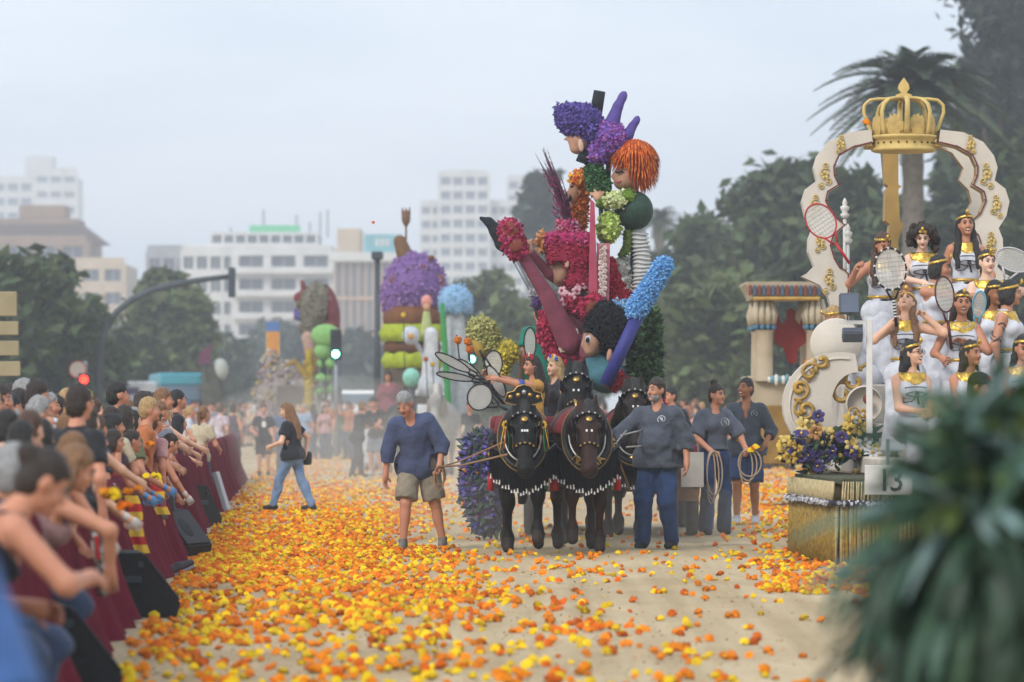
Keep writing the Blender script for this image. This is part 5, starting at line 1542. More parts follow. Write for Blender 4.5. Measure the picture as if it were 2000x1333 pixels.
ob, I = stand('stout grey bearded handler in a dark grey shirt and blue jeans pointing at the horse', 1286, 1072, 1.80, face=158, skn='tan', build=1.16, belly=.05, head=(-22, 0, 0), rh=(.50, .28, 1.02), lh=(-.33, .06, .88), re=(.5, -.8, -.2), rf=(.15, .06, 0), lf=(-.13, -.06, 0), hair=('short', 'dark'), beard='grey', top=dict(col=GREYSH, sleeve='three', vneck=.06, inf=.024, loose=.06, wob=.01), bottom=dict(col='#2f456e', inf=.022), shoes='#2c2c30', vox=.012)
logo(ob, I, 'shirt', -.08, .40, .035)
w = I['wR'] * I['sc']; wp = ob.matrix_basis @ Vector(w.tolist())
P = PB(); P.tube([(wp.x + .02, wp.y - .06, wp.z + .32), (wp.x + .12, wp.y - .06, wp.z - .05), (wp.x + .26, wp.y - .05, wp.z - .42)], .013, 6); tag(P.build('walking_stick', mat('cane', '#8a6a4c', .6, .15, 20), None, True), 'thin wooden stick held against the brown horse by the bearded handler', 'stick')
ob, I = stand('woman handler with a hair bun in grey knotted shirt and flared jeans holding rope loops', 1396, 1044, 1.76, face=196, skn='tan', sex='f', build=1.02, head=(28, 0, 0), rh=(.13, .24, .98), lh=(-.28, .3, 1.0), re=(.9, -.3, 0), le=(-.6, -.7, -.3), rf=(.15, .1, 0), lf=(-.13, -.05, 0), hair=('topbun', 'dark'), top=dict(col='#4d535f', sleeve='half', vneck=.06, inf=.026, cut_low=.06, wob=.009), bottom=dict(col='#273a5c', length=1.2, inf=.014), shoes='#23232a', vox=.012, rcurl=1.2, lcurl=1.0)
logo(ob, I, 'shirt', -.07, .38, .045)
mb = ob.matrix_basis
for which, L_, nm in (('R', .62, 'pale rope looped in long coils from the hand of the woman handler'), ('L', .42, 'short rope loop hanging beside the flared jeans')):
    w = mb @ Vector((I['w' + which] * I['sc']).tolist()); P = PB()
    for j in range(3): P.tube([(w.x + (.05 + .02 * j) * math.sin(a) * (1 if which == 'R' else 1.5) + .02 * j, w.y - .07 - .01 * j, w.z - (L_ - .05 * j) * (.5 - .5 * math.cos(a))) for a in np.linspace(0, 6.28, 19)[:-1]], .009, 5, closed=True)
    tag(P.build('rope_coil', mat('pale_rope', '#a8927c', .9, .15, 60), None, True), nm, 'rope')
w = mb @ Vector((I['wL'] * I['sc']).tolist())
for j in range(3): marigold((w.x + .05 + .03 * j, w.y - .1, w.z - .02 + .02 * j), 'yellow' if j != 1 else 'deep', .045, 'marigold held in the hand of the woman handler', 'blooms held by the woman handler')
ob, I = stand('laughing handler in an open grey shirt and denim shorts beside the woman handler', 1458, 1026, 1.86, face=172, skn='brown', build=1.0, head=(-30, -6, 0), rh=(.12, .26, 1.08), lh=(-.24, .16, .98), re=(.9, -.4, 0), rf=(.11, .08, 0), lf=(-.1, -.08, 0), hair=('short', 'black'), smile=True, top=dict(col='#3d434e', sleeve='three', vneck=.34, inf=.024, loose=.03), bottom=dict(col='#26385a', kind='shorts', inf=.022), shoes='#b3b2b4', vox=.0125)
logo(ob, I, 'shirt', -.1, .40, .035)
stand('man in a black jacket half hidden behind the bearded handler', 1312, 998, 1.78, face=150, skn='red', head=(-20, 0, 0), hair=('short', 'black'), top=dict(col='#1d2026', sleeve='long'), bottom=dict(col='#222630'), vox=.016)
stand('man in dark clothes and shorts walking away beside the temple float', 1508, 912, 1.75, face=10, skn='tan', hair=('short', 'black'), top=dict(col='#2a303c', sleeve='long', inf=.03, hem=.14, loose=.06), bottom=dict(col='#2a303c', kind='shorts'), vox=.02)
ob, I = stand('woman photographer with long brown hair, black shirt and light jeans striding across the street', 572, 1001, 1.56, face=68, skn='fair', sex='f', lean=6, head=(10, 10, 0), rh=(.22, -.12, .95), lh=(-.2, .3, 1.05), rf=(.08, -.30, .03), lf=(-.08, .32, 0), hair=('straight', 'lbrown'), top=dict(col='#22242a', sleeve='short', inf=.022, loose=.03), bottom=dict(col='#6b83a3', inf=.012), shoes='#2a2a2c', vox=.015)
S = Sdf(); S.box((.3, -.02, .86), (.07, .16, .11), .04); sdf_obj('camera_bag', S, BLACKM, .014, ob, .02, scale=I['sc'])
P = PB(); P.tube([(.3 * .89, .1 * .89, .95 * .89), (.16 * .89, .12 * .89, 1.3 * .89), (-.05 * .89, .0, 1.42 * .89)], .014, 5, flat=.4); P.build('bag_strap', BLACKM, ob, True)
S = Sdf(); S.box((.17, .12, .88), (.045, .05, .14), .02); sdf_obj('pouch', S, BLACKM, .014, ob, .02, scale=I['sc'])
ob, I = stand('photographer in black shirt and shorts with a white pass round the neck', 515, 930, 1.56, face=185, skn='red', hair=('short', 'dark'), top=dict(col='#24262b', sleeve='short'), bottom=dict(col='#2a2a2e', kind='shorts'), rh=(.22, .2, 1.05), vox=.018)
P = PB(); P.box((0, .2, 1.12), (.045, .006, .06)); P.build('pass_card', WHT, ob)
P = PB(); P.tube([(-.07, .1, 1.38), (0, .185, 1.18), (.07, .1, 1.38)], .008, 4); P.build('lanyard', LOGO, ob)
stand('person in a denim shirt behind the photographer with the pass', 552, 928, 1.56, face=200, skn='fair', hair=('short', 'brown'), top=dict(col='#4c5f80', sleeve='short'), bottom=dict(col='#3a4658'), vox=.02)
stand('man in a white floral shirt and denim shorts at the end of the barrier', 425, 930, 1.58, face=-30, skn='red', lean=14, head=(-10, 10, 0), hair=('short', 'brown'), top=dict(col='#b9b4b8', sleeve='short', mtl=mat('floral_print', '#c2c0c4', .85, 0, 9, col2='#96727c')), bottom=dict(col='#56698a', kind='shorts'), vox=.018)
stand('woman in a plum top and dark trousers behind the man in the floral shirt', 455, 926, 1.56, face=-20, skn='tan', sex='f', hair=('short', 'dark'), top=dict(col='#4a3645', sleeve='none', tank=True), bottom=dict(col='#33303a'), vox=.018)
stand('person in violet blue clothes beside the man in the floral shirt', 388, 950, 1.45, face=-60, skn='tan', sex='f', lean=16, hair=('bob', 'brown'), top=dict(col='#3f458c', sleeve='short'), bottom=dict(col='#3f458c', kind='skirt', length=.6), vox=.018)
stand('man in black leaning towards the rear team of horses', 698, 932, 1.62, face=-60, skn='red', build=1.12, lean=12, side=0, rh=(.1, .55, 1.15), lh=(-.1, .5, 1.15), hair=('receding', 'lbrown'), top=dict(col='#24272d', sleeve='half'), bottom=dict(col='#33353c'), rf=(.1, -.2, 0), lf=(-.1, .15, 0), vox=.018)
stand('man in a black shirt and grey shorts holding the rear horses', 736, 930, 1.72, face=150, skn='red', lean=6, head=(10, 18, 0), rh=(.25, .45, 1.1), lh=(-.1, .45, 1.1), hair=('short', 'black'), top=dict(col='#1f2127', sleeve='short'), bottom=dict(col='#6d7480', kind='shorts'), shoes='#a9a9ac', vox=.018)
stand('man in black clothes behind the grey horse of the rear team', 918, 925, 1.62, face=170, skn='red', hair=('short', 'dark'), top=dict(col='#24262c', sleeve='short'), bottom=dict(col='#26282e'), vox=.02)
# rear teams
db = gd(930)
horse('dark horse of the rear team beside the man in black', (at(792, HY, db + 1).x, db + 1, 0), R(190), 1.04, 'dark', .05, '', False, False, .03, None, .6)
horse('grey horse with pale mane in the rear team', (at(856, HY, db).x, db, 0), R(176), 1.08, 'grey', .12, '', False, False, .03, None, -.6, 'white')
for k, (px, dd_, lb) in enumerate(((612, 128, 'pale horse drawing the far bird float, nearer the yellow post'), (640, 129, 'pale horse drawing the far bird float, beneath the green balls'))):
    horse(lb, (at(px, HY, dd_).x, dd_, 0), R(180), 1.05, 'white', .1, '', False, False, .045, None, .5, 'grey')
# ------------------------------------------------------------------ flower float in the middle: a wagon carrying giant figures covered in petals
FD = 48.6
class Fig:
    """a sculpture placed on the float: coordinates are given as photo pixels at its own depth and turned into metres"""
    def __init__(s, name, label, px, d=FD, cat='sculpture', z0=0.9):
        s.d, s.s = d, FPX / d
        s.o = Vector((at(px, HY, d).x, d, 0))
        s.e = empty(name, s.o, 0, label, cat)
    def p(s, px, py, dy=0.0):
        v = at(px, py, s.d); return A(v.x - s.o.x, dy, v.z)
    def r(s, *px): return tuple(x / s.s for x in px) if len(px) > 1 else px[0] / s.s
    def part(s, name, S, col, k=.05, vox=.03, rough=.8, n=0, size=.03, cols=None, tall=1.0, lift=.3, wob=0.0, parent=None, m=None, seed=0):
        o = sdf_obj(name, S, m or mat('fig_' + col, col, rough, .15, 8, .3, 50), vox, parent or s.e, k, wob, .06)
        if n:
            src = poke(S, max(vox, .035), k)
            cover(name + '_blossom', src, n, size, cols or [col], o, seed, tall, lift)
        return o
FLESH = '#b98d74'
# wagon
W0 = Fig('parade_wagon', 'horse drawn parade wagon carrying the petal figures', 1180, 48.2, 'wagon')
P = PB(); P.box((0.1, 1.2, .62), (.95, 2.2, .10), ch=.03); P.build('deck', mat('wagon_wood', '#5d4634', .8, .2, 6, .3, 30), W0.e)
P = PB(); P.box((.1, -.95, .86), (.95, .06, .2), ch=.02); P.build('front_board', mat('wagon_paint', '#6d2228', .7, .15, 6), W0.e)
for sx in (-.88, 1.02):
    for yy in (-.3, 2.6):
        P = PB(); P.lathe([(.39, -.06), (.46, -.06), (.46, .06), (.39, .06), (.39, -.06)], 26, (sx, yy, .46), rotm(0, 90, 0)); wh = P.build('wheel', mat('wheel_rim', '#4a4a4c', .6, .2, 10), W0.e, True)
        for k in range(10):
            a = k * .628; P = PB(); P.tube([(sx, yy, .46), (sx, yy + .4 * math.cos(a), .46 + .4 * math.sin(a))], .018, 5); P.build('spoke', mat('wheel_rim', '#4a4a4c'), wh)
        P = PB(); P.ball((sx, yy, .46), (.08, .09, .09)); P.build('hub', DSTEEL, wh, True)
P = PB(); P.slab([(.7, .42), (1.05, .42), (1.12, .95), (.65, .95)], -1.3, -.95); P.build('side_box', mat('crate_wood', '#6b4d33', .8, .25, 8, .4, 30), W0.e)
P = PB(); P.box((.98, -1.32, .78), (.13, .01, .2), ch=.004); P.build('cloth_panel', mat('pale_cloth', '#a9a49c', .85, .1), W0.e)
# flower garland hanging at the wagon corner
G = Fig('flower_garland', 'mass of violet and blue flowers hanging at the left of the lead horses', 945, 46.2, 'flowers')
S = Sdf(); S.ell(G.p(945, 890), (.24, .2, .26)).ell(G.p(938, 950), (.21, .2, .34)).ell(G.p(952, 1005), (.16, .16, .24))
o = G.part('leaf_mass', S, '#3f4552', .08, .04)
src = poke(S, .05, .08)
cover('violet_blooms', src, 900, .045, ['#4a3a86', '#6a58a8', '#3f4a8a', '#8a7ab8', '#55405f', '#5d6a74'], o, 3, 1.6, .5)
cover('leaf_sprigs', src, 420, .06, ['#3f5240', '#55606a', '#3a4a4c'], o, 4, 2.2, .4)
cover('orange_blooms', src, 26, .05, ['#b5642e', '#c98a3a', '#8a4a74'], o, 5, 1.2, .7)
# ---- purple flying figure
G = Fig('purple_figure', 'purple petal figure with black top hat flying above the float', 1165)
S = Sdf(); S.ell(G.p(1133, 238), (G.r(46), .26, G.r(33)), rotm(0, 14, 0)).cap(G.p(1092, 215), G.p(1130, 232), G.r(9), G.r(24)).ell(G.p(1152, 258), (G.r(24), .22, G.r(26)))
G.part('hood', S, '#4c3f7d', .06, .03, n=1500, size=.035, cols=['#5a4b96', '#4a3d80', '#6b5aa6', '#453874'], tall=1.4)
S = Sdf(); S.ell(G.p(1131, 272), (G.r(22), .17, G.r(26))).cap(G.p(1111, 270), G.p(1104, 272), G.r(4), G.r(3)).ell(G.p(1128, 290), (G.r(15), .13, G.r(12)))
f = G.part('face', S, FLESH, .03, .02)
S = Sdf(); S.ell(G.p(1134, 286, -.18), (G.r(5.5), .03, G.r(13)), rotm(0, -8, 0)); G.part('ear', S, '#c9a892', .01, .012, parent=f)
P = PB(); P.tube([G.p(1112, 263, -.13), G.p(1117, 266, -.15), G.p(1122, 264, -.165)], .012, 5); P.build('eyelid', EYEM, f, True)
S = Sdf(); S.ell(G.p(1188, 272), (G.r(36), .28, G.r(33)), rotm(0, 30, 0)).ell(G.p(1168, 300), (G.r(24), .22, G.r(20)))
G.part('chest', S, '#6d4a94', .08, .03, n=1300, size=.035, cols=['#7f5fb0', '#8f6cc0', '#6a4a9c', '#9a5a9c', '#87409a'], tall=1.4)
for a, b, c, r in (((1194, 245), (1207, 208), (1215, 192), 1.0), ((1225, 266), (1236, 246), (1242, 238), .8)):
    S = Sdf(); S.cap(G.p(*a), G.p(*b), G.r(16 * r), G.r(10 * r)).cap(G.p(*b), G.p(*c), G.r(10.5 * r), G.r(8 * r)).ell(G.p(c[0] + 1, c[1] - 2), (G.r(9 * r), .06, G.r(13 * r)), rotm(0, 25, 0)); G.part('shoe_horn', S, '#54468c', .02, .02)
P = PB(); P.lathe([(.001, -.16), (.078, -.16), (.07, .16), (.001, .16)], 20, G.p(1167, 203, .1), rotm(8, 10, 0)); P.build('hat_tube', mat('felt_black', '#1c2428', .85, .1), G.e, True)
P = PB(); P.lathe([(.001, -.07), (.085, -.07), (.07, .09), (.001, .09)], 20, G.p(1141, 308, -.05), rotm(8, 18, 0)); P.build('hat_tube', mat('felt_black', '#1c2428'), G.e, True)
P = PB(); P.tube([G.p(1190, 290, .25), G.p(1185, 500, .35), G.p(1180, 755, .35)], .035, 8); P.build('support_pole', DSTEEL, G.e, True)
# ---- big green hand leaf
G = Fig('leaf_ornament', 'tall dark green leafy spray beside the orange haired figure', 1166)
S = Sdf(); S.ell(G.p(1163, 342), (G.r(17), .13, G.r(30)), rotm(0, -8, 0)).ell(G.p(1172, 366), (G.r(18), .13, G.r(20)))
G.part('foliage', S, '#2f4d2f', .05, .025, n=900, size=.035, cols=['#3f6a3c', '#2f5530', '#4d7a48', '#284628'], tall=2)
P = PB(); P.tube([G.p(1172, 375), G.p(1182, 560, .2), G.p(1180, 755, .3)], .03, 6); P.build('support_pole', DSTEEL, G.e, True)
# ---- orange haired boy
G = Fig('orange_haired_figure', 'giant boy figure with shaggy orange hair and round dark green body', 1235)
S = Sdf(); S.ell(G.p(1226, 344), (G.r(27), .24, G.r(27))).ell(G.p(1214, 358), (G.r(15), .17, G.r(13))).cap(G.p(1200, 343), G.p(1195, 346), G.r(5), G.r(3)).cap(G.p(1230, 365), G.p(1236, 380), G.r(14), G.r(14))
f = G.part('face', S, FLESH, .04, .022)
S = Sdf(); S.ell(G.p(1232, 331, -.25), (G.r(5), .03, G.r(10))); G.part('ear', S, '#c49a82', .01, .013, parent=f)
P = PB(); P.tube([G.p(1202, 338, -.19), G.p(1208, 340, -.22), G.p(1216, 337, -.24)], .012, 5); P.build('eyelid', EYEM, f, True)
P = PB(); P.tube([G.p(1203, 331, -.19), G.p(1209, 331, -.22), G.p(1216, 328, -.24)], .01, 5); P.build('eyebrow', mat('fig_rust', '#8c4018', .8), f, True)
P = PB(); P.tube([G.p(1201, 356, -.15), G.p(1207, 358, -.17), G.p(1212, 356, -.19)], .012, 5); P.build('mouth', LIP, f, True)
S = Sdf(); S.ell(G.p(1238, 306), (G.r(42), .32, G.r(33))).ell(G.p(1252, 330), (G.r(27), .27, G.r(28))).nell(G.p(1212, 352, -.1), (G.r(26), .4, G.r(24)))
hr = G.part('hair', S, '#9c4416', .05, .03, wob=.006)
src = poke(S, .035, .05)
# strands: long thin blades hanging from the crown
rg = np.random.default_rng(4); n = 2600; fm = ~((src[0][:, 0] < G.p(1228, 0)[0]) & (src[0][:, 2] < G.p(0, 318)[2])); pw = src[2] * fm; pk = rg.choice(len(src[0]), n, p=pw / pw.sum()); c = src[0][pk]; nn = src[1][pk]
top_ = G.p(1238, 275); away = c - top_; away[:, 2] -= .4; away += nn * .03; away /= np.linalg.norm(away, axis=1)[:, None]
L = rg.uniform(.06, .15, (n, 1)); sd = np.cross(away, nn); sd /= np.maximum(np.linalg.norm(sd, axis=1), 1e-5)[:, None]
b0 = c + nn * .012; v = np.stack([b0 - sd * .011, b0 + sd * .011, b0 + away * L * .6 + nn * .012 + sd * .008, b0 + away * L + nn * .006, b0 + away * L * .6 + nn * .012 - sd * .008], 1).reshape(-1, 3); i0 = np.arange(n)[:, None] * 5
tc_ = np.array([lin(x) for x in ('#c65a1c', '#b04a14', '#d87428', '#a03e12')])[rg.integers(0, 4, n)] * rg.uniform(.8, 1.15, (n, 1))
link('hair_strands', mk_mesh('hair_strands', v, [i0 + np.array([[0, 1, 2, 4]]), i0 + np.array([[4, 2, 3]])], attr_mat('petal', .8), None, False, np.concatenate([tc_, tc_])), hr, kind='stuff')
S = Sdf(); S.ell(G.p(1240, 412), (G.r(36), .32, G.r(38))).ell(G.p(1205, 425), (G.r(17), .16, G.r(14))); G.part('body', S, '#24382f', .06, .03, m=mat('moss_green', '#2c4438', .85, .2, 14, .6, 40))
S = Sdf(); S.ell(G.p(1224, 386, -.2), (G.r(17), .14, G.r(13))); G.part('shoulder', S, '#5f7a26', .02, .02, n=260, size=.022, cols=['#6d8c2c', '#57741f', '#7f9c3c'])
S = Sdf(); S.ell(G.p(1177, 398, -.12), (G.r(13), .13, G.r(12))); G.part('cuff', S, '#4f6b28', .02, .02, n=200, size=.022, cols=['#5f7d2c', '#4d6b22'])
S = Sdf(); S.ell(G.p(1202, 392, -.2), (G.r(25), .16, G.r(14)), rotm(0, -12, 0)); G.part('sleeve', S, '#9aa76a', .02, .025, n=260, size=.045, cols=['#c3cd93', '#d2d8a8', '#b4c07c'], tall=.7)
S = Sdf(); S.ell(G.p(1188, 446, -.15), (G.r(21), .18, G.r(29))); G.part('lower_sleeve', S, '#7f9440', .02, .03, n=330, size=.045, cols=['#a5bd58', '#bccd78', '#92ab4a'], tall=.7)
S = Sdf(); S.ell(G.p(1168, 388, -.12), (G.r(9), .06, G.r(9)))
for k, a in enumerate((-60, -25, 10, 45, 120)): S.cap(G.p(1168, 388, -.12), G.p(1168 + 17 * math.sin(R(a)), 388 - 17 * math.cos(R(a)), -.12), G.r(4.5), G.r(3))
G.part('hand', S, FLESH, .02, .014)
S = Sdf(); S.cap(G.p(1248, 455), G.p(1254, 500), G.r(14), G.r(15)).cap(G.p(1254, 500), G.p(1248, 620), G.r(15), G.r(13)); lg = G.part('leg', S, '#b5b6b4', .02, .025)
for k in range(15):
    q = G.p(1249 + 5 * math.sin(k / 5), 458 + k * 8); P = PB(); P.tube([q + A(.098 * math.cos(a), .098 * math.sin(a), .008 * math.sin(a * 2 + k)) for a in np.linspace(0, 6.28, 15)[:-1]], .014, 5, closed=True); P.build('leg_ring', mat('leg_white', '#bfc0be', .8, .1), lg, True)
S = Sdf(); S.cap(G.p(1228, 455), G.p(1223, 490), G.r(10), G.r(8)).cap(G.p(1223, 490), G.p(1212, 498), G.r(7), G.r(6)); G.part('knee_ribbon', S, '#5d7034', .02, .02, n=150, size=.025, cols=['#7d8f3f', '#59702a'])
S = Sdf(); S.cap(G.p(1212, 515, .1), G.p(1222, 590, .1), G.r(14), G.r(17)); G.part('leg', S, '#b3b3a8', .02, .03, n=420, size=.04, cols=['#d0cfc4', '#c0bfb2', '#dcdad0'], tall=.8)
P = PB(); P.tube([G.p(1240, 440, .1), G.p(1235, 755, .2)], .05, 8); P.build('support_pole', DSTEEL, G.e, True)
# ---- orange and yellow bearded head
G = Fig('orange_bearded_figure', 'small orange and yellow petal head with open mouth behind the plume', 1128, FD + .5)
S = Sdf(); S.ell(G.p(1122, 378), (G.r(13), .13, G.r(22))).cap(G.p(1108, 378), G.p(1105, 382), G.r(4), G.r(3)); f = G.part('face', S, '#a57c62', .03, .02)
P = PB(); P.ball(G.p(1113, 388, -.09), (.02, .03, .045)); P.build('mouth', EYEM, f, True); P = PB(); P.ball(G.p(1116, 366, -.1), (.025, .02, .012)); P.build('eye', EYEM, f, True)
S = Sdf(); S.ell(G.p(1132, 353), (G.r(20), .2, G.r(12))).ell(G.p(1133, 340), (G.r(14), .14, G.r(9))); G.part('turban', S, '#b8571e', .03, .025, n=240, size=.035, cols=['#d26a22', '#e0912c', '#c45618', '#d9b13a'])
S = Sdf(); S.cap(G.p(1136, 365), G.p(1134, 445), G.r(13), G.r(10)).cap(G.p(1128, 400), G.p(1122, 440), G.r(10), G.r(6)); G.part('beard', S, '#a44c18', .04, .025, n=420, size=.04, cols=['#c4601e', '#d07a2c', '#a84c14', '#8c5a2c'], tall=1.6)
S = Sdf(); S.cap(G.p(1145, 370), G.p(1143, 415), G.r(5), G.r(5)); G.part('yellow_braid', S, '#c49a28', .01, .018, n=120, size=.025, cols=['#d8ae30', '#c49420'])
P = PB(); P.tube([G.p(1134, 440), G.p(1140, 755, .1)], .03, 6); P.build('support_pole', DSTEEL, G.e, True)
# ---- plume
G = Fig('feather_plume', 'tall spiky magenta and plum plume above the red hatted figure', 1100)
rg = np.random.default_rng(8); P = PB(); Q = PB()
for k in range(46):
    t = rg.uniform(0, 1) ** .8; a = G.p(1112 + rg.uniform(-4, 4), 452); tip = G.p(1060 + 40 * (1 - t) + rg.normal() * 9, 292 + 120 * (1 - t) + rg.normal() * 8, rg.normal() * .08)
    mid_ = a * .45 + tip * .55 + A(rg.normal() * .02 + .04, rg.normal() * .03, 0); P.tube([a, mid_, tip], [.012, .009, .002], 4)
    for j in range(7):
        f_ = rg.uniform(.35, .95); b_ = a * (1 - f_) + tip * f_ + A(.02 * (1 - f_), 0, 0); dr = unit(A(rg.normal() * .7 - .2, rg.normal() * .4, .8)); Q.tube([b_, b_ + dr * .1 * (1.15 - f_)], [.009, .002], 3)
P.build('stems', mat('plume_plum', '#4f2a3f', .8, .3, 20), G.e, kind='stuff'); Q.build('barbs', mat('plume_magenta', '#8a2a5c', .8, .35, 15), G.e, kind='stuff')
P = PB(); P.tube([G.p(1060, 292), G.p(1075, 330), G.p(1100, 400), G.p(1112, 470)], [.004, .012, .014, .016], 5); P.build('spine', mat('plume_spine', '#3a2a30', .8, .2), G.e, True)
# ---- red hatted dancer
G = Fig('red_dancer_figure', 'giant red and pink dancer figure with block hat and one leg kicked up', 1110)
RED = ['#9c2040', '#8a1830', '#ae3252', '#7c1428']; MAG = ['#ae3468', '#9c2856', '#bc5a86', '#96284c']
S = Sdf(); S.box(G.p(1112, 492), (G.r(42), .3, G.r(32)), .1).box(G.p(1128, 530), (G.r(26), .26, G.r(38)), .1); S.nell(G.p(1090, 535, -.1), (G.r(20), .5, G.r(24)))
G.part('hat', S, '#8c1638', .06, .03, n=2000, size=.03, cols=RED, tall=.8)
S = Sdf(); S.box(G.p(1110, 470), (G.r(43), .31, G.r(13)), .06); G.part('hat_crown', S, '#a02058', .03, .03, n=900, size=.034, cols=MAG, tall=1.0)
S = Sdf(); S.ell(G.p(1096, 530), (G.r(23), .2, G.r(27))).ell(G.p(1092, 545), (G.r(14), .16, G.r(14))).cap(G.p(1076, 530), G.p(1072, 534), G.r(4), G.r(3)); f = G.part('face', S, '#b08870', .04, .022)
S = Sdf(); S.ell(G.p(1107, 518, -.28), (G.r(4.5), .03, G.r(8))); G.part('ear', S, '#c9a48c', .01, .012, parent=f)
P = PB(); P.tube([G.p(1078, 510, -.14), G.p(1084, 512, -.17), G.p(1091, 509, -.19)], .013, 5); P.build('eyelid', EYEM, f, True)
P = PB(); P.tube([G.p(1100, 549, -.16), G.p(1106, 551, -.15), G.p(1112, 548, -.14)], .012, 5); P.build('mouth', LIP, f, True)
S = Sdf(); S.ell(G.p(1062, 475), (G.r(11), .12, G.r(17))); G.part('orange_tuft', S, '#9a6038', .02, .025, n=160, size=.045, cols=['#b47a4c', '#a8683c', '#c08c5c'], tall=2)
S = Sdf(); S.ell(G.p(1110, 445), (G.r(22), .15, G.r(14))); G.part('hat_rosette', S, '#8c2a50', .02, .025, n=300, size=.04, cols=['#a83a6c', '#c0506c', '#7c2a50', '#b0808c'])
S = Sdf(); S.ell(G.p(1125, 595), (G.r(32), .27, G.r(33))).ell(G.p(1118, 640), (G.r(36), .3, G.r(30))); G.part('bodice', S, '#5c1a30', .06, .03, m=mat('wine_velvet', '#4f1a2c', .9, .2, 12, sheen=.4))
rg = np.random.default_rng(9)
def flower_ring(parent, pts, r, col, ccol, name='paper_flower'):
    P0 = PB()
    for j in range(5): a = j * 1.2566; P0.ball((r * .55 * math.cos(a), -.01, r * .55 * math.sin(a)), (r * .5, r * .22, r * .5), 0, 6, 3)
    P0.ball((0, -.03, 0), (r * .3, r * .2, r * .3), 1, 6, 3); me = P0.mesh(name, [mat('fl_' + col, col, .7, .1), mat('fl_' + ccol, ccol, .7)], True)
    for q in pts: link(name, me, parent, q, (rg.normal() * .3, rg.normal() * .8, rg.normal() * .3))
flower_ring(G.e, [G.p(1098 + 9 * j, 570 + 14 * math.sin(j * 1.05), -.25 - .03 * math.sin(j)) for j in range(6)] + [G.p(1102, 590, -.27), G.p(1100, 602, -.27), G.p(1106, 578, -.27)], .06, '#c9a0a8', '#8c2a44')
flower_ring(G.e, [G.p(1096 + rg.uniform(0, 28), 645 + rg.uniform(0, 40), -.36) for j in range(14)], .05, '#c4bab0', '#a89c6c')
S = Sdf(); pl = [(1066, 622), (1066, 660), (1084, 692), (1116, 706), (1150, 700)]
for a, b in zip(pl[:-1], pl[1:]): S.cap(G.p(*a, -.2), G.p(*b, -.2), G.r(14), G.r(14))
S.cap(G.p(1110, 590, -.22), G.p(1150, 612, -.25), G.r(14), G.r(16))
G.part('skirt_frill', S, '#8c1434', .03, .03, n=1500, size=.038, cols=RED + ['#d0406c'], tall=1.1)
MAUVE = mat('mauve_stocking', '#7a3c4c', .8, .18, 8, .2, 40)
S = Sdf(); S.cap(G.p(1112, 668, -.3), G.p(1070, 585, -.4), G.r(26), G.r(16)).cap(G.p(1070, 582, -.4), G.p(1012, 492, -.5), G.r(15.5), G.r(10)); lg = G.part('raised_leg', S, '#7a3c4c', .03, .025, m=MAUVE)
S = Sdf(); S.cap(G.p(1008, 488, -.52), G.p(995, 452, -.56), G.r(22), G.r(21)); sh = G.part('shoe', S, '#9c1840', .03, .025, n=520, size=.04, cols=RED + MAG, parent=lg)
S = Sdf(); S.ell(G.p(997, 455, -.66), (G.r(16), .04, G.r(18)), rotm(0, -20, 0)).ell(G.p(1008, 484, -.66), (G.r(14), .04, G.r(13)), rotm(0, -20, 0)); G.part('sole', S, '#7a3a2a', .005, .016, parent=sh)
S = Sdf(); S.cap(G.p(1112, 560, .1), G.p(1072, 536, -.1), G.r(12), G.r(11)).cap(G.p(1072, 536, -.1), G.p(1036, 494, -.2), G.r(10), G.r(8)); G.part('arm', S, '#7a3c4c', .02, .022, m=MAUVE)
S = Sdf(); S.ell(G.p(1034, 490, -.22), (G.r(8), .05, G.r(9)))
for k in range(4): S.cap(G.p(1034, 490, -.22), G.p(1024 + k * 5, 476 - k * 2, -.22), G.r(3.4), G.r(2.6))
G.part('hand', S, FLESH, .015, .013)
S = Sdf(); S.cap(G.p(1150, 690, -.45), G.p(1156, 625, -.55), G.r(20), G.r(15)); lg = G.part('bent_leg', S, '#7a3c4c', .02, .025, m=MAUVE)
S = Sdf(); S.ell(G.p(1157, 603, -.62), (G.r(22), .13, G.r(26))); sh = G.part('shoe', S, '#9c1840', .03, .025, n=420, size=.036, cols=RED, parent=lg)
S = Sdf(); S.ell(G.p(1156, 607, -.74), (G.r(14), .035, G.r(17))); G.part('sole', S, '#6d3a26', .005, .016, parent=sh)
S = Sdf(); S.ell(G.p(1206, 572, .1), (G.r(26), .16, G.r(50)), rotm(0, -22, 0)).ell(G.p(1195, 535, .1), (G.r(14), .15, G.r(34))); G.part('cape', S, '#96122c', .05, .03, n=1100, size=.034, cols=['#b3163a', '#a01030', '#c42848'], tall=.8)
PK = mat('pink_panel', '#a8455c', .8, .12, 6, .2, 40)
P = PB(); P.slab([tuple(G.p(a, b)[[0, 2]]) for a, b in ((1152, 392), (1160, 400), (1166, 590), (1148, 592))], -.42, -.30); pn = P.build('sash_panel', PK, G.e)
P = PB(); P.slab([tuple(G.p(a, b)[[0, 2]]) for a, b in ((1165, 478), (1190, 478), (1188, 592), (1165, 590))], -.38, -.26); P.build('lace_panel', mat('rose_panel', '#b56a76', .8, .12, 6), G.e)
flower_ring(G.e, [G.p(1172 + (j % 2) * 7, 482 + j * 5.6, -.42) for j in range(19)], .035, '#c9b9b0', '#b58a88', 'lace_flower')
P = PB(); P.tube([G.p(1140, 690, .2), G.p(1150, 755, .2)], .06, 8); P.build('support_pole', DSTEEL, G.e, True)
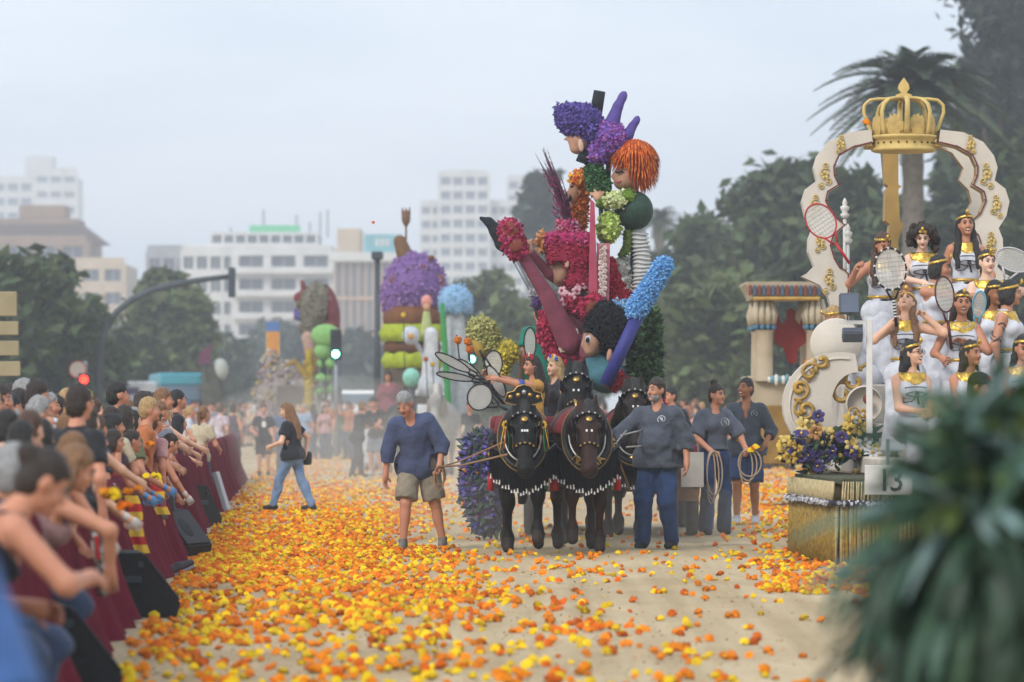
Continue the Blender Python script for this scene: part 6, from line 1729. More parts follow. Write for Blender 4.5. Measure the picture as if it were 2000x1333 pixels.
# black tail and grey pole
G = Fig('black_tail_ornament', 'black curved tail shape on a grey pole behind the kicked up shoe', 985, FD + .4)
S = Sdf(); pl = [(938, 426, 3.5), (955, 434, 9), (970, 452, 14), (982, 476, 15), (996, 494, 8)]
for a, b in zip(pl[:-1], pl[1:]): S.cap(G.p(*a[:2]), G.p(*b[:2]), G.r(a[2]), G.r(b[2]))
G.part('tail', S, '#161b22', .03, .022)
P = PB(); P.tube([G.p(998, 496), G.p(1040, 572), G.p(1085, 660, .1), G.p(1100, 755, .1)], .03, 8); P.build('pole', STEEL, G.e, True)
S = Sdf(); S.ell(G.p(1040, 573), (G.r(9), .07, G.r(9))); G.part('white_tuft', S, '#a9a9ac', .02, .02, n=90, size=.03, cols=['#c4c4c8', '#b0b0b8'])
S = Sdf(); S.ell(G.p(1048, 592), (G.r(8), .07, G.r(14))); G.part('violet_tuft', S, '#4f3a6c', .02, .02, n=100, size=.03, cols=['#6a4c8c', '#55407a'])
# ---- black haired head with shoulders
G = Fig('black_haired_figure', 'big black haired figure in teal facing left below the red dancer', 1180, FD - 1.0)
S = Sdf(); S.ell(G.p(1160, 665), (G.r(22), .24, G.r(30))).ell(G.p(1156, 686), (G.r(15), .18, G.r(12))).cap(G.p(1140, 672), G.p(1136, 676), G.r(4.5), G.r(3)); f = G.part('face', S, '#ad846c', .04, .022)
S = Sdf(); S.ell(G.p(1188, 640), (G.r(44), .38, G.r(40))).ell(G.p(1182, 606), (G.r(18), .18, G.r(16))).ell(G.p(1198, 668), (G.r(32), .33, G.r(26))).nell(G.p(1150, 676, -.1), (G.r(23), .6, G.r(26)))
G.part('hair', S, '#0d0d10', .05, .03, n=1500, size=.035, cols=['#0c0c10', '#15151a', '#101018'], tall=1.6)
P = PB(); P.ball(G.p(1150, 664, -.2), (.05, .03, .05), 0); P.ball(G.p(1147, 665, -.225), (.026, .02, .034), 1); P.build('eye', [mat('fig_eye_white', '#b8bcc4', .5), EYEM], f, True)
P = PB(); P.tube([G.p(1140, 650, -.18), G.p(1147, 645, -.22), G.p(1156, 646, -.25)], .014, 5); P.build('eyebrow', EYEM, f, True)
S = Sdf(); S.ell(G.p(1189, 694, -.28), (G.r(5), .035, G.r(14)), rotm(0, 10, 0)); G.part('ear', S, '#c0957c', .01, .013, parent=f)
S = Sdf(); S.ell(G.p(1185, 735), (G.r(40), .33, G.r(34))).cap(G.p(1165, 690), G.p(1172, 712), G.r(14), G.r(20)).cap(G.p(1150, 715, -.1), G.p(1140, 752, -.2), G.r(16), G.r(16)); G.part('body', S, '#3f6a74', .05, .03, m=mat('teal_foam', '#3d6872', .85, .15, 10))
S = Sdf(); S.ell(G.p(1205, 745, -.3), (G.r(22), .12, G.r(14))); G.part('red_flowers', S, '#7a1420', .02, .025, n=220, size=.045, cols=['#9c1a26', '#b02430', '#7a1018'])
S = Sdf(); S.ell(G.p(1225, 600, .1), (G.r(18), .14, G.r(10))).ell(G.p(1205, 596, .1), (G.r(10), .12, G.r(7))); G.part('blue_ruffle', S, '#5f86a8', .02, .022, n=140, size=.04, cols=['#79a6cc', '#8c98a4', '#6a94bc'])
# ---- blue tube
G = Fig('blue_club', 'long indigo pole with a fluffy light blue end slanting across the float', 1240, FD - 1.5)
P = PB(); P.tube([G.p(1182, 752), G.p(1248, 612)], G.r(13), 14); P.build('shaft', mat('indigo_paint', '#34357c', .6, .12, 6), G.e, True)
S = Sdf(); S.cap(G.p(1243, 606), G.p(1296, 520), G.r(19), G.r(17)); G.part('fluffy_end', S, '#4f86bc', .02, .025, n=1500, size=.03, cols=['#6aa2d8', '#5a92cc', '#7fb2e0'], tall=1.5)
# ---- hedge and magenta strip
G = Fig('hedge_panel', 'upright panel of dark green leaves edged in magenta at the right of the float', 1258, FD - .9)
S = Sdf(); S.box(G.p(1258, 680), (G.r(24), .2, G.r(72)), .08); G.part('leaf_panel', S, '#26361f', .02, .03, n=1300, size=.05, cols=['#3d5733', '#2c4226', '#4c6a40', '#22351f'], tall=2.4)
S = Sdf(); S.cap(G.p(1278, 690, .1), G.p(1292, 800, .1), G.r(9), G.r(9)); G.part('magenta_edge', S, '#9c1840', .02, .025, n=360, size=.035, cols=RED + MAG)
P = PB(); P.box(G.p(1258, 772), (.05, .05, .14)); P.build('foot', DSTEEL, G.e)
# ---- olive dome and yellow ball, orange pompons
G = Fig('yellow_flower_figure', 'drooping olive and yellow petal figure left of the dancers', 965, FD + .3)
S = Sdf(); S.ell(G.p(942, 648), (G.r(28), .22, G.r(26)), rotm(0, 25, 0)).ell(G.p(955, 672), (G.r(25), .2, G.r(28))); G.part('hair', S, '#7c7c48', .05, .03, n=900, size=.036, cols=['#a3a262', '#8c8c4c', '#b5b478'], tall=1.3)
S = Sdf(); S.ell(G.p(937, 680, -.1), (G.r(12), .12, G.r(22)), rotm(0, -25, 0)); G.part('face', S, '#a3863a', .02, .022)
S = Sdf(); S.ell(G.p(985, 690), (G.r(26), .2, G.r(24))).ell(G.p(970, 720), (G.r(22), .2, G.r(26))); G.part('body', S, '#a8963a', .04, .03, n=700, size=.036, cols=['#c9b840', '#d6c858', '#b5a23c'])
P = PB(); P.tube([G.p(972, 715), G.p(985, 775)], .05, 6); P.build('support_pole', DSTEEL, G.e, True)
for k, (px, py, lb) in enumerate(((894, 665, 'upper orange pompon on a bent stem'), (913, 668, 'middle orange pompon among the bent stems'), (917, 683, 'lowest orange pompon under its twin'))):
    G = Fig('pompon_stem', lb + ' beside the olive petal figure', px, FD - .6, 'ornament')
    S = Sdf(); S.ell(G.p(px, py), (G.r(7.5), G.r(7.5), G.r(7.5))); G.part('pompon', S, '#b8681c', .01, .016, n=70, size=.022, cols=['#d07a1e', '#c0661a'])
    P = PB(); P.tube([G.p(px, py + 6), G.p(px + 3, py + 35), G.p(px + 30, 745), G.p(px + 70, 790, .1)], .01, 5); P.build('stem', DSTEEL, G.e, True)

# ------------------------------------------------------------------ rackets
RIMS = {'black': BLACKM, 'red': mat('red_rim', '#b01c28', .4, .1), 'wood': mat('dark_red_rim', '#43181c', .4, .15), 'white': mat('white_rim', '#b9b5b8', .5, .1), 'teal': mat('teal_rim', '#5fa3b5', .5, .1)}
STRING = mat('racket_string', '#b5b2ac', .6, 0)
def film(name='racket_film'):
    if name in MATS: return MATS[name]
    m = mat(name, '#cfccc6', .6, .06, 8, alpha=.72); return m
def racket(label, px, py, d, rx, ry, ang, hl=.28, rim='black', yaw=0, striped=False, pitch=0, grp=None):
    """rx, ry: head half sizes in photo pixels seen square on; ang: tilt of the handle from straight down, degrees"""
    s = FPX / d; a, b = rx / s / max(.25, math.cos(R(yaw))), ry / s
    e = empty('racket', at(px, py, d), 0, label, 'racket', grp); e.rotation_euler = (R(pitch), R(ang), R(yaw)); e.rotation_mode = 'ZYX' if False else 'XYZ'
    an = np.linspace(0, 6.2832, 29)[:-1]
    P = PB(); P.tube([(a * math.cos(t), 0, b * math.sin(t)) for t in an], .008, 6, closed=True); fr = P.build('rim', RIMS[rim], e, True)
    if striped:
        for j in range(0, 28, 1):
            t = an[j]; q = A(a * math.cos(t), 0, b * math.sin(t)); P = PB(); P.ball(q, (.014, .016, .014), 0, 6, 3); P.build('bead', WHT if j % 2 else BLACKM, fr, True)
    P = PB(); K = 9
    for j in range(1, K):
        x = -a + 2 * a * j / K; h = b * math.sqrt(max(0, 1 - (x / a) ** 2)); P.tube([(x, 0, -h), (x, 0, h)], .0022, 3, caps=False)
        z = -b + 2 * b * j / K; w = a * math.sqrt(max(0, 1 - (z / b) ** 2)); P.tube([(-w, .003, z), (w, .003, z)], .0022, 3, caps=False)
    P.build('strings', STRING, e, kind='stuff')
    P = PB(); v = [(a * math.cos(t), .006, b * math.sin(t)) for t in an]; P.add(v + [(0, .006, 0)], None, [(i, (i + 1) % 28, 28) for i in range(28)]); P.build('film', film(), e)
    for sx in (-1, 1):
        P = PB(); P.tube([(a * .45 * sx, 0, -b * .9), (.02 * sx, 0, -b - .09)], .011, 5); P.build('throat', RIMS[rim], e, True)
    if hl:
        P = PB(); P.tube([(0, 0, -b - .08), (0, 0, -b - hl)], .016, 7); hd = P.build('handle', RIMS[rim], e, True)
        if striped:
            for j in range(6): P = PB(); P.tube([(0, 0, -b - .1 - j * .03), (0, 0, -b - .115 - j * .03)], .0175, 7); P.build('grip_band', WHT, hd, True)
    return e
GR = 46.6
racket('round white racket held facing out low on the left of the float', 937, 776, GR - .6, 26, 24, -65, .25)
racket('narrow tilted racket, uppermost of the fan held out left', 884, 708, GR, 9, 38, -62, .3)
racket('narrow tilted racket lying nearly flat in the fan held out left', 888, 736, GR - .1, 7, 36, -80, .3)
racket('slim racket leaning down beside the round white racket', 969, 745, GR - .3, 11, 34, 152, .2)
racket('upright oval racket behind the girl with the red flower', 1035, 670, GR + .4, 12, 30, 0, .25)
racket('broad pale racket in front of the yellow petal body', 963, 712, GR + .2, 18, 27, 5, .2)
racket('narrow racket behind the fan beside the pompons', 918, 722, GR + .3, 8, 30, -50, .2)
# ------------------------------------------------------------------ girls riding the float
def rider(label, px, py, d, seat=None, **k):
    ob, I = person(label, (0, 0, 0), **k); t = at(px, py, d); c = I['hc'] * I['sc']; a = ob.rotation_euler.z
    ob.location = (t.x - (c[0] * math.cos(a) - c[1] * math.sin(a)), t.y - (c[0] * math.sin(a) + c[1] * math.cos(a)), t.z - c[2])
    return ob, I
SEAT = dict(pelvis=(0, 0, .5), rf=(.1, .42, 0), lf=(-.1, .42, 0))
FLW = [mat('hair_flower_' + c, c, .7, .1) for c in ('#b02430', '#c9c0a8', '#33509c', '#d0701c')]
def hair_flowers(ob, I, cols, n=5):
    for j in range(n):
        a = -.9 + 1.8 * j / (n - 1); P = PB(); q = I['H'](.085 * math.sin(a), .03, .095 * math.cos(a) + .03) * I['sc']
        for m_ in range(5): P.ball(q + A(.016 * math.cos(m_ * 1.26), 0, .016 * math.sin(m_ * 1.26)), .014, 0, 6, 3)
        P.build('hair_flower', cols[j % len(cols)], ob, True)
ob, I = rider('girl with long dark hair and red flowers riding the float with outstretched arms', 1038, 714, 46.4, face=110, h=1.62, skn='tan', sex='f', head=(10, 0, 0), hair=('straight', 'dark'), top=dict(col='#b5863a', sleeve='cap'), bottom=dict(col='#8c3a3a', kind='skirt', length=.5), rh=(.15, .6, 1.12), lh=(-.12, .62, 1.05), le=(-.6, 0, -.8), **SEAT)
hair_flowers(ob, I, [FLW[0], FLW[0], FLW[1]])
P = PB(); P.tube([(I['sL'] * .3 + I['eL'] * .7) * I['sc'], (I['sL'] * .1 + I['eL'] * .9) * I['sc']], .06, 8); P.build('armband', FLW[2], ob, True)
ob, I = rider('fair haired girl with a blue and cream flower crown riding the float', 1083, 716, 46.8, face=125, h=1.62, skn='fair', sex='f', head=(5, 0, 0), hair=('straight', 'blond'), top=dict(col='#3f3a40', sleeve='none', tank=True), bottom=dict(col='#8c3a3a', kind='skirt', length=.5), rh=(.2, .4, .95), **SEAT)
hair_flowers(ob, I, [FLW[2], FLW[1], FLW[3]])
ob, I = rider('person in a bright teal top standing behind the raised pink leg', 1055, 612, 49.2, face=20, h=1.72, skn='tan', hair=('short', 'black'), top=dict(col='#177866', sleeve='short', inf=.03, loose=.06, hem=.1), bottom=dict(col='#2a3a44'), vox=.016)
# ------------------------------------------------------------------ right float: crowned white arch, tiers of women in white and gold
RD = 38.4; RS = FPX / RD
IVORY = mat('ivory_paint', '#c8bfb2', .7, .08, 3, .15, 30)
GOLDP = mat('gold_paint', '#b08c44', .5, .18, 8, .2, 40, metal=.25)
GOLDL = mat('pale_gold_paint', '#c6ab68', .55, .12, 8, metal=.1)
R0 = Fig('parade_float', 'white and gold parade float with fringed skirt carrying the women in white', 1780, RD, 'float')
R0.e.rotation_euler.z = R(4.5); x0 = R0.p(1642, 900)[0]; x1 = x0 + 3.1
P = PB(); P.box(((x0 + x1) / 2, 1.4, .42), ((x1 - x0) / 2 - .03, 1.38, .36), ch=.03); P.box(((x0 + x1) / 2 + .3, 4.6, .42), ((x1 - x0) / 2 - .33, 1.8, .36), ch=.03); P.build('chassis', mat('float_chassis', '#6a5836', .8, .15, 4), R0.e)
P = PB(); P.box(((x0 + x1) / 2, 1.4, .80), ((x1 - x0) / 2 + .02, 1.45, .03), ch=.01); P.box(((x0 + x1) / 2 + .3, 4.65, .80), ((x1 - x0) / 2 - .3, 1.78, .03), ch=.01); P.build('deck', mat('deck_moss', '#4a4c38', .9, .3, 8, .5, 20), R0.e)
FRG = mat('old_gold_fringe', '#967a38', .6, .4, 26, .2, 40); FRG2 = mat('pale_fringe', '#b3a27a', .7, .25, 20)
rg = np.random.default_rng(31)
def fringe(x_a, x_b, y, z0, z1, n, m, name, along='x'):
    P = PB()
    for j in range(n):
        t = (j + rg.uniform(-.2, .2)) / (n - 1); c = x_a + (x_b - x_a) * t; w = (x_b - x_a) / n * .62
        jj = rg.normal() * .006; b = z0 + rg.uniform(-.01, .015)
        pt = lambda z, k: (c + jj * k, y - .01 * k - rg.uniform(0, .008), z) if along == 'x' else (y - .01 * k - rg.uniform(0, .008), c + jj * k, z)
        P.tube([pt(z1, 0), pt((z0 + z1) / 2, .6), pt(b, 1.4)], [w * .5, w * .62, w * .7], 5)
    P.build(name, m, R0.e, True, kind='stuff')
FRGD = mat('dark_gold_fringe', '#67501f', .7, .3, 20)
for dx_, m_ in ((0, FRG), (.014, FRGD), (-.012, FRG2)):
    fringe(x0 + dx_, x1 + dx_, -.06 + abs(dx_), .03, .62, 74, m_, 'skirt_fringe'); fringe(dx_, 2.85 + dx_, x0 - .05 + abs(dx_), .03, .62, 50, m_, 'skirt_fringe', 'y')
fringe(x0, x1, -.08, .60, .80, 120, FRG2, 'upper_fringe'); fringe(0, 2.85, x0 - .07, .60, .8, 70, FRG2, 'upper_fringe', 'y')
P = PB(); P.tube([(x0 - .1, 2.85, .6), (x0 - .1, -.1, .6), (x1, -.1, .6)], .03, 6); P.build('trim_cord', mat('trim_navy', '#2c2c38', .8, .15), R0.e)
src = (A([(x0 - .05 + (x1 - x0) * t, -.12, .6) for t in np.linspace(0, 1, 160)] + [(x0 - .12, 2.85 * t, .6) for t in np.linspace(0, 1, 160)]), np.tile(A(0, -.7, -.4), (320, 1)), np.ones(320))
cover('trim_tuft', src, 520, .03, ['#a9a9ae', '#8f8f98', '#c0c0c4'], R0.e, 3, 1.4, .3)
for k, (y_, z_, h_) in enumerate(((1.2, .83, .18), (2.3, .83, .5), (3.4, .83, .9))):
    P = PB(); P.box(((x0 + x1) / 2 + .25, y_ + .55, z_ + h_ / 2), ((x1 - x0) / 2 - .3, .54 - .002 * k, h_ / 2), ch=.02); P.build('tier', IVORY, R0.e)
P = PB(); P.box(((x0 + x1) / 2 + .35, .72, 1.0), ((x1 - x0) / 2 - .4, .16, .17), ch=.02); P.build('bench', IVORY, R0.e)
# arch
ARX, AD = 1767.0, 43.4
AO = [(1700, 255), (1655, 260), (1616, 279), (1595, 306), (1588, 329), (1594, 354), (1573, 370), (1565, 395), (1571, 423), (1586, 447), (1578, 468), (1577, 492), (1589, 522), (1577, 534), (1564, 541), (1600, 558), (1616, 582), (1624, 610), (1632, 660)]
AI = [(1703, 281), (1667, 290), (1639, 306), (1629, 328), (1630, 346), (1638, 364), (1617, 377), (1613, 395), (1624, 420), (1650, 442), (1628, 462), (1622, 482), (1630, 508), (1640, 525), (1650, 530), (1657, 538), (1657, 571), (1655, 610), (1655, 660)]
AR = Fig('crowned_arch', 'ivory scalloped arch with gold scrolls over the women in white', 1767, AD, 'arch')
def smooth(pts, n=3):
    out = []
    for i in range(len(pts) - 1):
        for t in range(n): out.append(tuple(np.array(pts[i]) * (1 - t / n) + np.array(pts[i + 1]) * t / n))
    return out + [pts[-1]]
def band(name, O, I_, y0, y1, mats, fig, mir=1):
    O, I_ = [A(fig.p(*q)) for q in O], [A(fig.p(*q)) for q in I_]; n = len(O)
    v = []
    for q, y in ((O, y0), (I_, y0), (O, y1), (I_, y1)): v += [(mir * a[0], y, a[2]) for a in q]
    P = PB()
    for i in range(n - 1):
        a = [i, i + 1, n + i + 1, n + i]; b = [2 * n + i, 3 * n + i, 3 * n + i + 1, 2 * n + i + 1]; c = [i, 2 * n + i, 2 * n + i + 1, i + 1]; d_ = [n + i, n + i + 1, 3 * n + i + 1, 3 * n + i]
        if mir < 0: a, b, c, d_ = a[::-1], b[::-1], c[::-1], d_[::-1]
        P.q.append(np.array([a, b, c])); P.qi += [0, 0, 0]; P.q.append(np.array([d_])); P.qi += [1]
    P.v.append(A(v)); P.n = len(v)
    return P.build(name, mats, fig.e)
SOFF = mat('arch_soffit_gold', '#a5854a', .55, .15, 5)
CORD = mat('red_cord', '#6d2f2c', .7, .15)
def scroll(P, fig, px, py, r, rot, mir, y, th=.012, turns=1.35):
    c = fig.p(px, py); pts = []
    for t in np.linspace(0, 1, 15):
        a = rot + t * turns * 6.283; q = r / fig.s * (1 - .85 * t); pts.append((mir * (c[0] + q * math.cos(a)), y, c[2] + q * math.sin(a)))
    P.tube(pts, np.linspace(th * .5, th * 1.25, 15), 5)
def filigree(fig, parent, spots, mir, y):
    for (px, py, s_) in spots:
        P = PB(); scroll(P, fig, px, py, 11 * s_, .5, mir, y); scroll(P, fig, px + 7 * s_, py + 15 * s_, 8 * s_, 3.6, mir, y, .01); scroll(P, fig, px - 6 * s_, py + 25 * s_, 7 * s_, 1.2, mir, y, .01); scroll(P, fig, px + 1 * s_, py - 15 * s_, 7 * s_, 4.2, mir, y, .009)
        c = fig.p(px, py + 4)
        for k in range(5): a = k * 1.2566 + .4; P.ball((mir * c[0] + .03 * math.cos(a), y - .005, c[2] + .03 * math.sin(a)), (.02, .01, .02), 0, 6, 3)
        P.build('gold_scroll', GOLDL, parent, True)
for mir, nm in ((1, 'arch_leg'), (-1, 'arch_leg')):
    b = band(nm, smooth(AO), smooth(AI), -.12, .13, [IVORY, SOFF], AR, mir)
    filigree(AR, b, ((1609, 340, 1.0), (1590, 400, .9), (1600, 470, .8), (1617, 545, 1.0), (1640, 280, .7)), mir, -.135)
    P = PB(); ed = [A(AR.p(*q)) for q in smooth(AI, 3)]; P.tube([(mir * (a[0] - .012), -.135, a[2] + .008) for a in ed], .008, 5); P.build('edge_cord', CORD, b)
    for i in range(0, len(ed) - 1, 3):
        a = ed[i]; P = PB(); P.tube([(mir * (a[0] - .012), -.135, a[2]), (mir * (a[0] + .012), -.16, a[2] + .022)], .005, 4); P.build('cord_spike', CORD, b)
# rear arch, seen through the front one, plus the edge-on rear leg
AB = Fig('rear_arch_legs', 'gold edged rear legs of the crowned arch', 1767, AD + 1.3, 'arch')
band('arch_leg', smooth([(1830, 262), (1890, 285), (1915, 325), (1906, 352), (1925, 372), (1933, 398), (1917, 432), (1930, 470), (1940, 640)]), smooth([(1822, 284), (1858, 300), (1880, 330), (1872, 354), (1890, 372), (1896, 396), (1880, 428), (1895, 470), (1898, 640)]), -.1, .1, [IVORY, SOFF], AB)
P = PB(); pts = [(1722, 296), (1752, 296), (1752, 362), (1758, 366), (1752, 372), (1755, 432), (1762, 440), (1752, 470), (1752, 640), (1730, 640), (1730, 470), (1736, 440), (1726, 432), (1728, 372), (1733, 366), (1727, 360)]
P.slab([tuple(AB.p(*q)[[0, 2]]) for q in pts], -.16, .16); P.build('arch_leg', SOFF, AB.e)
P = PB(); P.box(AB.p(1763, 283), (AB.r(75), .2, AB.r(8)), ch=.02); P.build('head_beam', SOFF, AB.e)
# crown
CR = Fig('gold_crown', 'large gold openwork crown on top of the white arch', 1765, AD, 'crown')
c0 = CR.p(1765, 298); u_ = 1 / CR.s
P = PB(); P.lathe([(.001, 2 * u_), (58 * u_, 0), (64 * u_, 3 * u_), (62 * u_, 8 * u_), (59 * u_, 10 * u_), (60 * u_, 24 * u_), (66 * u_, 27 * u_), (66 * u_, 32 * u_), (58 * u_, 33 * u_)], 32, c0); P.build('base_ring', GOLDL, CR.e, True)
for k in range(24):
    a = k * .2618; P = PB(); P.ball(c0 + A(60.5 * u_ * math.cos(a), 60.5 * u_ * math.sin(a), 17 * u_), (2.2 * u_,) * 3, 0, 6, 4); P.build('base_stud', mat('stud_brown', '#5a4420', .5), CR.e, True)
for k in range(8):
    a = k * math.pi / 4 + .0; h_ = A(math.cos(a), math.sin(a), 0); t_ = A(-math.sin(a), math.cos(a), 0)
    prof = [(60, 32), (70, 55), (78, 78), (77, 92), (66, 102), (48, 104), (24, 104), (4, 104)] if k % 2 == 0 else [(60, 32), (64, 55), (66, 78), (60, 92), (46, 102), (28, 105), (4, 106)]
    P = PB(); P.tube([c0 + h_ * r_ * u_ + A(0, 0, z_ * u_) for r_, z_ in smooth(prof, 2)], 5.2 * u_, 6, flat=.7); P.build('crown_bar', GOLDL, CR.e, True)
    S = Sdf(); S.ell(c0 + (A(math.cos(a + .39), math.sin(a + .39), 0) * 58 * u_) + A(0, 0, 48 * u_), (20 * u_, 3 * u_, 26 * u_), rotm(0, 0, math.degrees(a + .39) + 90)); sdf_obj('crown_lobe', S, mat('crown_satin', '#b89a58', .5, .2, 12), .02, CR.e, .01)
fin = [(-14, 108), (-16, 112), (-5, 116), (-11, 124), (-9, 133), (0, 146), (9, 133), (11, 124), (5, 116), (16, 112), (14, 108)]
P = PB(); P.slab([(a * u_, b * u_) for a, b in fin], -.03, .03, c=c0); P.build('finial', GOLDL, CR.e)
# big scroll ornaments at the front corner
SCR = Fig('scroll_ornament', 'large ivory crescent scroll with gold leaf relief at the float corner', 1600, RD + 2.6, 'ornament')
oc, ic = [], []
for t in np.linspace(0, 1, 22):
    a = R(75 + 200 * t); oc.append((1640 + 112 * math.cos(a), 792 - 104 * math.sin(a))); ic.append((1662 + (52 - 12 * math.sin(math.pi * t)) * math.cos(a), 792 - (66 - 14 * math.sin(math.pi * t)) * math.sin(a)))
b = band('crescent', oc, ic, -.1, .1, [IVORY, IVORY], SCR)
P = PB(); P.tube([SCR.p(1640 + 100 * math.cos(a), 792 - 92 * math.sin(a), -.11) for a in np.linspace(R(80), R(270), 20)], .012, 5); P.build('raised_rim', mat('ivory_rim', '#d0c8bc', .6, .05), b)
for k, (px, py, r_, ro, tn) in enumerate(((1580, 728, 20, .6, 1.1), (1560, 760, 22, 4.2, 1.2), (1572, 800, 24, 2.2, 1.4), (1585, 838, 20, 5.2, 1.2), (1604, 705, 16, 2.8, 1.0), (1596, 862, 14, 1.2, 1.1))):
    P = PB(); scroll(P, SCR, px, py, r_, ro, 1, -.12, .026, tn); P.build('gold_leaf_relief', GOLDP, b, True)
for j in range(6):
    P = PB(); a = R(110 + j * 16); q = SCR.p(1642 + 84 * math.cos(a), 792 - 86 * math.sin(a), -.115); P.ball(q, (.05, .02, .022), 0, 8, 4, rotm(0, math.degrees(-a) + 30, 0)); P.build('gold_leaf_relief', GOLDP, b, True)
P = PB(); P.lathe([(.001, -.04), (52 / RS, -.04), (55 / RS, 0), (52 / RS, .04), (.001, .04)], 28, SCR.p(1636, 672, .2), rotm(90, 0, 0)); P.build('round_board', IVORY, SCR.e, True)
P = PB(); P.lathe([(.001, -.05), (36 / RS, -.05), (39 / RS, 0), (36 / RS, .04)], 28, SCR.p(1683, 790, -.3), rotm(90, 0, 0)); sh = P.build('round_shell', IVORY, SCR.e, True)
P = PB(); P.ball(SCR.p(1688, 780, -.36), (.045, .03, .055)); P.build('red_jewel', mat('red_jewel', '#7a2c22', .4, .2, 20), sh, True)
for k in range(4):
    P = PB(); scroll(P, SCR, 1660 + k * 9, 806 + (k % 2) * 8, 12, k * 1.4, 1, -.37, .016, 1.1); P.build('gold_leaf_relief', GOLDP, sh, True)
for (px, py) in ((1600, 742), (1645, 745), (1622, 770)):
    P = PB(); scroll(P, SCR, px + 25, py, 26, 1.0, 1, -.02, .03, 1.0); P.build('gold_leaf_relief', GOLDP, SCR.e, True)
# bouquet at the corner
BQ = Fig('flower_arrangement', 'arrangement of cream lilies, violet irises and leaves under the crescent scroll', 1610, RD + 2.3, 'flowers')
def petal_flower(n, L, w, cup, m1, m2, seed):
    P = PB(); r_ = np.random.default_rng(seed)
    for j in range(n):
        a = 6.283 * j / n + r_.uniform(-.15, .15); h = A(math.cos(a), 0, math.sin(a)); t = A(-math.sin(a), 0, math.cos(a)); f = A(0, -1, 0)
        rows = []
        for u, ww, fy in ((.05, .25, .0), (.35, .8, cup * .6), (.7, 1.0, cup), (.9, .6, cup * .85), (1.0, .1, cup * .5)): rows.append((h * L * u + f * L * fy, ww * w))
        v = []
        for c, ww in rows: v += [c - t * ww * .5, c + f * .15 * ww, c + t * ww * .5]
        q = [(3 * i + k, 3 * i + k + 1, 3 * i + k + 4, 3 * i + k + 3) for i in range(4) for k in (0, 1)]
        P.add(v, q)
    P.ball((0, -.02, 0), (.015, .03, .015), 1, 6, 3)
    return P.mesh('bloom', [m1, m2], True)
LILY = [petal_flower(6, .10, .055, .45, mat('lily_cream', '#c9b06a', .6, .15, 20), GOLD, 1), petal_flower(6, .09, .05, .5, mat('lily_yellow', '#c6a648', .6, .15, 20), GOLD, 2), petal_flower(7, .08, .035, .3, mat('flower_white', '#bcbcbc', .6, .1, 20), GOLD, 3), petal_flower(6, .075, .06, .4, mat('iris_violet', '#40366a', .6, .2, 20), GOLD, 4), petal_flower(6, .08, .05, .4, mat('lily_peach', '#c48f5c', .6, .15, 20), GOLD, 5)]
NM = ['cream_lily', 'yellow_lily', 'white_daisy', 'violet_iris', 'peach_lily']
rg = np.random.default_rng(77)
for k in range(84):
    t = rg.uniform(0, 1); px = 1536 + 165 * t + rg.normal() * 8; py = 872 + 40 * math.sin(t * 2.8) * rg.uniform(-.6, 1) + rg.normal() * 16 - 20 * t
    kind = int(rg.choice(5, p=[.26, .2, .14, .28, .12]))
    o = link(NM[kind], LILY[kind], BQ.e, BQ.p(px, py, rg.uniform(-.22, .05)), (rg.normal() * .5, rg.normal() * .5, rg.normal() * .6)); s_ = rg.uniform(.75, 1.25); o.scale = (s_,) * 3
def leaf_mesh(L, w, bend, name, m, n=6):
    v, q = [], []
    for i in range(n + 1):
        t = i / n; ww = w * math.sin(math.pi * min(1, t * .92 + .06)) ** .8; c = A(0, -bend * t * t * L, L * t)
        v += [c - A(ww / 2, 0, 0), c + A(0, .06 * ww + .012, 0), c + A(ww / 2, 0, 0)]
    q = [(3 * i + k, 3 * i + k + 1, 3 * i + k + 4, 3 * i + k + 3) for i in range(n) for k in (0, 1)]
    return mk_mesh(name, v, np.array(q), m)
GL = [leaf_mesh(.2, .09, .5, 'leaf', mat('leaf_green', '#2f4a2c', .5, .2, 10)), leaf_mesh(.22, .06, .8, 'leaf', mat('leaf_blue_green', '#3c5a58', .5, .2, 10))]
for k in range(44):
    t = rg.uniform(0, 1); link('leaf', GL[k % 2], BQ.e, BQ.p(1534 + 170 * t, 888 + rg.normal() * 24 - 16 * t, rg.uniform(-.1, .1)), (rg.uniform(.4, 1.6), rg.uniform(-2.6, 2.6), rg.normal() * .6))
S = Sdf(); S.cap(BQ.p(1545, 880, .1), BQ.p(1690, 850, .1), .13, .15); sdf_obj('moss_bed', S, mat('moss_bed', '#2c3a28', .9, .3, 12, .8, 20), .03, BQ.e, .03, .02, .08)
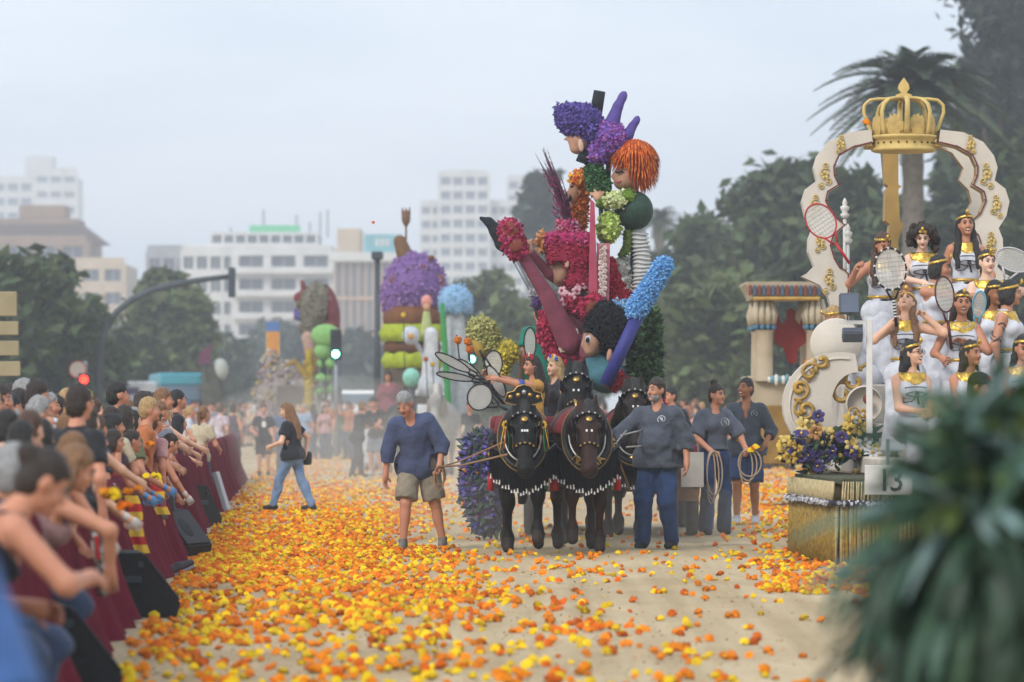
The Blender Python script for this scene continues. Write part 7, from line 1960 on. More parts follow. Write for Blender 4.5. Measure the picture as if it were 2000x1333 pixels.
# number board, lamp post
NB = Fig('number_board', 'white board with the number 13 hung on the float skirt', 1735, RD - .25, 'sign')
P = PB(); P.box(NB.p(1735, 938), (NB.r(46), .012, NB.r(29)), ch=.004); P.build('board', WHT, NB.e)
P = PB(); P.box(NB.p(1735, 900, .05), (.015, .012, .2)); P.build('hanger', STEEL, NB.e)
for k, ch in enumerate('13'): letter(ch, .30, NB.p(1727 + k * 24, 940, -.02), (R(90), 0, 0), NB.e, mat('number_ink', '#1c1e20', .6), 'digit')
LP = Fig('floodlight_post', 'white post with two grey floodlights on the float front', 1695, RD - .15, 'lamp')
P = PB(); P.box(LP.p(1698, 735), (.028, .028, LP.r(112)), ch=.006); P.build('post', WHT, LP.e)
P = PB(); P.box(LP.p(1670, 630), (LP.r(30), .02, .018)); P.build('cross_bar', WHT, LP.e)
for (px, py, hh, hy, tl) in ((1658, 594, 20, 20, -8), (1664, 655, 20, 12, 35)):
    P = PB(); P.box(LP.p(px, py, -.05), (LP.r(hh), .05, LP.r(hy)), rotm(tl, 0, 0), ch=.012); fl_ = P.build('floodlight', mat('lamp_grey', '#4c525e', .5, .1), LP.e)
    P = PB(); P.box(LP.p(px, py, -.1), (LP.r(hh - 3), .004, LP.r(hy - 3)), rotm(tl, 0, 0)); P.build('glass', mat('lamp_glass', '#5d6676', .2, .1, 4), fl_)
    P = PB(); P.tube([LP.p(px, py + hy, 0), LP.p(px + 10, 630, 0)], .012, 5); P.build('bracket', STEEL, LP.e)

# ------------------------------------------------------------------ women in white and gold
WDRESS = cloth('white_dress', '#c3c4cb', bump=.2)
def decal(ob, I, garment, strokes, c0, m, name, w=.008):
    g = [c for c in ob.children if c.name.startswith(garment)][0]
    bv = BVHTree.FromPolygons([v.co for v in g.data.vertices], [p.vertices for p in g.data.polygons])
    T, sc = I['T'], I['sc']
    P = PB()
    for pts, th in strokes:
        q = []; th *= 1.2
        for a, b in pts:
            a, b = a * 1.25, b * 1.25
            o_ = (c0 + I['rt'] * a + I['up'] * b + T[:, 1] * .6) * sc; hit = bv.ray_cast(Vector(o_.tolist()), Vector((-T[:, 1]).tolist()))
            if hit[0] is not None: q.append(A(hit[0] + Vector(T[:, 1].tolist()) * .006))
        if len(q) > 1: P.tube(q, th, 4, flat=.5)
    if P.n: P.build(name, m, ob)
EYE = [([(x, .022 * math.cos(x * 17)) for x in np.linspace(-.085, .085, 9)], .006), ([(x, .048 + .012 * math.cos(x * 14)) for x in np.linspace(-.085, .095, 8)], .0055), ([(x, -.02 * math.cos(x * 17)) for x in np.linspace(-.085, .085, 9)], .0065),
       ([(-.012 + .012 * math.cos(a), .004 + .012 * math.sin(a)) for a in np.linspace(0, 6.3, 8)], .010), ([(-.02, -.018), (-.028, -.05), (-.034, -.075)], .008), ([(-.01, -.02), (.03, -.055), (.07, -.062), (.092, -.045), (.088, -.028), (.074, -.032)], .006)]
def egyptian(label, px, py, d, band_=True, eye=True, belt=True, **k):
    kw = dict(h=1.72, skn='tan', sex='f', top=dict(col='#c9cad0', sleeve='none', tank=True, mtl=WDRESS, inf=.013, wob=.004), bottom=dict(col='#c9cad0', kind='skirt', length=.92, mtl=WDRESS), shoes='#8a7440', vox=.0125)
    kw.update(k)
    ob, I = rider(label, px, py, d, **kw)
    H, Hm, nb, up, T, pv, sc = I['H'], I['Hm'], I['nb'], I['up'], I['T'], I['pv'], I['sc']
    S = Sdf(); I['put'](S, I['tor'][2:], .022); S.cap(nb - up * .06, nb - up * .02, .09, .066, 0, .022); S.ball_clip(nb - up * .035 + T[:, 1] * .02, .14); S.slab(nb, up, -.15, .0); S.ncap(nb - up * .05, nb + up * .1, .068)
    sdf_obj('collar', S, GOLD, .012, ob, .02, scale=sc)
    if belt and k.get('pelvis') is None:
        for dz, m_, nm in ((.10, BLACKM, 'sash'), (.135, GOLD, 'belt'), (.07, GOLD, 'belt')):
            S = Sdf(); I['put'](S, I['tor'][:2], .026); S.slab(pv, up, dz - .017, dz + .017); sdf_obj(nm, S, m_, .012, ob, .02, scale=sc)
    if band_:
        S = Sdf(); S.ell(H(0, -.018, .03), (.091, .106, .108), Hm); ax = Hm @ A(0, -.28, .96); S.slab(H(0, 0, .055), ax, -.013, .016); hb = sdf_obj('headband', S, GOLD, .01, ob, .01, scale=sc)
        P = PB(); q = H(0, .088, .085); P.tube([(q) * sc, (q + Hm @ A(0, .02, .03)) * sc, (q + Hm @ A(0, .012, .06)) * sc], [.016, .02, .008], 7, flat=.7); P.ball((q + Hm @ A(0, .012, .035)) * sc, (.02, .01, .02), 0, 7, 4, Hm); P.build('cobra', GOLD, hb, True)
    if eye: decal(ob, I, 'shirt', EYE, pv + up * .305, BLACKM, 'eye_print')
    return ob, I
D1, D2, D3, D4 = 42.2, 41.1, 39.9, 38.9
egyptian('woman looking down with long brown hair and gold headband, raising the red racket', 1725, 478, D1, face=188, skn='tan', head=(10, 22, 4), hair=('long', 'brown'), rh=(.32, .28, 1.36), re=(.7, -.2, -.9), lh=(-.18, .3, 1.1), smile=True, rcurl=1.3)
egyptian('woman with big curly dark hair looking down at her arm', 1802, 462, D1 + .1, face=178, skn='pale', head=(-4, 24, 0), hair=('curly', 'dark'), rh=(.02, .32, 1.12), lh=(-.25, .2, 1.0), re=(1, 0, -.4))
egyptian('tall woman with very long black hair and gold cobra crown, highest on the float', 1886, 438, D1 + .05, face=182, h=1.78, skn='tan', head=(6, -2, 4), hair=('long', 'black'), lh=(-.22, .2, .95), smile=True)
egyptian('woman in profile with slanted gold headband pointing across', 1836, 522, D2 + .2, face=215, skn='tan', head=(40, 4, 0), hair=('bob', 'black'), eye=False, rh=(-.25, .5, 1.32), lh=(-.3, .3, 1.1), re=(.8, .4, -.6))
egyptian('woman with tied back dark hair and red lips holding the round white racket', 1929, 512, D2 + .25, face=186, skn='pale', head=(8, 0, 0), hair=('pony', 'dark'), eye=False, lh=(-.42, .3, 1.4), rh=(.1, .35, 1.1))
egyptian('dark haired woman half hidden behind the tattooed woman', 1944, 572, D2 - .2, face=190, skn='brown', head=(20, 10, 0), hair=('straight', 'black'), eye=False)
TT = egyptian('woman with tattooed arm and dark hair turned away to the right', 1974, 572, D3, face=245, skn='tan', head=(35, 4, 0), hair=('bob', 'black'), eye=False, lh=(-.2, .35, 1.05))
ob, I = TT; P = PB()
for k in range(7):
    t = .25 + k * .1; c = I['sR'] * (1 - t) + I['eR'] * t; o_ = unit(np.cross(unit(I['eR'] - I['sR']), A(0, 1, 0)))
    P.tube([(c + .054 * A(math.cos(a), math.sin(a), 0) + A(0, 0, .02 * math.sin(a * 2 + k))) * I['sc'] for a in np.linspace(k, k + 2.4, 6)], .006, 4)
P.build('tattoo', mat('tattoo_ink', '#4a4a50', .6, .2, 30), ob)
HW = egyptian('woman tilting her head back, hands raised, looking through the beaded racket', 1770, 592, D3, face=176, skn='fair', head=(-14, -38, 0), hair=('long', 'lbrown'), rh=(.13, .22, 1.42), lh=(-.2, .12, 1.48), re=(1, .2, -.9), le=(-1, .2, -.8), rcurl=1.3, lcurl=1.3)
IW = egyptian('smiling woman with pearl necklace, hand on chest, holding the dark red racket', 1880, 592, D3 - .05, face=180, skn='tan', head=(2, 0, -3), hair=('straight', 'black'), rh=(.22, .32, 1.08), lh=(-.02, .2, 1.24), re=(.7, -.3, -.9), le=(-1, .1, -.7), smile=True, rcurl=1.3)
ob, I = IW
for j in range(13):
    a = math.pi * (.05 + .9 * j / 12); P = PB(); P.ball((I['nb'] + I['rt'] * .085 * math.cos(a) + I['T'][:, 1] * (.06 + .05 * math.sin(a)) - I['up'] * (.02 + .045 * math.sin(a))) * I['sc'], .0085, 0, 6, 4); P.build('pearl', WHT, ob, True)
SITF = dict(pelvis=(0, 0, .52), rf=(.1, .42, 0), lf=(-.1, .42, 0), rkn=(0, 1, .3), lkn=(0, 1, .3))
GJ = egyptian('seated laughing woman with glasses and gold headband, hands in her lap', 1783, 690, D4, face=196, skn='fair', head=(34, -4, 0), hair=('straight', 'black'), rh=(.02, .3, .66), lh=(-.05, .32, .66), smile=True, **SITF)
ob, I = GJ; P = PB()
for sx in (-1, 1):
    P.tube([I['H'](.032 * sx + .025 * math.cos(a), .102, .002 + .018 * math.sin(a)) * I['sc'] for a in np.linspace(0, 6.28, 13)[:-1]], .0035, 4, closed=True); P.tube([I['H'](.057 * sx, .1, .004) * I['sc'], I['H'](.08 * sx, -.01, .006) * I['sc']], .003, 4)
P.tube([I['H'](-.008, .104, .004) * I['sc'], I['H'](.008, .104, .004) * I['sc']], .003, 4); P.build('glasses', BLACKM, ob, True)
egyptian('seated woman with long dark hair and gold headband glancing right', 1898, 690, D4 + .05, face=190, skn='tan', head=(30, 0, 0), hair=('straight', 'dark'), rh=(.0, .3, .68), lh=(-.1, .3, .68), eye=False, **SITF)
egyptian('seated woman with gold headband at the right end of the front row', 1999, 680, D4, face=180, skn='tan', head=(10, 10, 0), hair=('straight', 'black'), rh=(.0, .3, .68), lh=(-.1, .3, .68), **SITF)
OB = egyptian('older short haired blond person bending forward over the scroll to throw flowers', 1628, 622, 41.9, face=118, skn='red', h=1.72, lean=30, head=(0, 26, 0), hair=('short', 'blond'), eye=False, rh=(.18, .62, .95), lh=(-.1, .62, .78), re=(.4, -.2, -.9), le=(-.5, -.2, -.9), vox=.0125)
ob, I = OB; w = ob.matrix_basis @ Vector((I['wL'] * I['sc']).tolist())
for j in range(4): p = at(1578 + (j % 2) * 12, 712 + (j // 2) * 16, w.y - .05); marigold(p, 'orange', .05, 'orange marigold gripped by the blond person bending over the scroll', 'blooms held on the white float')
racket('red framed racket raised high above the women', 1603, 432, D1 - .1, 28, 36, -34, .34, 'red', 0)
racket('large racket with black and white beaded rim held upright', 1739, 526, D3 - .45, 31, 41, -6, .36, 'black', 0, True)
racket('dark red racket held upright by the smiling woman', 1845, 575, D3 - .4, 19, 35, -8, .36, 'wood', 20)
racket('pale round racket with purple edge and white star held out to the right', 1980, 508, D2, 36, 22, 20, .2, 'white', 0)
racket('teal rimmed racket behind the smiling woman', 1912, 595, D3 + .3, 13, 26, 8, .2, 'teal', 0)
racket('small drum like racket with black and white rim held by the blond person', 1630, 668, 41.4, 11, 34, 8, .18, 'black', 25, True)
racket('long slim racket slanting down behind the floodlight post', 1655, 705, 41.7, 8, 14, 62, .6, 'wood', 0)
# finials on the arch foot
for (px, py, n_) in ((1650, 412, 'white lotus finial inside the left leg of the arch'), (1656, 462, 'smaller white finial below the lotus finial inside the arch')):
    G = Fig('lotus_finial', n_, px, AD + .9, 'ornament')
    P = PB(); c = G.p(px, py + 16); P.lathe([(.001, 0), (.035, .01), (.05, .05), (.025, .07), (.045, .1), (.05, .13), (.02, .15), (.03, .17), (.015, .21), (.001, .23)], 14, c); P.build('bud', WHT, G.e, True)
    P = PB(); P.tube([c, c - A(0, 0, .9)], .02, 6); P.build('stem', WHT, G.e, True)
# man in a black cap on the ground in front
ob, I = person('man in a black cap and grey blue shirt standing before the float', (0, 0, 0), 230, 1.74, 'red', 'm', 1.1, hair=('short', 'dark'), top=dict(col='#5f7082', sleeve='short', inf=.022, loose=.05), bottom=dict(col='#3a3f48'), head=(10, 4, 0), vox=.013)
at_head(ob, I, 1915, 758, 36.4)
S = Sdf(); H, Hm = I['H'], I['Hm']; S.ell(H(0, -.014, .045), (.09, .106, .095), Hm); S.slab(H(0, 0, .03), Hm @ A(0, -.1, 1), 0, 1); S.box(H(0, .12, .045), (.07, .06, .008), .006, Hm @ rotm(-8, 0, 0)); sdf_obj('cap', S, mat('cap_black', '#191a1e', .8, .1), .011, ob, .012, scale=I['sc'])
P = PB(); P.ball(H(.03, .085, .085) * I['sc'], (.02, .012, .016), 0, 7, 4); P.build('cap_badge', FR, ob, True)

# ------------------------------------------------------------------ temple float behind
TD = 62.0
TP = Fig('temple_float', 'small painted temple float with lotus columns and fluted cornice', 1535, TD, 'float')
TCOL = mat('temple_cream', '#a89880', .8, .15, 3, .2, 20)
P = PB(); P.box(TP.p(1534, 765, .9), (TP.r(75), .8, TP.r(30)), ch=.02); P.build('plinth', TCOL, TP.e)
P = PB(); P.box(TP.p(1534, 850, .9), (TP.r(78), .85, TP.r(58)), ch=.02); P.build('base_skirt', mat('temple_skirt', '#8a6a34', .85, .2, 6), TP.e)
P = PB(); P.slab([tuple(TP.p(a, b)[[0, 2]]) for a, b in ((1470, 584), (1600, 584), (1606, 572), (1614, 556), (1614, 551), (1456, 551), (1456, 556), (1466, 572))], -.1, 1.6); P.build('cornice', TCOL, TP.e)
for k in range(17):
    P = PB(); P.box(TP.p(1464 + k * 9, 568, -.13), (TP.r(2.6), .03, TP.r(10)), ch=.006); P.build('flute', mat('temple_red', '#7a3f34', .8, .15) if k % 2 == 0 else mat('temple_blue', '#4a5a70', .8, .15), TP.e)
P = PB(); P.tube([TP.p(1470, 584, -.14), TP.p(1600, 584, -.14)], .03, 8); P.build('torus_moulding', GOLDP, TP.e)
for cx_ in (1494, 1592):
    for yy in (.12, 1.4):
        c = TP.p(cx_, 745, yy); u_ = 1 / TP.s
        P = PB(); P.lathe([(20 * u_, 0), (20 * u_, 6 * u_), (17 * u_, 8 * u_), (16 * u_, 95 * u_), (19 * u_, 100 * u_)], 18, c); col_ = P.build('column', TCOL, TP.e, True)
        for j in range(10):
            a = j * .628; h_ = A(math.cos(a), math.sin(a), 0); P = PB(); P.tube([c + h_ * 17 * u_ + A(0, 0, 112 * u_), c + h_ * 21 * u_ + A(0, 0, 130 * u_), c + h_ * 15 * u_ + A(0, 0, 160 * u_)], [6 * u_, 6.5 * u_, 4 * u_], 6); P.build('lotus_petal', mat('temple_pale', '#b3a68e', .8, .1), col_, True)
            P = PB(); P.ball(c + h_ * 19 * u_ + A(0, 0, 106 * u_), (5 * u_, 5 * u_, 6 * u_), 0, 7, 4); P.build('blue_band', mat('temple_band', '#4f7690', .7, .15), col_, True)
P = PB(); P.slab([tuple(TP.p(a, b)[[0, 2]]) for a, b in ((1516, 612), (1522, 604), (1530, 634), (1541, 622), (1540, 606), (1550, 600), (1559, 608), (1557, 622), (1566, 634), (1576, 604), (1582, 612), (1580, 668), (1564, 680), (1560, 708), (1552, 712), (1544, 708), (1534, 680), (1517, 668))], .5, .56); P.build('red_eagle', mat('eagle_red', '#8c2a24', .8, .15, 6), TP.e)
P = PB(); P.box(TP.p(1549, 730, .53), (.03, .03, TP.r(22))); P.build('eagle_stand', DSTEEL, TP.e)
for k in range(12):
    P = PB(); P.ball(TP.p(1502 + k * 7, 742, .0), (.04, .04, .05 + .02 * (k % 3)), 0, 7, 4); P.build('bottle_ornament', mat('teal_glass', '#5a8690', .3, .2) if k % 2 else WHT, TP.e, True)
# thrown blooms in the air
for (px, py, d, r_, c, lb) in ((1691, 242, 41.0, .052, 'orange', 'orange marigold flying through the air before the gold crown'), (729, 436, 46, .024, 'deep', 'tiny marigold flying high above the street left of the brown tulip')):
    o = marigold(at(px, py, d), c, r_, lb, None); del o['group']
# ------------------------------------------------------------------ floats farther down the street
G = Fig('cake_float', 'tall purple ice cream cake float with brown spots and yellow green frills', 808, 95, 'float')
S = Sdf(); S.ell(G.p(810, 560), (G.r(60), .7, G.r(66))).ell(G.p(775, 590), (G.r(28), .45, G.r(36))).ell(G.p(828, 640), (G.r(16), .5, G.r(40))); S.slab((0, 0, G.p(0, 685)[2]), (0, 0, 1), 0, 20)
G.part('ice_cream', S, '#70528c', .2, .06, n=1500, size=.07, cols=['#86689f', '#795a94', '#93749f'])
for (px, py, rx, ry) in ((771, 547, 10, 13), (857, 549, 11, 14), (843, 505, 7, 6), (828, 524, 4, 8), (795, 580, 5, 9), (842, 590, 6, 8)):
    S = Sdf(); S.ell(G.p(px, py, -.62 + .006 * abs(px - 808)), (G.r(rx), .12, G.r(ry))); G.part('chocolate_spot', S, '#7a4a24', .02, .05)
S = Sdf(); S.cap(G.p(793, 505), G.p(781, 472), G.r(17), G.r(13)); G.part('wafer_horn', S, '#6d5238', .05, .05)
S = Sdf(); S.cap(G.p(793, 470), G.p(793, 436), G.r(3), G.r(3)).ell(G.p(793, 426), (G.r(9), .1, G.r(16))); tl = G.part('tulip_spoon', S, '#6d4f3c', .03, .04)
for dx in (-6, 0, 6): S = Sdf(); S.cap(G.p(793 + dx, 420), G.p(793 + dx * 1.2, 404), G.r(3.5), G.r(1.5)); G.part('tulip_tip', S, '#6d4f3c', .01, .03, parent=tl)
for k, (y0, y1, c, w_) in enumerate(((600, 640, '#6d4424', 55), (634, 668, '#96a428', 60), (664, 692, '#5d3a22', 54), (688, 720, '#96a428', 56), (716, 790, '#4f4438', 56))):
    P = PB(); a, b = G.p(805, y1), G.p(805, y0); n_ = 28
    for j in range(1): P.lathe([(.001, 0), (G.r(w_), 0), (G.r(w_ + 3), (b[2] - a[2]) * .5), (G.r(w_ - 2), b[2] - a[2]), (.001, b[2] - a[2])], n_, (a[0], 0, a[2]))
    if c == '#96a428': P.v[-1] *= 1 + .05 * np.sin(np.arange(len(P.v[-1])) * 1.9)[:, None] * A(1, 1, 0)
    P.build('frill' if c == '#96a428' else 'cake_layer', mat('cake_' + c, c, .8, .2, 6, .3, 20), G.e, True)
G = Fig('mushroom_figure', 'light blue capped mushroom with white stem beside the cake float', 888, 93, 'sculpture')
S = Sdf(); S.ell(G.p(890, 592), (G.r(34), .4, G.r(36))); S.slab((0, 0, G.p(0, 612)[2]), (0, 0, 1), 0, 9); G.part('cap', S, '#7ba0c0', .05, .04, n=260, size=.06, cols=['#8fb4d4', '#84a8c8'])
S = Sdf(); S.cap(G.p(888, 610), G.p(893, 700), G.r(16), G.r(24)).cap(G.p(893, 700), G.p(893, 800), G.r(24), G.r(24)); G.part('stem', S, '#a8adb0', .05, .045)
G = Fig('green_stalk', 'tall bright green stalk between the cake and the mushroom', 868, 92.5, 'sculpture')
S = Sdf(); S.cap(G.p(864, 596), G.p(870, 700), G.r(5), G.r(7)).cap(G.p(870, 700), G.p(876, 800), G.r(7), G.r(7)); G.part('stalk', S, '#3c8a4c', .02, .035)
G = Fig('white_bird_figure', 'white bird figure with egg shaped head before the cake float', 835, 90, 'sculpture')
S = Sdf(); S.cap(G.p(842, 652), G.p(840, 730), G.r(13), G.r(17)).ell(G.p(842, 755), (G.r(26), .28, G.r(28))).cap(G.p(835, 760), G.p(810, 772), G.r(10), G.r(6)); G.part('body', S, '#b9bcc0', .05, .04)
S = Sdf(); S.ell(G.p(803, 656, -.2), (G.r(17), .2, G.r(19))); h_ = G.part('egg_head', S, '#b5b9c2', .02, .035)
S = Sdf(); S.ell(G.p(804, 658, -.42), (G.r(6), .05, G.r(6))); G.part('yolk', S, '#c48a24', .02, .03, parent=h_)
P = PB(); P.tube([G.p(803, 656), G.p(825, 690), G.p(835, 720)], .06, 6); P.build('neck', mat('bird_white', '#b9bcc0'), G.e, True)
G = Fig('small_doll_figure', 'small doll with pink hair and pale green dress before the cake float', 833, 91.5, 'sculpture')
S = Sdf(); S.ell(G.p(833, 590), (G.r(11), .12, G.r(14))); G.part('hair', S, '#c48478', .02, .035)
S = Sdf(); S.ell(G.p(833, 600, -.08), (G.r(7), .08, G.r(8))); G.part('face', S, FLESH, .02, .03)
S = Sdf(); S.cap(G.p(833, 612), G.p(833, 650), G.r(7), G.r(12)); G.part('dress', S, '#a3ad72', .02, .035)
P = PB(); P.tube([G.p(833, 640), G.p(833, 790)], .05, 6); P.build('support_pole', DSTEEL, G.e, True)
G = Fig('teal_ball', 'pale teal ball ornament at the foot of the white bird', 803, 89, 'ornament')
S = Sdf(); S.ell(G.p(803, 738), (G.r(17), .19, G.r(19))); G.part('ball', S, '#7fb5a4', .02, .035)
P = PB(); P.tube([G.p(803, 750), G.p(803, 850)], .04, 6); P.build('stand', DSTEEL, G.e, True)
for px, py, c in ((832, 702, '#9c4a22'), (845, 712, '#b0901e'), (788, 616, '#c4a42c')):
    G = Fig('ball_ornament', {'#9c4a22': 'small rust ball', '#b0901e': 'small ochre ball', '#c4a42c': 'small yellow ball'}[c] + ' ornament on the cake float', px, 89.5, 'ornament')
    S = Sdf(); S.ell(G.p(px, py), .06); G.part('ball', S, c, .02, .025); P = PB(); P.tube([G.p(px, py), G.p(px + 4, 790)], .012, 5); P.build('wire', DSTEEL, G.e)
# bird float
G = Fig('bird_float', 'far float with a grey brown bird and red wings', 612, 130, 'float')
S = Sdf(); S.ell(G.p(614, 598), (G.r(30), .5, G.r(46)), rotm(0, 12, 0)).ell(G.p(604, 640), (G.r(16), .4, G.r(30))); G.part('bird_body', S, '#6f6a5c', .1, .07, n=500, size=.1, cols=['#7d7868', '#6a6556'])
S = Sdf(); S.ell(G.p(645, 602, .1), (G.r(17), .35, G.r(46)), rotm(0, -12, 0)).ell(G.p(640, 640, .1), (G.r(24), .35, G.r(16))); G.part('wing', S, '#6a2a2e', .06, .07)
S = Sdf(); S.cap(G.p(596, 575), G.p(590, 550), G.r(9), G.r(4)).ell(G.p(586, 582), (G.r(13), .2, G.r(12))); G.part('crest', S, '#6d262c', .04, .05)
S = Sdf(); S.ell(G.p(586, 595, -.1), (G.r(9), .2, G.r(9))); G.part('face', S, '#5d543c', .02, .05)
S = Sdf(); S.ell(G.p(583, 614), (G.r(7), .2, G.r(14))); G.part('blue_beak', S, '#4a5cac', .02, .05); S = Sdf(); S.ell(G.p(577, 614), (G.r(3.5), .2, G.r(13))); G.part('violet_edge', S, '#7c4690', .02, .05)
P = PB(); P.box(G.p(605, 775), (G.r(60), 1.2, .35), ch=.05); P.build('base', mat('bird_base', '#5a5148', .8, .2, 3), G.e)
P = PB(); P.tube([G.p(612, 640), G.p(608, 770)], .2, 8); P.build('legs_post', mat('tan_post', '#8c6a54', .8, .2, 3), G.e, True)
S = Sdf(); S.cap(G.p(602, 660, -.4), G.p(606, 690, -.4), G.r(12), G.r(9)); G.part('tan_figure', S, '#a88a7c', .04, .06)
for k, (px, py, a, b) in enumerate(((636, 655, 29, 22), (630, 685, 17, 16), (647, 708, 14, 13), (627, 710, 9, 10), (632, 738, 17, 10), (640, 760, 11, 11), (624, 765, 8, 8))):
    G = Fig('green_ball', ('widest flattened pale green ball at the top', 'round pale green ball second', 'right hand pale green ball', 'small left pale green ball', 'flat lower pale green ball', 'low right pale green ball', 'lowest left pale green ball')[k] + ' of the hanging bunch by the bird', px, 126 + .1 * k, 'ornament')
    S = Sdf(); S.ell(G.p(px, py), (G.r(a), G.r(min(a, 16)), G.r(b))); G.part('ball', S, '#79a862', .02, .06); P = PB(); P.tube([G.p(px, py), G.p(635, 790, .3)], .03, 5); P.build('wire', DSTEEL, G.e)
G = Fig('yellow_post', 'yellow flower wrapped post left of the green balls', 605, 126.5, 'sculpture')
S = Sdf(); S.cap(G.p(604, 690), G.p(604, 795), G.r(7), G.r(9)); G.part('post', S, '#a8912c', .03, .06, n=160, size=.08, cols=['#bda33a', '#a88c24']); S = Sdf(); S.cap(G.p(600, 735), G.p(575, 705), G.r(10), G.r(4)).cap(G.p(575, 705), G.p(560, 715), G.r(5), G.r(4)); G.part('leaf_arm', S, '#8c7430', .03, .06)
G = Fig('flower_mound', 'pale pink and white flower mound at the front of the bird float', 560, 132, 'flowers')
S = Sdf(); S.ell(G.p(548, 745), (G.r(40), .6, G.r(40))).ell(G.p(585, 760), (G.r(30), .6, G.r(30))).ell(G.p(530, 715), (G.r(16), .4, G.r(24))); S.cap(G.p(550, 770), G.p(560, 860), G.r(50), G.r(48)); G.part('mound', S, '#857a78', .1, .08, n=900, size=.13, cols=['#a39a98', '#8c7478', '#b0a890', '#7a7480', '#a89458'])
G = Fig('dragon_float', 'far float with a dark figure, white ball and plum banner', 418, 180, 'float')
S = Sdf(); S.cap(G.p(412, 725), G.p(418, 795), G.r(18), G.r(26)); G.part('body', S, '#4a4c40', .05, .1, n=200, size=.12, cols=['#55584a', '#5c4a44'])
S = Sdf(); S.ell(G.p(430, 722), (G.r(16), .4, G.r(22))); G.part('white_ball', S, '#a8aca4', .02, .08)
P = PB(); P.slab([tuple(G.p(a, b)[[0, 2]]) for a, b in ((388, 712), (392, 690), (410, 676), (418, 668), (412, 690), (414, 706), (400, 712))], -.5, -.42); P.build('plum_banner', mat('plum_cloth', '#5c2440', .8, .2, 2), G.e)
P = PB(); P.tube([G.p(400, 705, -.45), G.p(408, 750, -.45)], .04, 5); P.build('pole', DSTEEL, G.e)
d = 150
e = empty('van', Vector((at(694, HY, d).x, d, 0)), R(70), 'white van crossing behind the men in black', 'van')
P = PB(); P.box((0, 0, 1.35), (.85, 1.5, .75), ch=.12); P.build('body', VW, e)
P = PB(); P.box((0, 0, 1.78), (.87, 1.2, .2), ch=.02); P.build('window_band', GLASS_B, e)
for x in (-.8, .8):
    for yy in (-1.0, 1.0): wheels(e, (x,), .34, yy)
# white hatted riders and attendants near the cake float
for k, (px, py, dd_, lb, c) in enumerate(((758, 742, 93, 'attendant in wine coloured costume riding the cake float', '#7a3a48'), (725, 765, 96, 'attendant in a white costume beside the cake float', '#b0b0b4'), (745, 752, 97, 'attendant in a grey costume behind the white dressed one', '#6d7078'))):
    rider(lb, px, py, dd_, face=170, h=1.7, skn='tan', sex='f', hair=('bob', 'dark'), top=dict(col=c, sleeve='long', inf=.03), bottom=dict(col=c, kind='skirt', length=.9), vox=.026)[0].location.z = 0 if k else .6

# ------------------------------------------------------------------ leafy arrangement close to the camera at the right
PD = 9.6
G = Fig('leafy_plant', 'dark green leafy plant with broad leaves close in front of the float', 1900, PD, 'plant')
rg = np.random.default_rng(5)
LM = []
for c, c2, L, w in (('#2c4431', '#3d5a40', .17, .042), ('#34503f', '#4a6a5c', .2, .046), ('#647f7c', '#8aa09e', .19, .045), ('#243629', '#304634', .18, .045), ('#4a5e28', '#66783a', .12, .045), ('#3a5644', '#527060', .2, .04)):
    LM.append(leaf_mesh(L, w, .45, 'leaf', mat('fg_leaf_' + c, c, .5, 0, 14, col2=c2, spec=.35)))
stems = []
for k in range(26):
    a = rg.uniform(-1.5, 1.2); top_ = G.p(1955 + 235 * math.sin(a) * rg.uniform(.4, 1), 1080 - 310 * math.cos(a) * rg.uniform(.1, .95), rg.uniform(-.15, .15)); b_ = G.p(1930 + rg.normal() * 20, 1400, 0)
    mid_ = (top_ + b_) / 2 + A(rg.normal() * .03, 0, .03); stems.append((b_, mid_, top_))
    P = PB(); P.tube([A(.02 * rg.normal(), .02 * rg.normal(), 0), A(b_[0] * .6, 0, .5), b_, mid_, top_], [.012, .011, .009, .006, .003], 5); P.build('stem', mat('fg_stem', '#3f4a30', .7, .2), G.e, True)
for k in range(262):
    b_, m_, t_ = stems[k % 26]; t = rg.uniform(.1, 1) ** .7
    p = b_ * (1 - t) ** 2 + 2 * m_ * t * (1 - t) + t_ * t * t + A(*rg.normal(size=3)) * .028
    if p[0] < -95 / G.s and p[2] > 1.5 - 215 / G.s: p = p + A(130 / G.s, 0, -.02)
    out = unit(A(p[0] - .02, p[1] * .8 - .05, (p[2] - 1.24) * .7) + A(*rg.normal(size=3)) * .09)
    kind = int(rg.choice(6, p=[.26, .2, .14, .22, .06, .12]))
    if p[2] < 1.2: out = unit(out + A(-.6, 0, -.9)); kind = kind if kind not in (2, 4) else 3
    q = Vector(out.tolist()).to_track_quat('Z', 'Y').to_euler()
    o = link('leaf', LM[kind], G.e, p, (q.x, q.y, q.z)); s_ = rg.uniform(.8, 1.35); o.scale = (s_,) * 3
for (px, py, c) in ((1905, 945, 'deep'), (1948, 1318, 'deep')):
    marigold(at(px, py, PD - .05), c, .017, 'blurred marigold caught among the broad leaves close by', 'marigolds in the close plant')
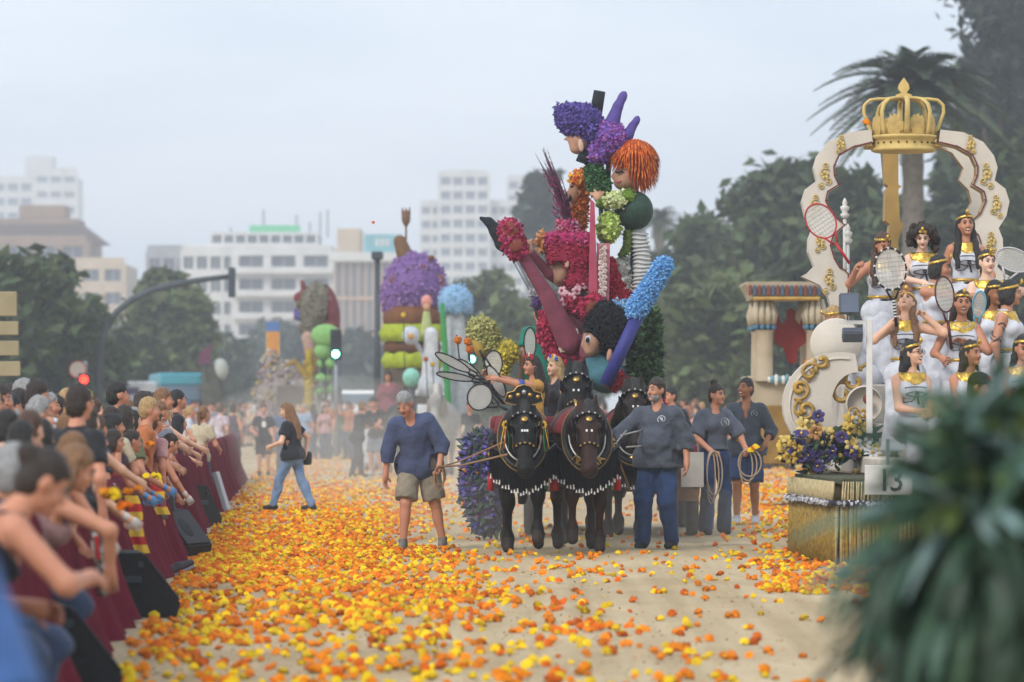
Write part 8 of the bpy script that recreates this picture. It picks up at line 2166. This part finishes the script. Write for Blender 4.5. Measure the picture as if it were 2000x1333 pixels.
for k in range(34):
    p = G.p(rg.uniform(1830, 2040), rg.uniform(800, 960), rg.uniform(-.1, .15)); q = Vector((rg.normal() * .7, rg.normal() * .5 - .3, rg.uniform(-.4, 1))).to_track_quat('Z', 'Y').to_euler(); o = link('leaf', LM[(2, 1, 2, 5, 0, 4)[k % 6]], G.e, p, (q.x, q.y, q.z)); o.scale = (1.15,) * 3
V_, Q_, T2, n0 = [], [], [], 0
while len(V_) < 760:
    r_ = rg.uniform(0, 1) ** .5; a = rg.uniform(0, 6.283); px, py = 1985 + 240 * r_ * math.cos(a), 1125 + 305 * r_ * math.sin(a)
    if px < 1820 and py < 1015: continue
    me = LM[(0, 1, 3, 5)[len(V_) % 4]]; co = np.array([v.co[:] for v in me.vertices]) * rg.uniform(.7, 1.25)
    dr = unit(A((px - 1930) / 240, rg.normal() * .5, (1060 - py) / 300) + A(*rg.normal(size=3)) * .55); B = np.array(Vector(dr.tolist()).to_track_quat('Z', 'Y').to_matrix())
    q = np.array([p.vertices[:] for p in me.polygons]); c = np.array(lin(('#2a3f32', '#38553f', '#4a6856', '#6c8884', '#22332a', '#566b3c')[int(rg.integers(0, 6))]))
    V_.append(co @ B.T + G.p(px, py, rg.uniform(.0, .3))); Q_.append(q + n0); T2.append(np.tile(c, (len(q), 1))); n0 += len(co)
link('leaf_mass', mk_mesh('leaf_mass', np.concatenate(V_), np.concatenate(Q_), LEAF, None, True, np.concatenate(T2)), G.e, kind='stuff')
# tall blade leaf at its right
P = leaf_mesh(.42, .035, .25, 'leaf', MATS['fg_leaf_#4a5e28'], 8); link('leaf', P, G.e, G.p(1975, 1010, .05), (0, R(7), 0)); link('leaf', P, G.e, G.p(1955, 1000, .1), (R(8), R(-12), 0))
haze_box('haze', (-420, -45, -1), (420, 1480, 84), .00095, ani=.5)
# dust kicked up by the hooves: low soft mounds of the same air, thicker
for k, (px, d, rx, ry, rz, den) in enumerate(((660, 84, 3.0, 16, 1.5, .012), (1120, 45.5, 2.2, 3.2, .55, .03), (900, 64, 3.5, 10, 1.0, .012))):
    P = PB(); P.ball((0, 0, 0), (rx, ry, rz), 0, 24, 12); o = haze_box('dust', (0, 0, 0), (1, 1, 1), den, (.9, .87, .8), .2); me = P.mesh('dust', list(o.data.materials), True); o.data = me; o.location = (at(px, HY, d).x, d, rz * .45)
